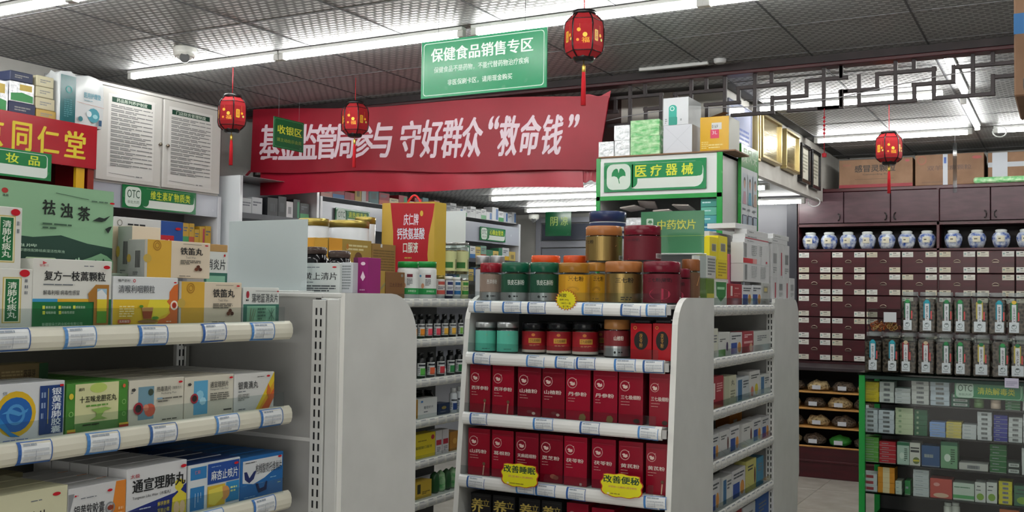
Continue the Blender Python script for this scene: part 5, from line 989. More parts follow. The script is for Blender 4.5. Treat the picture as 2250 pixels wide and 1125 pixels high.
# cartons on the far end stand top
for i in range(4):
    b = carton(.028, .10, .125, '#c6c7c9', [('r', .4, .5, .7, .95, '#b0384a')] if i == 0 else [('f', .3, .2, .6, .8, 5, '#8a8e90')], ritems=[('r', .1, .1, .2, .9, '#9a9ea0')])
for j, (z0, z1_) in enumerate(((1.5, 1.5+.095), (1.5955, 1.5955+.145))):
    for i, y in enumerate((4.42, 4.525, 4.63, 4.735)[: 4 if j == 0 else 3]):
        b = carton(.098, .12, z1_-z0, '#c4c5c7', [('r', .5, .25, .7, .95, '#a83848')] if (i+j) % 2 == 0 else [('b', .2, .3, .8, .6, '#6a6e70'), ('f', .2, .7, .8, .9, 3, '#8a8e90')])
        b.build('medicine_box', None, (-1.115, y+.0, z0), pi/2, label='white carton standing on far end stand, %s tier, %s from front' % (('lower', 'upper')[j], ORD[i]), cat='box', group='white cartons on the far end stand')
for i in range(2):
    b = carton(.28, .11, .02, '#cacbcd', [('f', .1, .3, .5, .7, 1, '#8a8e90')]); b.build('medicine_box', None, (-1.115, 4.50+.03*i, 1.741+.0205*i), pi/2, label='flat white carton on top of the upright white cartons, %s' % ('lower', 'upper')[i], cat='box')
# lower shelves
rows = {1: [(1566, 1578, 722, '#c9cabc', 0), (1579, 1604, 730, '#c8cac6', 'g'), (1605, 1631, 731, '#cbccce', 'b'), (1632, 1656, 728, '#9c3440', 'r'), (1657, 1695, 727, '#c0c4c0', 0)],
        2: [(1564, 1590, 827, '#9a2836', 'w'), (1592, 1618, 826, '#c0c0a8', 'g2'), (1620, 1646, 828, '#b9c0c4', 'n'), (1647, 1670, 815, '#c8c8c6', 'y'), (1671, 1693, 822, '#c4c8c4', 'n')],
        3: [(1562, 1580, 955, '#c4c6c8', 'b'), (1581, 1603, 947, '#c6c6c6', 's'), (1604, 1625, 937, '#c8c8ca', 'b'), (1631, 1654, 930, '#c8c8c6', 's'), (1655, 1673, 920, '#c6c6c8', 'b'), (1674, 1692, 915, '#c2c2c4', 'b')],
        4: [(1560, 1582, 1055, '#c4c6c8', 'b'), (1588, 1608, 1046, '#c8cac8', 'n'), (1609, 1638, 1030, '#c6c6c8', 'b'), (1640, 1662, 1010, '#c0bc70', 's'), (1663, 1678, 1004, '#3e7c9c', 0)],
        5: [(1600, 1630, 1115, '#8a3038', 0), (1632, 1660, 1108, '#b8bcc0', 0), (1661, 1690, 1085, '#1f4f94', 0)]}
dec = {0: [('f', .2, .2, .8, .5, 3, '#6a6e74')], 'g': [('r', 0, .7, .6, 1, '#5a9a3c'), ('f', .1, .25, .6, .4, 2, '#4a4e50'), ('e', .75, .6, .1, .2, '#4a3a60', 8)], 'b': herb(), 'r': [('f', .15, .12, .85, .3, 2, '#e0c8c8'), ('r', .1, .45, .9, .55, '#d0a0a0'), ('e', .75, .75, .15, .2, '#c8a080', 8)], 'w': [('r', .15, .2, .28, .7, '#dcd0cc'), ('f', .4, .2, .9, .5, 4, '#d8a0a0')], 'g2': [('r', 0, 0, .4, 1, '#b0b298'), ('t', '丸', .55, .15, .85, .35, '#3a3a34'), ('f', .5, .5, .9, .8, 3, '#7a7a68')], 'n': [('r', .05, .1, .4, .95, '#3c6a94'), ('f', .5, .15, .95, .5, 3, '#5a6068')], 'y': [('f', .15, .12, .9, .3, 2, '#4a4e50'), ('e', .25, .75, .14, .2, '#c87868', 8), ('e', .65, .7, .16, .22, '#c8b828', 8)], 's': [('f', .15, .15, .7, .35, 2, '#4a4e50'), ('e', .85, .55, .08, .28, '#5a3030', 10), ('l', .1, .7, .6, .95, .001, '#8a6a50')]}
for k, L in rows.items():
    for i, (u0, u1, vt, c, dk) in enumerate(L):
        gx('small carton, %s from left on shelf %s' % (ORD[i], ['', 'two', 'three', 'four', 'five', 'six'][k]), u0, u1-.5, vt, ZG[k], c, dec[dk], rows=1, rl='%s carton on shelf %s of right gondola' % (ORD[i], ['', 'two', 'three', 'four', 'five', 'six'][k]))
XB('orange carton behind the fourth shelf row', 1603, 1630, 905, ZG[3]+.0, -1.235, .06, '#b8762a', [('r', .3, .3, .6, .6, '#c8c0b0')])
for i, (u, v) in enumerate(((1660, 712), (1680, 712))):
    XB('grey carton stacked at back of second shelf, %s' % ('left', 'right')[i], u-3, u+16, v, ZG[1]+.0, -1.235, .06, '#9aa09c', [('b', .2, .1, .8, .3, '#3a3e3c')])
# ================================================================== MEDICAL CABINET
GR = 'g#1f8f3e'
MC = thing('wall_cabinet', 'white tall cabinet with green edges and a green leaf sign board', 'cabinet', (-2.002, 5.35, 0), 0)
w2 = .3685
b = MB(); b.box(-w2, -w2+.018, 0, .62, 0, 2.285, 'gpaint'); b.box(w2-.018, w2, .002, .62, 0, 2.285, 'gpaint'); b.box(-w2+.018, w2-.018, .60, .62, 0, 2.285, '#9a9c9e'); b.box(-w2, w2, 0, .62, 2.27, 2.288, 'g#c9cbca'); b.build('cabinet_body', MC)
b = MB(); b.box(-w2-.002, -w2+.024, -.006, .0, 0, 2.288, GR, .001); b.box(w2-.03, w2+.002, -.006, .0, 0, 2.288, GR, .001); b.box(-w2, w2, -.006, 0, 2.045, 2.07, GR, .001); b.build('green_edging', MC)
b = MB(); b.box(-w2+.024, w2-.03, -.004, .012, 2.07, 2.27, 'g#d2d4d4'); b.build('header_panel', MC)
for i, z in enumerate((1.86, 1.6, 1.3, 1.0, .7)): b = MB(); b.box(-w2+.018, w2-.018, .01, .6, z-.018, z, 'g#c4c6c6'); b.build('cabinet_shelf', MC)
def ginkgo(x, y, s, c, ar): # fan leaf
    pt = [(x, y+.30*s*ar), (x-.1*s, y+.02*s)]+[(x+s*.42*cos(a), y-.02-s*.38*ar*sin(a)) for a in [pi-.15+(-.05-(pi-.3))*i/10 for i in range(11)]]
    q = [(0, .30), (-.10, .14), (-.26, .08), (-.42, .10), (-.40, -.10), (-.30, -.26), (-.16, -.34), (-.05, -.30), (0, -.08), (.06, -.31), (.18, -.34), (.31, -.25), (.40, -.10), (.42, .10), (.26, .08), (.10, .14)]
    L = [('p', [(x+a*s, y+b_*s*ar) for a, b_ in q], c), ('l', x, y+.25*s*ar, x+.01, y+.5*s*ar, .005, c)]
    return L
def otcsign(r, w, h, left, text, sub, dark='#0a6a38', yel='#c3cf3a', leaf=False):
    b = MB(); b.box(-w/2, w/2, 0, .008, 0, h, 'g'+dark, .001); fr = front(w, h)
    q = h/w*.86
    it = [('R', .24, .08, .975, .92, h*.28, '#cfd6d0'), ('R', .0, .085, .966, .57, h*.1, dark), ('R', .245, .1, .968, .58, h*.2, dark), ('R', .24, .1, .34, .88, h*.2, dark), ('R', .03, .07, .03+q, .93, h*.22, '#c9d6cc')]
    if leaf: it += ginkgo(.03+q/2, .42, .17, dark, w/h)
    else: it += [('t', left, .035+q*.1, .2, .03+q*.9, .55, '#1a4430', .015), ('t', sub, .03+q*.15, .66, .03+q*.88, .8, '#3a5a48', 0)]
    art(b, fr, it); b.build('sign_panel', r)
    b = MB(); x = .32 if leaf else .36
    cells = len(text); 
    for i, c in enumerate(text): art(b, fr, [('t', c, x+(.92-x)*i/cells, .15, x+(.92-x)*(i+.72 if leaf else i+.86)/cells, .52, yel, .025)], 8)
    b.build('lettering', r)
r = thing('section_sign', 'green sign with a white fan leaf emblem on the medical cabinet', 'sign', (-2.02, 5.335, 2.092), 0); otcsign(r, .60, .168, '', '医疗器械', '', '#0c7c46', '#cdd43c', True)
# goods inside cabinet: white and pink packets, teal cartons
b = MB()
for i in range(5):
    x = -2.30+.104*i; b = MB(); b.box(-.05, .05, -.004, .12, 0, .008, '#c8bcb8', .003); o = b.build('paper_packet', label='white and pink paper packet lying in the cabinet, %s from left' % ORD[i], cat='packet', group='paper packets in the medical cabinet')
    o.location = (x, 5.37+.02*(i % 3), 1.98+.028*(i % 3)); o.rotation_euler = (random.uniform(-.25, .0), random.uniform(-.15, .15), random.uniform(-.2, .2))
rr = random.Random(4)
for i in range(4):
    b = MB(); b.box(-.06, .06, 0, .14, 0, .09, 'wrap', .01); b.build('gauze_pack', None, (-2.29+.123*i, 5.42, 1.861), 0, label='wrapped white gauze pack under the packets, %s from left' % ORD[i], cat='packet', group='gauze packs in the medical cabinet')
for i, z in enumerate((1.861, 1.905, 1.95, 1.995)):
    b = carton(.09, .14, .043, ('#2e7494', '#4a9aa0', '#5aa894', '#3c8a80')[i], [('f', .1, .3, .8, .6, 1, '#b8d8d8')]); b.build('medicine_box', None, (-1.715, 5.37, z), 0, label='teal carton stacked at right inside the cabinet, %s from bottom' % ORD[i], cat='box')
for i in range(2):
    b = carton(.13, .1, .022, '#1c4a8a', [('f', .1, .2, .6, .7, 1, '#c8d0dc'), ('r', .8, .1, .97, .9, '#b8c4d4')]); b.build('medicine_box', None, (-1.83, 5.565, 1.861+.0225*i), 0, label='blue carton lying inside the cabinet, %s one' % ('lower', 'upper')[i], cat='box')
# boxes on top of the cabinet
zt = 2.289
def top(label, u0, u1, vt, vb, Y, d, k, it=(), zb=zt, **kw):
    x0, x1 = onY(u0, (vt+vb)/2, Y)[0], onY(u1, (vt+vb)/2, Y)[0]; z1 = onY((u0+u1)/2, vt, Y)[1]
    b = carton(x1-x0-.002, d, z1-zb-.001, k, it, **kw); b.build('supply_box', None, ((x0+x1)/2, Y, zb), 0, label=label, cat='box'); return z1
YT2 = 5.37
zr = top('brown cardboard sheet lying on the cabinet top', 1312, 1640, 330, 338, YT2-.02, .3, 'kraft') if False else zt
b = MB(); b.box(-2.36, -1.56, YT2-.03, YT2+.24, zt, zt+.008, 'kraft', .001); b.build('cardboard_sheet', label='brown cardboard sheet under the boxes on the cabinet', cat='sheet'); zt += .009
top('small shrink wrapped white box at left end on cabinet', 1315, 1349, 311, 340, YT2, .12, 'wrap', zb=zt)
z_ = top('shrink wrapped white box below another, second from left', 1350, 1384, 308, 336, YT2, .12, 'wrap', zb=zt)
top('shrink wrapped white box stacked beside the green ones', 1349, 1384, 275, 306, YT2, .12, 'wrap', zb=z_)
z_ = top('lower green wrapped carton on cabinet', 1385, 1450, 299, 335, YT2, .14, 'wrapg', zb=zt)
top('upper green wrapped carton on cabinet', 1385, 1449, 263, 298, YT2, .14, 'wrapg', zb=z_)
z_ = top('plain white carton with crossed folds, under the teal pill carton', 1457, 1521, 274, 332, YT2, .2, '#cbccd4', [('l', 0, 0, .5, .5, .0008, '#a0a2ac'), ('l', 1, 0, .5, .5, .0008, '#a0a2ac'), ('l', 0, 1, .5, .5, .0008, '#a0a2ac'), ('l', 1, 1, .5, .5, .0008, '#a0a2ac')], zb=zt, faces={'r': '#8a8074'})
top('white carton with teal capsule print on the crossed carton', 1457, 1513, 214, 273, YT2, .22, '#cdcfd4', [('e', .38, .38, .16, .12, '#2fa090'), ('r', .22, .38, .54, 1.0, '#2fa090'), ('R', .22, .7, .56, 1.0, .006, '#2a9080'), ('o', .36, .4, .09, .3, '#c8e0dc'), ('f', .68, .75, .76, .9, 1, '#8a8e94'), ('f', .08, .75, .16, .95, 3, '#6a6e74')], zb=z_, faces={'r': '#a8acae'})
top('yellow wrapped carton with white price label at right of cabinet top', 1538, 1602, 256, 328, YT2-.02, .20, 'g#c99a1e', [('r', .4, .18, .75, .38, '#c8c8c8'), ('t', '0169', .41, .24, .62, .34, '#3a3a3c', .01), ('r', .36, .38, .66, .64, '#c8385a'), ('t', '3L', .42, .42, .6, .52, '#e0c8d0', .01), ('f', .05, .72, .3, .95, 4, '#dcc070'), ('f', .3, .8, .8, .95, 2, '#e0c880')], zb=zt, faces={'r': '#b0b0a2'})
b = MB(); b.face([(0, 0, 0), (.09, .01, .03), (.1, .08, .035), (.0, .08, 0)], 'kraft'); b.face([(0, 0, -.001), (0, .08, -.001), (.1, .08, .034), (.09, .01, .029)], 'kraft')
b.build('loose_flap', None, (-1.74, YT2+.04, zt+.19), 0, label='loose cardboard flap on the yellow carton', cat='flap')
# staff board on the cabinet side
SB = thing('staff_board', 'green topped staff notice board with small portraits on cabinet side', 'board', (-1.605, 5.79, 1.35), pi/2)
w, h = .36, 1.02
b = MB(); b.box(-w/2, w/2, 0, .02, 0, h, 'g#2a8a3c', .002); fr = front(w, h); it = [('r', .0, .13, .93, 1, '#c2c6ca')]
for i, c in enumerate('员风采'): it.append(('t', c, .1+.28*i, .02, .33+.28*i, .1, '#b8d0b0'))
for ry in (.16, .50, .84):
    for i in range(3):
        x = .06+.29*i; it += [('r', x, ry, x+.24, ry+.17, '#b4bcc4'), ('e', x+.12, ry+.05, .06, .03, '#2a2426', 10), ('e', x+.12, ry+.06, .045, .025, '#c09a84', 10), ('p', [(x+.02, ry+.17), (x+.06, ry+.1), (x+.18, ry+.1), (x+.22, ry+.17)], ('#b08894', '#5a9ab0', '#a89080')[i]), ('f', x, ry+.19, x+.2, ry+.21, 1, '#6a7078'), ('R', x, ry+.23, x+.24, ry+.32, .004, '#2a3450'), ('r', x+.02, ry+.235, x+.22, ry+.305, '#9aa6b4')]
art(b, fr, it); b.build('board_panel', SB)
# ================================================================== LEFT WALL UNITS
NC = thing('wall_cupboard', 'white two door wall cupboard with printed notices', 'cupboard', (-5.1, 4.635, 2.148), pi/2)
w, h = 1.03, .595
b = MB(); b.box(-w/2, w/2, .002, .33, 0, h, 'g#c2c0bc', .003); b.box(-w/2-.01, w/2+.01, -.014, .0, h-.012, h+.006, 'g#c9c7c3', .002); b.build('cupboard_body', NC)
def notice(title, x0, x1): return [('r', x0, .07, x1, .96, '#cfcdca'), ('r', x0+.05, .1, x1-.05, .155, '#173f30'), ('t', title, x0+.12, .108, x1-.12, .148, '#cfd8cc', .01)]+[('f', x0+.04, .18+.045*i, x1-.03, .215+.045*i, 2, '#77797a') for i in range(15)]+[('l', x0+.02, .92, x1-.3, .93, .002, '#2a2a2c'), ('f', x1-.28, .92, x1-.05, .94, 1, '#77797a')]
for i in (0, 1):
    b = MB(); x0, x1 = ((-w/2+.012, -.012), (.008, w/2-.008))[i]; b.box(x0, x1, -.016, .0, .012, h-.016, 'g#c6c4c0', .002)
    art(b, flat((x0, -.016, .012), (1, 0, 0), (0, 0, 1), x1-x0, h-.028, (0, -1, 0)), notice(('药品陈列养护制度', '门店财务管理制度')[i], (.16, .08)[i], (.88, .84)[i])); d = b.build('cupboard_door', NC)
    b = MB(); x = (-.03, .03)[i]; b.lathe([(.004, 0), (.005, .01), (.011, .014), (.011, .022), (.004, .027)], 'm#7c7468', 12); o = b.build('door_knob', d, (x, -.016, h*.47)); o.rotation_euler = (pi/2, 0, 0)
# unit under it
def wallunit(label, y0, y1, zs, ztop, X=-5.1, header=(2.012, 2.145), depth=.33, stile='g#c8cad0'):
    r = thing('wall_shelving', label, 'shelving', (X, y0, 0), pi/2); w = y1-y0
    b = MB(); b.box(0, .03, 0, depth, 0, ztop, stile, .002); b.build('shelf_side', r)
    b = MB(); b.box(w-.03, w, 0, depth, 0, ztop, stile, .002); b.build('shelf_side', r)
    b = MB(); b.box(.03, w-.03, depth-.012, depth, 0, ztop, '#8c8e94'); b.build('back_panel', r)
    if header: b = MB(); b.box(.03, w-.03, .004, .02, header[0]-.01, header[1], 'g#a9adb8', .001); b.build('header_panel', r)
    b = MB(); b.box(0, w, 0, depth, ztop-.0, ztop+.002, 'g#b8babe'); b.build('top_board', r)
    for z in zs: b = MB(); b.box(.03, w-.03, .02, depth-.012, z-.02, z, 'g#b4b6ba'); b.box(.03, w-.03, .012, .022, z-.026, z+.012, '#4a4c52'); b.build('shelf_board', r)
    return r
wallunit('white wall shelving below the notice cupboard', 4.0, 5.18, (1.80, 1.55, 1.3, 1.0, .7, .4), 2.145)
r = thing('section_sign', 'green sign with OTC and vitamin lettering below notice cupboard', 'sign', (-5.085, 4.635, 2.005), pi/2); otcsign(r, .60, .143, 'OTC', '维生素矿物质类', '非处方药')
rr = random.Random(9)
def fill(y0, y1, z, X, hmin, hmax, lab, pal, d=.1, wmin=.05, wmax=.11, grp=None, it=None, rzr=.02):
    y = y0; i = 0
    while y < y1-wmin:
        w = min(rr.uniform(wmin, wmax), y1-y); h = rr.uniform(hmin, hmax); c = rr.choice(pal)
        dec = it or rr.choice([[('f', .1, .2, .9, .5, 2, '#5a5e66')], [('r', 0, .6, 1, 1, rr.choice(('#b04a30', '#3a6aa0', '#c8a030', '#3a8a50'))), ('f', .15, .15, .8, .4, 2, '#5a5e66')], [('b', .25, .3, .75, .7, '#4a4c50')], [('r', .6, .1, .95, .9, rr.choice(('#a8384a', '#2c5a94', '#2a7a54')))]])
        b = carton(w-.004, d, h, c, dec); b.build('medicine_box', None, (X, y+w/2, z), pi/2+rr.uniform(-rzr, rzr)*0, label='%s, %s from its near end' % (lab, ORD[i] if i < 16 else '%dth' % (i+1)), cat='box', group=grp); y += w; i += 1
PAL = ('#c8c8c8', '#c0b8a8', '#b8bcc4', '#c88a50', '#c9b070')
fill(4.30, 4.62, 1.801, -5.125, .12, .15, 'vitamin carton on shelf under the notice cupboard', ('#c6c6c6', '#c2703c', '#c8c8ca'), grp='cartons on the vitamin shelf')
fill(4.62, 4.80, 1.801, -5.125, .07, .10, 'low pink and orange carton on vitamin shelf', ('#c27a5c', '#b8486c'), grp='low cartons on the vitamin shelf')
fill(4.86, 5.14, 1.801, -5.125, .11, .15, 'yellow carton at far end of the vitamin shelf', ('#b8922c', '#c8a83a', '#3a6aa4'), wmin=.04, wmax=.06, grp='yellow cartons on the vitamin shelf')
# red display
RD = thing('display_cabinet', 'dark red display cabinet with gold characters at upper left', 'cabinet', (-4.9, 3.38, 0), pi/2)
w2 = .585
b = MB(); b.box(-w2, w2, .30, .32, 0, 2.42, '#4e0c12'); b.box(-w2, -w2+.02, 0, .3, 0, 2.42, '#7a0e18'); b.box(w2-.02, w2, 0, .3, 0, 2.42, '#7a0e18'); b.box(-w2, w2, 0, .32, 2.41, 2.43, '#7a0e18'); b.box(-w2, w2, .02, .3, 1.78, 1.8, '#7a0e18'); b.box(-w2, w2, .02, .3, 1.4, 1.42, '#7a0e18'); b.build('cabinet_body', RD)
b = MB(); b.box(-w2-.005, w2+.005, -.02, 0, 2.185, 2.43, 'g#9c1020', .002); b.build('sign_board', RD)
b = MB(); fr = flat((-w2, -.02, 2.185), (1, 0, 0), (0, 0, 1), 2*w2, .245, (0, -1, 0))
for c, u0, u1 in (('京', -60, 0), ('同', 22, 63), ('仁', 78, 124), ('堂', 138, 182)):
    a, e = (onX(u0, 310, -4.9)[0]-(3.38-w2))/(2*w2), (onX(u1, 310, -4.9)[0]-(3.38-w2))/(2*w2); art(b, fr, [('t', c, a, .2, e, .80, '#cbb62a', .03)])
b.build('lettering', RD)
b = MB(); b.box(w2-.115, w2-.06, -.004, .02, .3, 2.185, 'g#c89c1e', .001); b.box(w2-.04, w2-.0, -.006, .0, 0, 2.185, 'g#7a2a20'); b.build('yellow_post', RD)
r = thing('section_sign', 'green cosmetics sign at left edge on the red cabinet', 'sign', (-4.87, 3.42, 2.085), pi/2)
w, h = .50, .148; b = MB(); b.box(-w/2, w/2, 0, .008, 0, h, 'g#0d6e3a', .001); fr = front(w, h); art(b, fr, [('R', .0, .07, .95, .92, .02, '#c9d2cc'), ('R', .0, .09, .94, .56, .015, '#0d6e3a')]); b.build('sign_panel', r)
b = MB(); art(b, fr, [('t', '化', .2, .16, .32, .5, '#c3cf3a', .02), ('t', '妆', .45, .16, .60, .5, '#c3cf3a', .02), ('t', '品', .72, .16, .85, .5, '#c3cf3a', .02)], 4); b.build('lettering', r)
b = MB(); b.box(-.03, .03, 0, .06, 0, .09, '#c08a2c', .002); b.build('medicine_box', None, (-4.93, 3.74, 1.801), pi/2, label='small ochre carton inside the red cabinet', cat='box')
# shrink wrapped cartons and the pad bag on the red cabinet
k = 0
for (y0, y1, z0, z1, c) in ((3.46, 3.62, 2.4305, 2.50, '#2a3050'), (3.625, 3.75, 2.4305, 2.485, '#b89a50'), (3.46, 3.61, 2.50, 2.61, 'wrap'), (3.62, 3.74, 2.486, 2.55, '#c0b89a'), (3.62, 3.73, 2.551, 2.61, '#c4bea0'), (3.62, 3.73, 2.611, 2.67, '#c4bea0'), (3.46, 3.60, 2.611, 2.665, '#2c3450'), (3.25, 3.455, 2.4305, 2.60, 'wrap')):
    b = carton(y1-y0-.002, .2, z1-z0-.001, c, [('f', .2, .3, .8, .7, 2, '#8a8a88')] if c[0] == '#' else [('p', [(.05, .6), (.5, .5), (.95, .62), (.95, .95), (.05, .95)], '#3c8a50'), ('r', .4, .1, .9, .4, '#b8a050')], c=.003); b.build('medicine_box', None, (-4.95, (y0+y1)/2, z0), pi/2, label='film wrapped carton piled on the red cabinet, %s one' % ['bottom left dark', 'bottom right gold', 'middle green printed', 'lower cream', 'middle cream', 'top cream', 'top navy', 'outermost silver'][k], cat='box', group='wrapped cartons on the red cabinet'); k += 1
r = thing('pad_pack', 'white and teal plastic pack of nursing pads on the red cabinet', 'pack', (-4.93, 3.905, 2.4305), pi/2)
b = MB(); n = 10
sect = lambda x, z: .012*sin(x*40+z*20)
vs = []; fs = []; W2, H2, D2 = .165, .285, .16
for j in range(9):
    z = H2*j/8; q = 1-.05*abs(2*j/8-1)**3
    for i in range(24):
        a = 2*pi*i/24; cx, sy = cos(a), sin(a); m = max(abs(cx), abs(sy))**.75; vs.append((W2*q*cx/m*.97+sect(sy, z)*.3, D2/2+D2/2*q*sy/m+sect(cx, z)*.4, z+(.012*sin(i*1.7) if j == 8 else 0)))
for j in range(8):
    for i in range(24): fs.append((j*24+i, j*24+(i+1) % 24, (j+1)*24+(i+1) % 24, (j+1)*24+i))
b.mesh_in(vs, fs, 'g#c6cacc', True); b.face(vs[-24:], 'g#c6cacc'); b.box(-.06, .08, D2/2-.004, D2/2+.004, H2-.01, H2+.018, 'g#c6cacc', .003)
b.build('pack_film', r)
b = MB(); fr = flat((-.150, -.003, .006), (1, 0, 0), (0, 0, 1), .30, .262, (0, -1, 0))
art(b, fr, [('r', 0, .0, .33, 1, 'g#0f5a60'), ('t', '医用护理垫', .52, .28, .9, .40, '#4a90a4', .02), ('f', .52, .44, .9, .47, 1, '#7a9aa8'), ('l', .36, .52, .98, .56, .0015, '#c0705a'), ('e', .74, .76, .14, .16, '#3d8a9a', 12), ('e', .64, .74, .06, .07, '#c8d4d8', 8), ('e', .78, .78, .06, .05, '#8fc0c8', 8), ('e', .45, .88, .05, 0, '#1f6a74'), ('r', .86, .84, .93, .97, '#1f4a6a'), ('o', .18, .3, .07, .3, '#4a9a9a'), ('f', .08, .5, .26, .9, 9, '#3a8088')]); b.build('printed_face', r)
# rear left shelving beyond the banner
wallunit('white wall shelving behind the placards, open compartment', 5.25, 6.10, (2.035, 1.7, 1.4, 1.1), 2.30, X=-5.0, header=None, stile='g#d8dce0')
wallunit('long white wall shelving under low ceiling with green signs', 6.11, 9.35, (1.84, 1.62, 1.4, 1.1, .8), 2.235, X=-5.0, header=(2.02, 2.20))
for (a, e, nm, t) in ((6.28, 6.72, 'near', '清热解毒类'), (8.5, 9.0, 'far', '心脑血管类')):
    r = thing('section_sign', 'green OTC sign on the rear left shelving, %s one' % nm, 'sign', (-4.985, (a+e)/2, 2.03), pi/2); otcsign(r, e-a, .13, 'OTC', t, '非处方药')
x, z = onZ(0, 0, 3)
r = thing('hanging_sign', 'green hanging sign with a single yellow character before the far door', 'sign', (-4.69, 9.6, 2.125), 0)
b = MB(); w, h = .30, .27; b.box(-w/2, w/2, 0, .006, 0, h, 'g#06391f', .001); b.build('sign_board', r)
b = MB(); art(b, front(w, h), [('t', '阴', .2, .25, .48, .6, '#6f7d34', .01), ('t', '凉', .6, .25, .88, .6, '#6f7d34', .01)]); b.build('lettering', r); b = MB(); b.tube([(-.1, .003, h), (-.1, .003, LOWZ-2.125)], .001, '#6a6a70', 4); b.tube([(.1, .003, h), (.1, .003, LOWZ-2.125)], .001, '#6a6a70', 4); b.build('wires', r)
fill(5.30, 5.55, 2.036, -5.03, .09, .13, 'silver and black device carton behind the placard', ('#a8acb0', '#1c1e22', '#c0c4c8'), wmin=.08, wmax=.12, grp='device cartons behind the placard')
fill(5.56, 6.05, 2.036, -5.03, .12, .16, 'black and white device carton beside the mirror shelf', ('#1c1e22', '#b8bcc0', '#c4c0c4', '#2c5a4c'), wmin=.07, wmax=.12, grp='tall device cartons beside the mirror shelf')
fill(6.15, 7.9, 2.24, -5.03, .06, .14, 'coloured gift carton on top of rear shelving', ('#8a2430', '#c0b090', '#b89a48', '#3f6a70', '#b07a70', '#c8c8c8'), wmin=.09, wmax=.16, grp='gift cartons on rear shelving')
fill(7.95, 9.3, 2.24, -5.03, .07, .14, 'white carton on top of far rear shelving', ('#bcbec2', '#c4c6c8', '#aab0b8'), wmin=.06, wmax=.14, grp='white cartons on far rear shelving')
for z, h in ((1.841, .14), (1.621, .15)):
    fill(7.5, 9.3, z, -5.03, h*.7, h, 'carton on rear left shelving, %s shelf' % ('top' if z > 1.7 else 'next'), ('#bcbec2', '#c4c6c8', '#a8b0b8', '#3c7a5c', '#c0a860', '#3a5a8a', '#7a9a8c'), wmin=.07, wmax=.15, grp='cartons on rear left shelf %d' % (z*100))
    fill(5.3, 6.05, z-.14, -5.03, h*.5, h*.8, 'carton low in the open compartment', ('#bcbec2', '#c4c6c8', '#a8b0b8'), wmin=.08, wmax=.15, grp='cartons in open compartment %d' % (z*100)) if z == 1.841 else None
# shelf of cartons against the partition at right of the door region
r = wallunit('grey shelving by the far door with pale cartons', 9.36, 9.44, (), 1.2, X=-4.4, header=None) if False else None
b = MB()
U = thing('wall_shelving', 'low shelving with pale green cartons beside the far door', 'shelving', (-4.3, 9.75, 0), 0)
b = MB(); b.box(-.3, .3, 0, .3, 0, 1.6, 'g#b8babe'); b.build('shelf_body', U)
for i in range(5):
    b = carton(.1, .12, .12+.02*(i % 2), ('#b8b878', '#4a8a8c', '#b0b478', '#bcbec2', '#3a7a8a')[i], [('f', .2, .2, .8, .6, 2, '#5a5e50')]); b.build('medicine_box', None, (-4.52+.11*i, 9.78, 1.601), 0, label='carton on the low shelving by the far door, %s from left' % ORD[i], cat='box')
# ================================================================== REAR MEDICINE CHEST
HC = thing('medicine_chest', 'dark red wooden medicine chest with many labelled drawers along back wall', 'cabinet', (-2.165, 9.4, 0), 0)
WC, DC = 2.9, .42
b = MB(); b.box(0, WC, .01, DC, .92, .95, 'redwood'); b.box(0, WC, DC-.02, DC, .95, 2.49, '#1c1014'); b.box(0, WC, 0, DC, 2.465, 2.495, 'redwood', .003); b.box(0, WC, 0, DC, 2.155, 2.18, 'redwood'); b.box(0, WC, 0, DC, 1.935, 1.953, 'redwood')
for x in (0, 1.186, 2.37, WC): b.box(x-.012 if x else 0, x+.012, 0, DC, .95, 2.47, 'redwood', .002)
b.box(.01, WC-.01, .03, DC-.02, .96, 1.935, '#1c0b10'); b.build('chest_body', HC)
for i in range(7):
    x0 = .014+.396*i; b = MB(); b.box(x0, x0+.39, -.016, .0, 2.185, 2.46, 'plum', .003); d = b.build('cupboard_door', HC)
    b = MB(); s = (1, 1, -1, 1, -1, 1, -1)[i]; cx = x0+(.345 if s > 0 else .045); b.tube([(cx+s*.018*cos(a), -.028, 2.235+.03*sin(a)) for a in [-pi/2+pi*q/8 for q in range(9)]], .006, 'g#1a1416', 6); b.build('door_handle', d)
rr = random.Random(3)
dm = MB(); dm.box(0, .286, -.014, .0, 0, .188, 'redwood', .003); dme = dm.data('drawer')
hm = MB(); hm.tube([(.143+.026*cos(a), -.024, .094+.02*sin(a)) for a in [pi*q/8 for q in range(9)]], .004, 'm#a39486', 6); hm.box(.117, .169, -.02, -.013, .088, .096, 'm#8a7c70', .001); hme = hm.data('cup_pull')
lms = []
for q in range(4):
    m_ = MB(); m_.box(0, .09, -.0165, -.014, 0, .045, ('#c6c2b4', '#d0cec6', '#bfb8a4', '#c9c9c4')[q], .0005); art(m_, flat((0, -.0165, 0), (1, 0, 0), (0, 0, 1), .09, .045, (0, -1, 0)), [('f', .35, .12, .85, .36, 1, '#26221e'), ('f', .35, .5, .9, .8, 2, '#9a958a'), ('e', .15, .45, .08, .16, '#7a9a94', 8)]); lms.append(m_.data('paper_label'))
for c in range(9):
    x0 = .012+.2945*c+(.004 if c > 3 else 0)
    if x0+.29 > WC: break
    for k in range(5):
        z0 = .957+.1955*k; d = link('drawer', dme, HC, (x0, 0, z0)); link('cup_pull', hme, d)
        for (lx, lz) in ((.003, .138), (.192, .138), (.003, .005), (.192, .005)):
            if rr.random() < .88: link('paper_label', lms[rr.randrange(4)], d, (lx, 0, lz))
jm = [(.028, 0), (.05, .004), (.062, .03), (.072, .07), (.072, .095), (.058, .122), (.045, .13)]
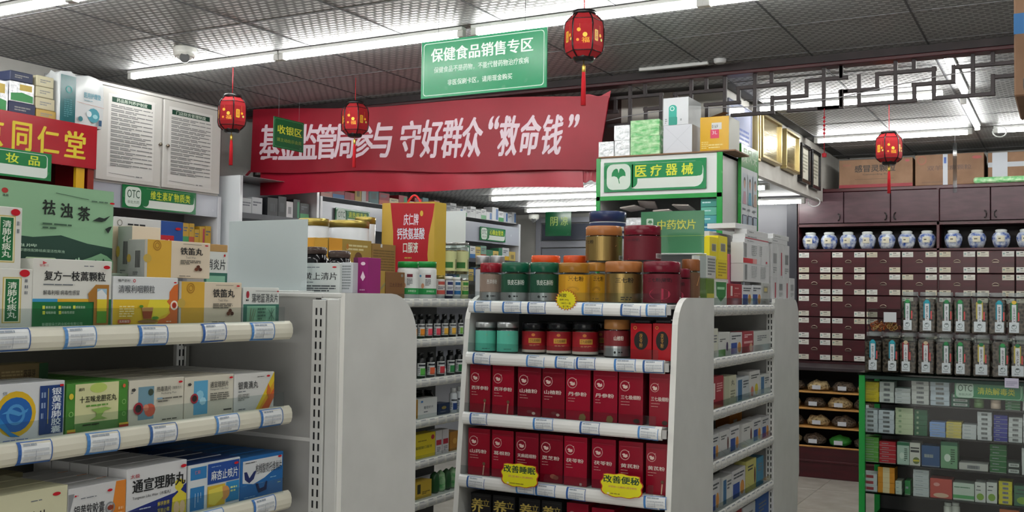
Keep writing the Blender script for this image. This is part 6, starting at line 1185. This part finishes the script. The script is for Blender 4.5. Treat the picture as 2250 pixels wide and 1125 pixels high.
for i in range(12):
    x = -2.165+(.10+.165*i if i < 7 else 1.30+.185*(i-7)); 
    r = thing('ginger_jar', 'blue and white porcelain jar in the chest niche, %s from left' % ORD[i], 'jar', (x, 9.475, 1.954), i*.8, 'porcelain jars in the chest niche')
    b = MB(); b.lathe(jm, 'porc', 22); b.build('jar_body', r); b = MB(); b.lathe([(.043, .126), (.045, .132), (.047, .15), (.035, .156)], 'g#c0c4c4', 20); b.build('lid', r)
    b = MB(); art(b, cylf(.0745, .05, .05, .8, -pi/2-i*.8), [('r', 0, 0, 1, 1, '#c9c4b0'), ('f', .2, .3, .8, .7, 1, '#4a4438')]); b.build('paper_label', r)
# cartons on the chest
for i, (u0, u1, vt, lab, it) in enumerate(((1843, 2006, 349, 'brown cardboard carton with bold black characters and red stripe', [('t', '感冒灵颗粒', .22, .2, .77, .45, '#2a221e', .03), ('t', 'Ganmaoling Keli', .33, .5, .7, .58, '#3a302a'), ('l', .22, .7, .75, .7, .003, '#4a3a30'), ('r', 0, .88, 1, .99, '#8c2a34'), ('e', .93, .1, .03, .04, '#a04048'), ('t', '白云山', .06, .14, .16, .22, '#a05850')]),
        (2010, 2163, 338, 'brown cardboard carton with faint brown characters and white tape', [('t', '双羊喉痹颗粒', .18, .36, .82, .52, '#5c443a', .02), ('o', .1, .17, .07, .2, '#9c5a48'), ('e', .9, .14, .07, .05, '#a04a48'), ('r', .41, 0, .48, 1, '#b8bcc4'), ('r', .425, .1, .46, .3, '#3a5aa0'), ('f', .1, .88, .8, .92, 1, '#6a5040')]),
        (2170, 2420, 330, 'brown cardboard carton with crossed silver tape at right edge', [('r', 0, .32, 1, .48, '#a8acb4'), ('r', .04, 0, .18, 1, '#b4b8c0'), ('t', '中药饮片', .42, .5, .8, .9, '#5c443a', 0)]))):
    Y = 9.42; x0, x1 = onY(u0, 380, Y)[0], onY(u1, 380, Y)[0]; z1 = min(2.84, onY((u0+u1)/2, vt, Y)[1])
    b = carton(x1-x0-.006, .34, z1-2.4965, 'kraft', it, c=.003); b.build('cardboard_carton', None, ((x0+x1)/2, Y, 2.496), 0, label=lab+' on the medicine chest', cat='box')
b = MB()
for q in range(3): b.lathe([(.02, 0), (.09-.02*q, .01), (.1-.02*q, .03), (.05, .05+.01*q), (.01, .055)], ('wrap', 'wrapg', 'wrap')[q], 9, .1*q, 0)
b.build('plastic_bag', None, (-.66, 9.30, 2.4965), 0, label='crumpled white and green plastic bag before the taped carton', cat='bag') if False else None
b = MB(); b.box(-.25, .25, 0, .03, 0, .05, 'wrapg', .012); b.build('plastic_bag', None, (-.45, 9.385, 2.4965), 0, label='folded white and green plastic bag before the taped carton', cat='bag')
b = MB(); x, z = onY(2098, 320, 8.4); b.box(x-.014, x+.014, 8.4, 8.402, z-.36, z+.02, 'c#c8ccd0'); b.tube([(x, 8.401, z), (x, 8.401, CZ)], .001, '#8a8a90', 4); b.build('plastic_strip', label='narrow clear plastic strip hanging before the cartons', cat='strip')
# lower open counter with herb bags
LC = thing('herb_counter', 'dark red lower counter with pale wood shelves of herb bags', 'cabinet', (-2.3, 8.82, 0), 0)
b = MB(); b.box(0, 3.0, .02, .56, 0, .27, 'redwood', .004); b.box(0, 3.0, .5, .56, .27, .90, '#1a0e12'); b.box(-.02, 3.0, 0, .57, .90, .93, '#2c2226', .004); b.box(0, .03, .02, .5, .27, .9, '#241418'); b.box(1.28, 1.31, .02, .5, .27, .9, '#241418'); b.box(0, 3, .01, .03, .13, .15, 'redwood', .004); b.build('counter_body', LC)
for z in (.27, .43, .585, .725): b = MB(); b.box(.03, 3.0, .01, .5, z-.014, z, 'paleshelf', .003); b.build('wood_shelf', LC)
k = 0
for zi, z in enumerate((.271, .431, .586, .726)):
    for i in range(5):
        x = -2.12+.21*i+.03*(zi % 2); r = thing('herb_bag', 'clear bag of dried herbs on counter shelf %s from bottom, %s from left' % (ORD[zi], ORD[i]), 'bag', (x, 8.95, z), 0, 'bags of dried herbs on the counter shelves')
        b = MB(); q = rr.uniform(.9, 1.1); hh = .085*q
        b.lathe([(.03, 0), (.09*q, .01), (.095*q, hh*.5), (.07, hh*.85), (.02, hh)], ('herbl', 'herb')[(i+zi) % 2] if not (zi == 0 and i == 2) else 'g#3a8a3a', 12)
        for v in b.v[:]: pass
        b.v = [(vx, vy*.8, vz+.008*sin(vx*70+k)) if vz > .005 else (vx, vy*.8, vz) for vx, vy, vz in b.v]; b.build('herb_filling', r)
        b = MB(); b.box(-.035, .035, -.094, -.092, .015, .05, '#c4c8d0', .0005); b.build('paper_label', r); k += 1
# ================================================================== GLASS COUNTER
Yc = 5.40
zsh = [onY(1900, v, Yc+.03)[1] for v in (882, 949, 1014, 1079, 1150)]
GC = thing('glass_counter', 'green framed glass display counter full of medicine cartons', 'counter', (-.936, Yc, 0), 0)
WG, DG, ZG_ = 1.9, .5, 1.135
b = MB(); b.box(0, .03, 0, .03, 0, ZG_-.012, GR, .002); b.box(0, .03, DG-.03, DG, 0, ZG_-.012, GR, .002); b.box(WG-.03, WG, 0, .03, 0, ZG_-.012, GR, .002); b.box(0, .03, .03, DG-.03, ZG_-.04, ZG_-.012, GR, .002); b.box(.03, WG-.03, .0, .02, ZG_-.03, ZG_-.012, '#16302a', .001); b.box(0, WG, 0, DG, 0, .2, '#cacbc8'); b.build('counter_frame', GC)
b = MB(); b.box(-.004, WG+.004, -.006, DG+.004, ZG_-.012, ZG_, 'c#7a988e', .002); b.build('glass_top', GC)
b = MB(); b.box(.03, WG-.03, DG-.012, DG-.004, .2, ZG_-.02, '#2c2a2c'); b.build('back_panel', GC)
b = MB(); b.face([(.03, .006, .2), (WG-.03, .006, .2), (WG-.03, .006, ZG_-.03), (.03, .006, ZG_-.03)], 'c#eff4f2'); b.build('front_glass', GC)
for z in zsh: b = MB(); b.box(.03, WG-.03, .02, DG-.015, z-.008, z, 'c#5a786c', .001); b.build('glass_shelf', GC)
r = thing('section_sign', 'green sign with OTC lettering inside the glass counter', 'sign', (onY(2172, 850, Yc+.02)[0], Yc+.021, onY(2172, 872, Yc+.02)[1]-.012), 0)
w, h = .30, .078; b = MB(); b.box(-w/2, w/2, 0, .004, 0, h, 'g#0f7a48', .0005); fr = front(w, h)
art(b, fr, [('R', .1, .04, .97, .96, .012, '#a9c8b4'), ('R', .1, .07, .963, .93, .011, '#0f7a48'), ('R', .02, .03, .28, .97, .014, '#b4ccbc'), ('t', 'OTC', .05, .18, .26, .58, '#1a4a34', .01), ('t', '非处方药', .06, .7, .25, .85, '#4a6a58', 0)]); b.build('sign_panel', r)
b = MB(); art(b, fr, [('t', '清热解毒类', .34, .3, .88, .72, '#b8c030', .02)], 6); b.build('lettering', r)
def cx4(x): return 1880+x/6.08
stacks = []
D4 = 790; D5 = 950
def S1(row, x0, x1, yt, base, n, col, it='bar'): stacks.append((row, cx4(x0), cx4(x1), base+yt/6.08, n, col, it))
for a in ((100,312,300,4,'#c9b41e','y'),(315,515,297,4,'#c4c8c6','bar'),(522,735,385,4,'#c2c6c8','f'),(745,980,282,5,'#c2c4c2','bar'),(995,1255,292,5,'#b8c4d0','bar'),(1275,1520,460,3,'#1f5a48','wl'),(1995,2200,480,5,'#16602e','f'),(2230,2420,480,4,'#c2c4c2','bar')): S1(0, a[0], a[1], a[2], D4, *a[3:])
for a in ((95,298,668,5,'#bcc4cc','bar'),(302,515,680,5,'#bcc4cc','bar'),(528,770,648,5,'#b9c4a4','sq'),(780,960,672,5,'#165c3a','sq'),(985,1200,840,3,'#7a9ad0','f'),(1205,1415,838,5,'#c8b85a','f'),(1420,1615,872,4,'#c0c4c8','f'),(1622,1820,702,6,'#c4c8cc','bar'),(1840,2030,745,6,'#20288a','f'),(2040,2230,775,5,'#c2c6c8','bar'),(2235,2420,740,5,'#c2c6c8','bar')): S1(1, a[0], a[1], a[2], D4, *a[3:])
for a in ((95,310,62,5,'#55963c','f'),(314,540,122,5,'#a8202e','f'),(548,716,132,1,'#a8c0b4','v'),(720,866,140,1,'#c4c4bc','bk'),(880,1128,180,1,'#1c4a7c','f'),(1132,1360,128,1,'#6a9a74','v'),(1375,1768,420,1,'#b8b8b4','bar'),(1790,2020,165,5,'#12602a','f'),(2025,2205,400,2,'#24342e','wl'),(2215,2400,215,3,'#c2c6c8','bar')): S1(2, a[0], a[1], a[2], D5, *a[3:])
for a in ((90,290,550,3,'#c2c8cc','rd'),(295,525,468,5,'#d08a24','or'),(530,620,650,3,'#b8c4b8','f'),(655,735,648,1,'#1f7a3c','f'),(765,982,502,6,'#b4bcc0','f'),(988,1288,622,1,'#b84a40','pt'),(1298,1588,680,1,'#b8c8bc','gb'),(1592,1740,672,1,'#c8ccc8','gn'),(1745,1892,672,1,'#c8ccc8','gn'),(1910,2095,655,5,'#c9c22c','bar'),(2110,2350,720,1,'#3c6a50','gn')): S1(3, a[0], a[1], a[2], D5, *a[3:])
DEC = {'bar': [('r', .28, .25, .72, .8, '#9a9ea0'), ('b', .3, .28, .7, .76, '#3a3c40')], 'y': [('f', .2, .25, .8, .75, 2, '#9a8a10')], 'f': [('f', .15, .35, .8, .65, 1, '#8a9498'), ('l', 0, .97, 1, .97, .001, '#cfd4cc')], 'wl': [('R', .1, .2, .9, .8, .003, '#b8c0bc'), ('b', .2, .35, .8, .65, '#3a4040')], 'sq': [('R', .18, .3, .34, .75, .002, '#8aa080')], 'rd': [('r', .25, .25, .75, .75, '#a04048')], 'or': [('r', .3, 0, .7, 1, '#d8c8a0')], 'v': [('r', 0, 0, 1, .14, '#2c6a4c'), ('f', .6, .25, .85, .85, 7, '#24442c'), ('e', .4, .6, .2, .15, '#c8d8cc', 10)], 'bk': [('r', .08, .2, .9, .26, '#15181a'), ('r', .08, .32, .9, .42, '#24282a'), ('e', .62, .78, .32, .15, '#5a6a30'), ('r', .32, .74, .92, .82, '#c0b430')], 'pt': [('e', .5, .85, .35, .12, '#c8a890'), ('e', .3, .3, .15, .1, '#d0908a', 8)], 'gb': [('f', .05, .2, .95, .3, 1, '#3a6a4a'), ('r', 0, .7, 1, .9, '#4a9a5a')], 'gn': [('f', .2, .15, .9, .25, 1, '#3a3e40'), ('f', .1, .35, .95, .42, 1, '#2a2e30'), ('e', .5, .72, .35, .18, '#7aa03a', 12)]}
rn = ['top', 'second', 'third', 'fourth']
cnm = {}
for si, (row, u0, u1, vt, n, col, it) in enumerate(stacks):
    Y = Yc+.034+.003*(si % 3); zb = zsh[row]+.0005; x0, x1 = onY(u0, vt, Y)[0], onY(u1, vt, Y)[0]; z1 = onY((u0+u1)/2, vt, Y)[1]; z1 = min(z1, (ZG_-.02 if row == 0 else zsh[row-1]-.012)); h = (z1-zb)/n
    if x1 > .95: continue
    me = carton(x1-x0-.002, .10, h-.0006, col, DEC[it]).data('medicine_box'); k = cnm.get(row, 0); cnm[row] = k+1
    for j in range(n):
        link('medicine_box', me, None, ((x0+x1)/2+random.uniform(-.001, .001), Y+random.uniform(0, .003), zb+h*j), 0, 'counter carton, %s stack from left on %s shelf%s' % (ORD[k], rn[row], '' if n == 1 else ', %s from bottom' % ORD[j]), 'box', 'cartons in stack %s of %s counter shelf' % (ORD[k], rn[row]) if n > 1 else None)
for i, (u, k, nm) in enumerate(((2151, '#5a7a4a', 'green'), (2188, '#b8a494', 'beige'))):
    x, z = onY(u, 873, Yc+.05); hh = z-zsh[0]; lathejar('round_tin', 'small round %s tin pair in the glass counter' % nm, 'tin', x, Yc+.05, zsh[0]+.0005, [(.022, 0), (.023, .002), (.023, hh*.48), (.0215, hh*.5), (.023, hh*.52), (.023, hh-.005)], 'g'+k, [(.0235, hh-.006), (.0235, hh-.001), (.02, hh)], 'g'+k)
for i, u in enumerate((2083, 2100)):
    x, z = onY(u, 1104, Yc+.06); hh = z-zsh[4]; lathejar('pill_bottle', 'white pill bottle on the bottom counter shelf, %s' % ('left', 'right')[i], 'bottle', x, Yc+.06, zsh[4]+.0005, [(.019, 0), (.0195, .002), (.0195, hh-.02), (.015, hh-.016)], 'g#c4c6c0', [(.0165, hh-.016), (.0165, hh-.001), (.014, hh)], 'g#ccd0cc', lab=(.0195, .01, hh*.5, 3, '#c0b86a', [('f', .2, .2, .8, .8, 3, '#6a6430')]))
x0, z1 = onY(2200, 1118, Yc+.05); b = carton(.085, .08, max(.05, z1-zsh[4]), '#c06a3c', [('f', .2, .3, .8, .6, 2, '#d8b090')]); b.build('medicine_box', None, (onY(2218, 1118, Yc+.05)[0], Yc+.04, zsh[4]+.0005), 0, label='orange carton on the bottom counter shelf', cat='box')
b = MB(); b.box(-.03, .03, -.0015, 0, 0, .045, '#b8b4c8', .0004); art(b, front(.06, .045, -.0015), [('f', .1, .3, .9, .8, 3, '#8a88a0')]); b.build('price_card', None, (onY(2223, 845, Yc-.005)[0], Yc-.0065, onY(2223, 852, Yc)[1]), 0, label='small lilac price card stuck at counter top edge', cat='card')
# herb jars on the counter
def sqjar(label, u, Y, zb, R, h, dec, kind, lab=True):
    x = u; r = thing('herb_jar', label, 'jar', (x, Y, zb), 0, 'clear square jars of dried herbs')
    b = MB(); b.box(-R, R, -R, R, 0, h*.9, 'c#d9dedd', .007); b.build('jar_body', r)
    b = MB(); b.box(-R+.003, R-.003, -R+.003, R-.003, .003, h*(.80+.04*sin(u*37)), kind, .006); b.build('dried_herbs', r)
    b = MB(); b.lathe([(R*.86, h*.9), (R*.9, h*.905), (R*.9, h-.003), (R*.86, h)], 'h#b0b6b8', 18); b.build('lid', r)
    if not lab: return
    c1, c2, tw, tx = dec; b = MB(); fr = front(2*R, h*.9, -R-.0005)
    o = .12*((int(u*12+99)*7) % 3-1)
    art(b, fr, [('R', .30+o, .14, .68+o, .6, .004, c1), ('e', .5+o, .14, .13, .05, c2, 12), ('r', .7+o, .4, .78+o, .62, '#b84a4a'), ('R', .38+o, .2, .62+o, .78, .001, '#c4c8cc'), ('t', tx, .44+o, .26, .56+o, .66, '#22242a', .01), ('R', .26+o-tw, .66, .74+o+tw, .93, .002, '#bcc4c8'), ('o', .5+o, .78, .14, .2, '#6a7a78'), ('f', .42+o, .72, .6+o, .78, 1, '#2a2c30'), ('f', .32+o, .86, .7+o, .9, 1, '#7a8084')]); b.build('label', r)
Hj = .203
dd = [('#17788a', '#1f94a4', 0, '荷\n叶'), ('#17788a', '#1f94a4', 0, '菊\n花'), ('#7a1c20', '#b8a488', 0, '人\n参\n花'), ('#7a1c20', '#b8a488', 0, '人\n参\n片'), ('#1a4a34', '#1f7a44', 0, '胖\n大\n海'), ('#1a5a3c', '#2a8a4a', 0, '决\n明\n子'), ('#a89a4a', '#1c6a40', .08, '酸\n枣\n仁'), ('#1a5a3c', '#2a8a4a', 0, '玫\n瑰\n花'), ('#a89a4a', '#1c6a40', .08, '枸\n杞')]
for i in range(9):
    u = -.874+.0835*i; sqjar('clear herb jar in lower row on the counter, %s from left' % ORD[i], u, 5.475, 1.1355, .0405, Hj, dd[i % 9], 'herb')
ue = [1999, 2037, 2075, 2114, 2152, 2190, 2232]
for i, u in enumerate(ue):
    sqjar('clear herb jar in upper row on the counter, %s from left' % ORD[i], onY(u+2, 690, 5.48)[0], 5.48, 1.1355+Hj+.003, .0405, Hj, (dd[5], dd[0], dd[4], dd[5], dd[6], dd[1], ('#1a6a3c', '#c8a83a', .02, '当\n归'))[i], 'herb')
for i in range(10):
    u = -.885+.0865*i; sqjar('clear herb jar standing in the back row, %s from left' % ORD[i], u, 5.62, 1.1355, .0405, Hj, dd[(i+3) % 9], 'herb', False)
# tray of red rings on the jars
r = thing('ring_container', 'clear lidded container of orange red herb rings on the jars', 'container', (onY(1946, 700, 5.48)[0], 5.47, 1.1355+Hj+.003), 0)
b = MB(); b.box(-.078, .078, -.05, .06, 0, .11, 'c#dfe2e2', .006); b.build('container_body', r)
b = MB(); b.box(-.08, .08, -.052, .062, .1105, .116, 'c#cfd4d4', .002); b.build('lid', r)
b = MB()
for i in range(46):
    cx, cy, cz = random.uniform(-.063, .063), random.uniform(-.042, .045), .008+random.uniform(0, .04); t1, t2 = random.uniform(0, pi), random.uniform(-.9, .9)
    from mathutils import Euler, Vector
    E_ = Euler((t2+1.2, 0, t1)); P_ = [tuple(Vector((cx, cy, cz))+E_.to_matrix() @ Vector((.010*cos(2*pi*q/8), .010*sin(2*pi*q/8), 0))) for q in range(9)]
    b.tube(P_, .0026, '#a8501e' if i % 3 else '#c8a060', 5)
b.build('herb_rings', r, kind='stuff')
b = MB(); b.box(-.03, .03, -.001, 0, 0, .05, '#b4b8bc'); b.build('paper_label', r, (.03, -.0515, .05))
# ------------------------------------------------------------------ carton on a high shelf at the upper right edge
x0 = onY(2228, 100, 3.0)[0]
b = MB(); b.box(x0+.03, 1.99, 2.75, 3.55, 2.02, 2.045, '#4a4c4a', .002); b.build('high_shelf', label='dark high shelf at upper right edge under the cardboard carton', cat='shelf')
b = MB(); b.box(x0, x0+.5, 3.0, 3.4, 2.046, 2.60, 'kraft', .004); fr = flat((x0, 3.0, 2.046), (1, 0, 0), (0, 0, 1), .5, .554, (0, -1, 0)); art(b, fr, [('r', 0, .60, 1, .70, '#2a6aa4')]); b.box(x0-.0006, x0, 3.0, 3.4, 2.21, 2.266, '#2a6aa4')
b.build('cardboard_carton', label='brown cardboard carton with blue stripe at upper right edge', cat='box')
for o in list(bpy.data.objects):
    if o.name.startswith('ceiling_tile') or o.name.startswith('floor_tile'): pass
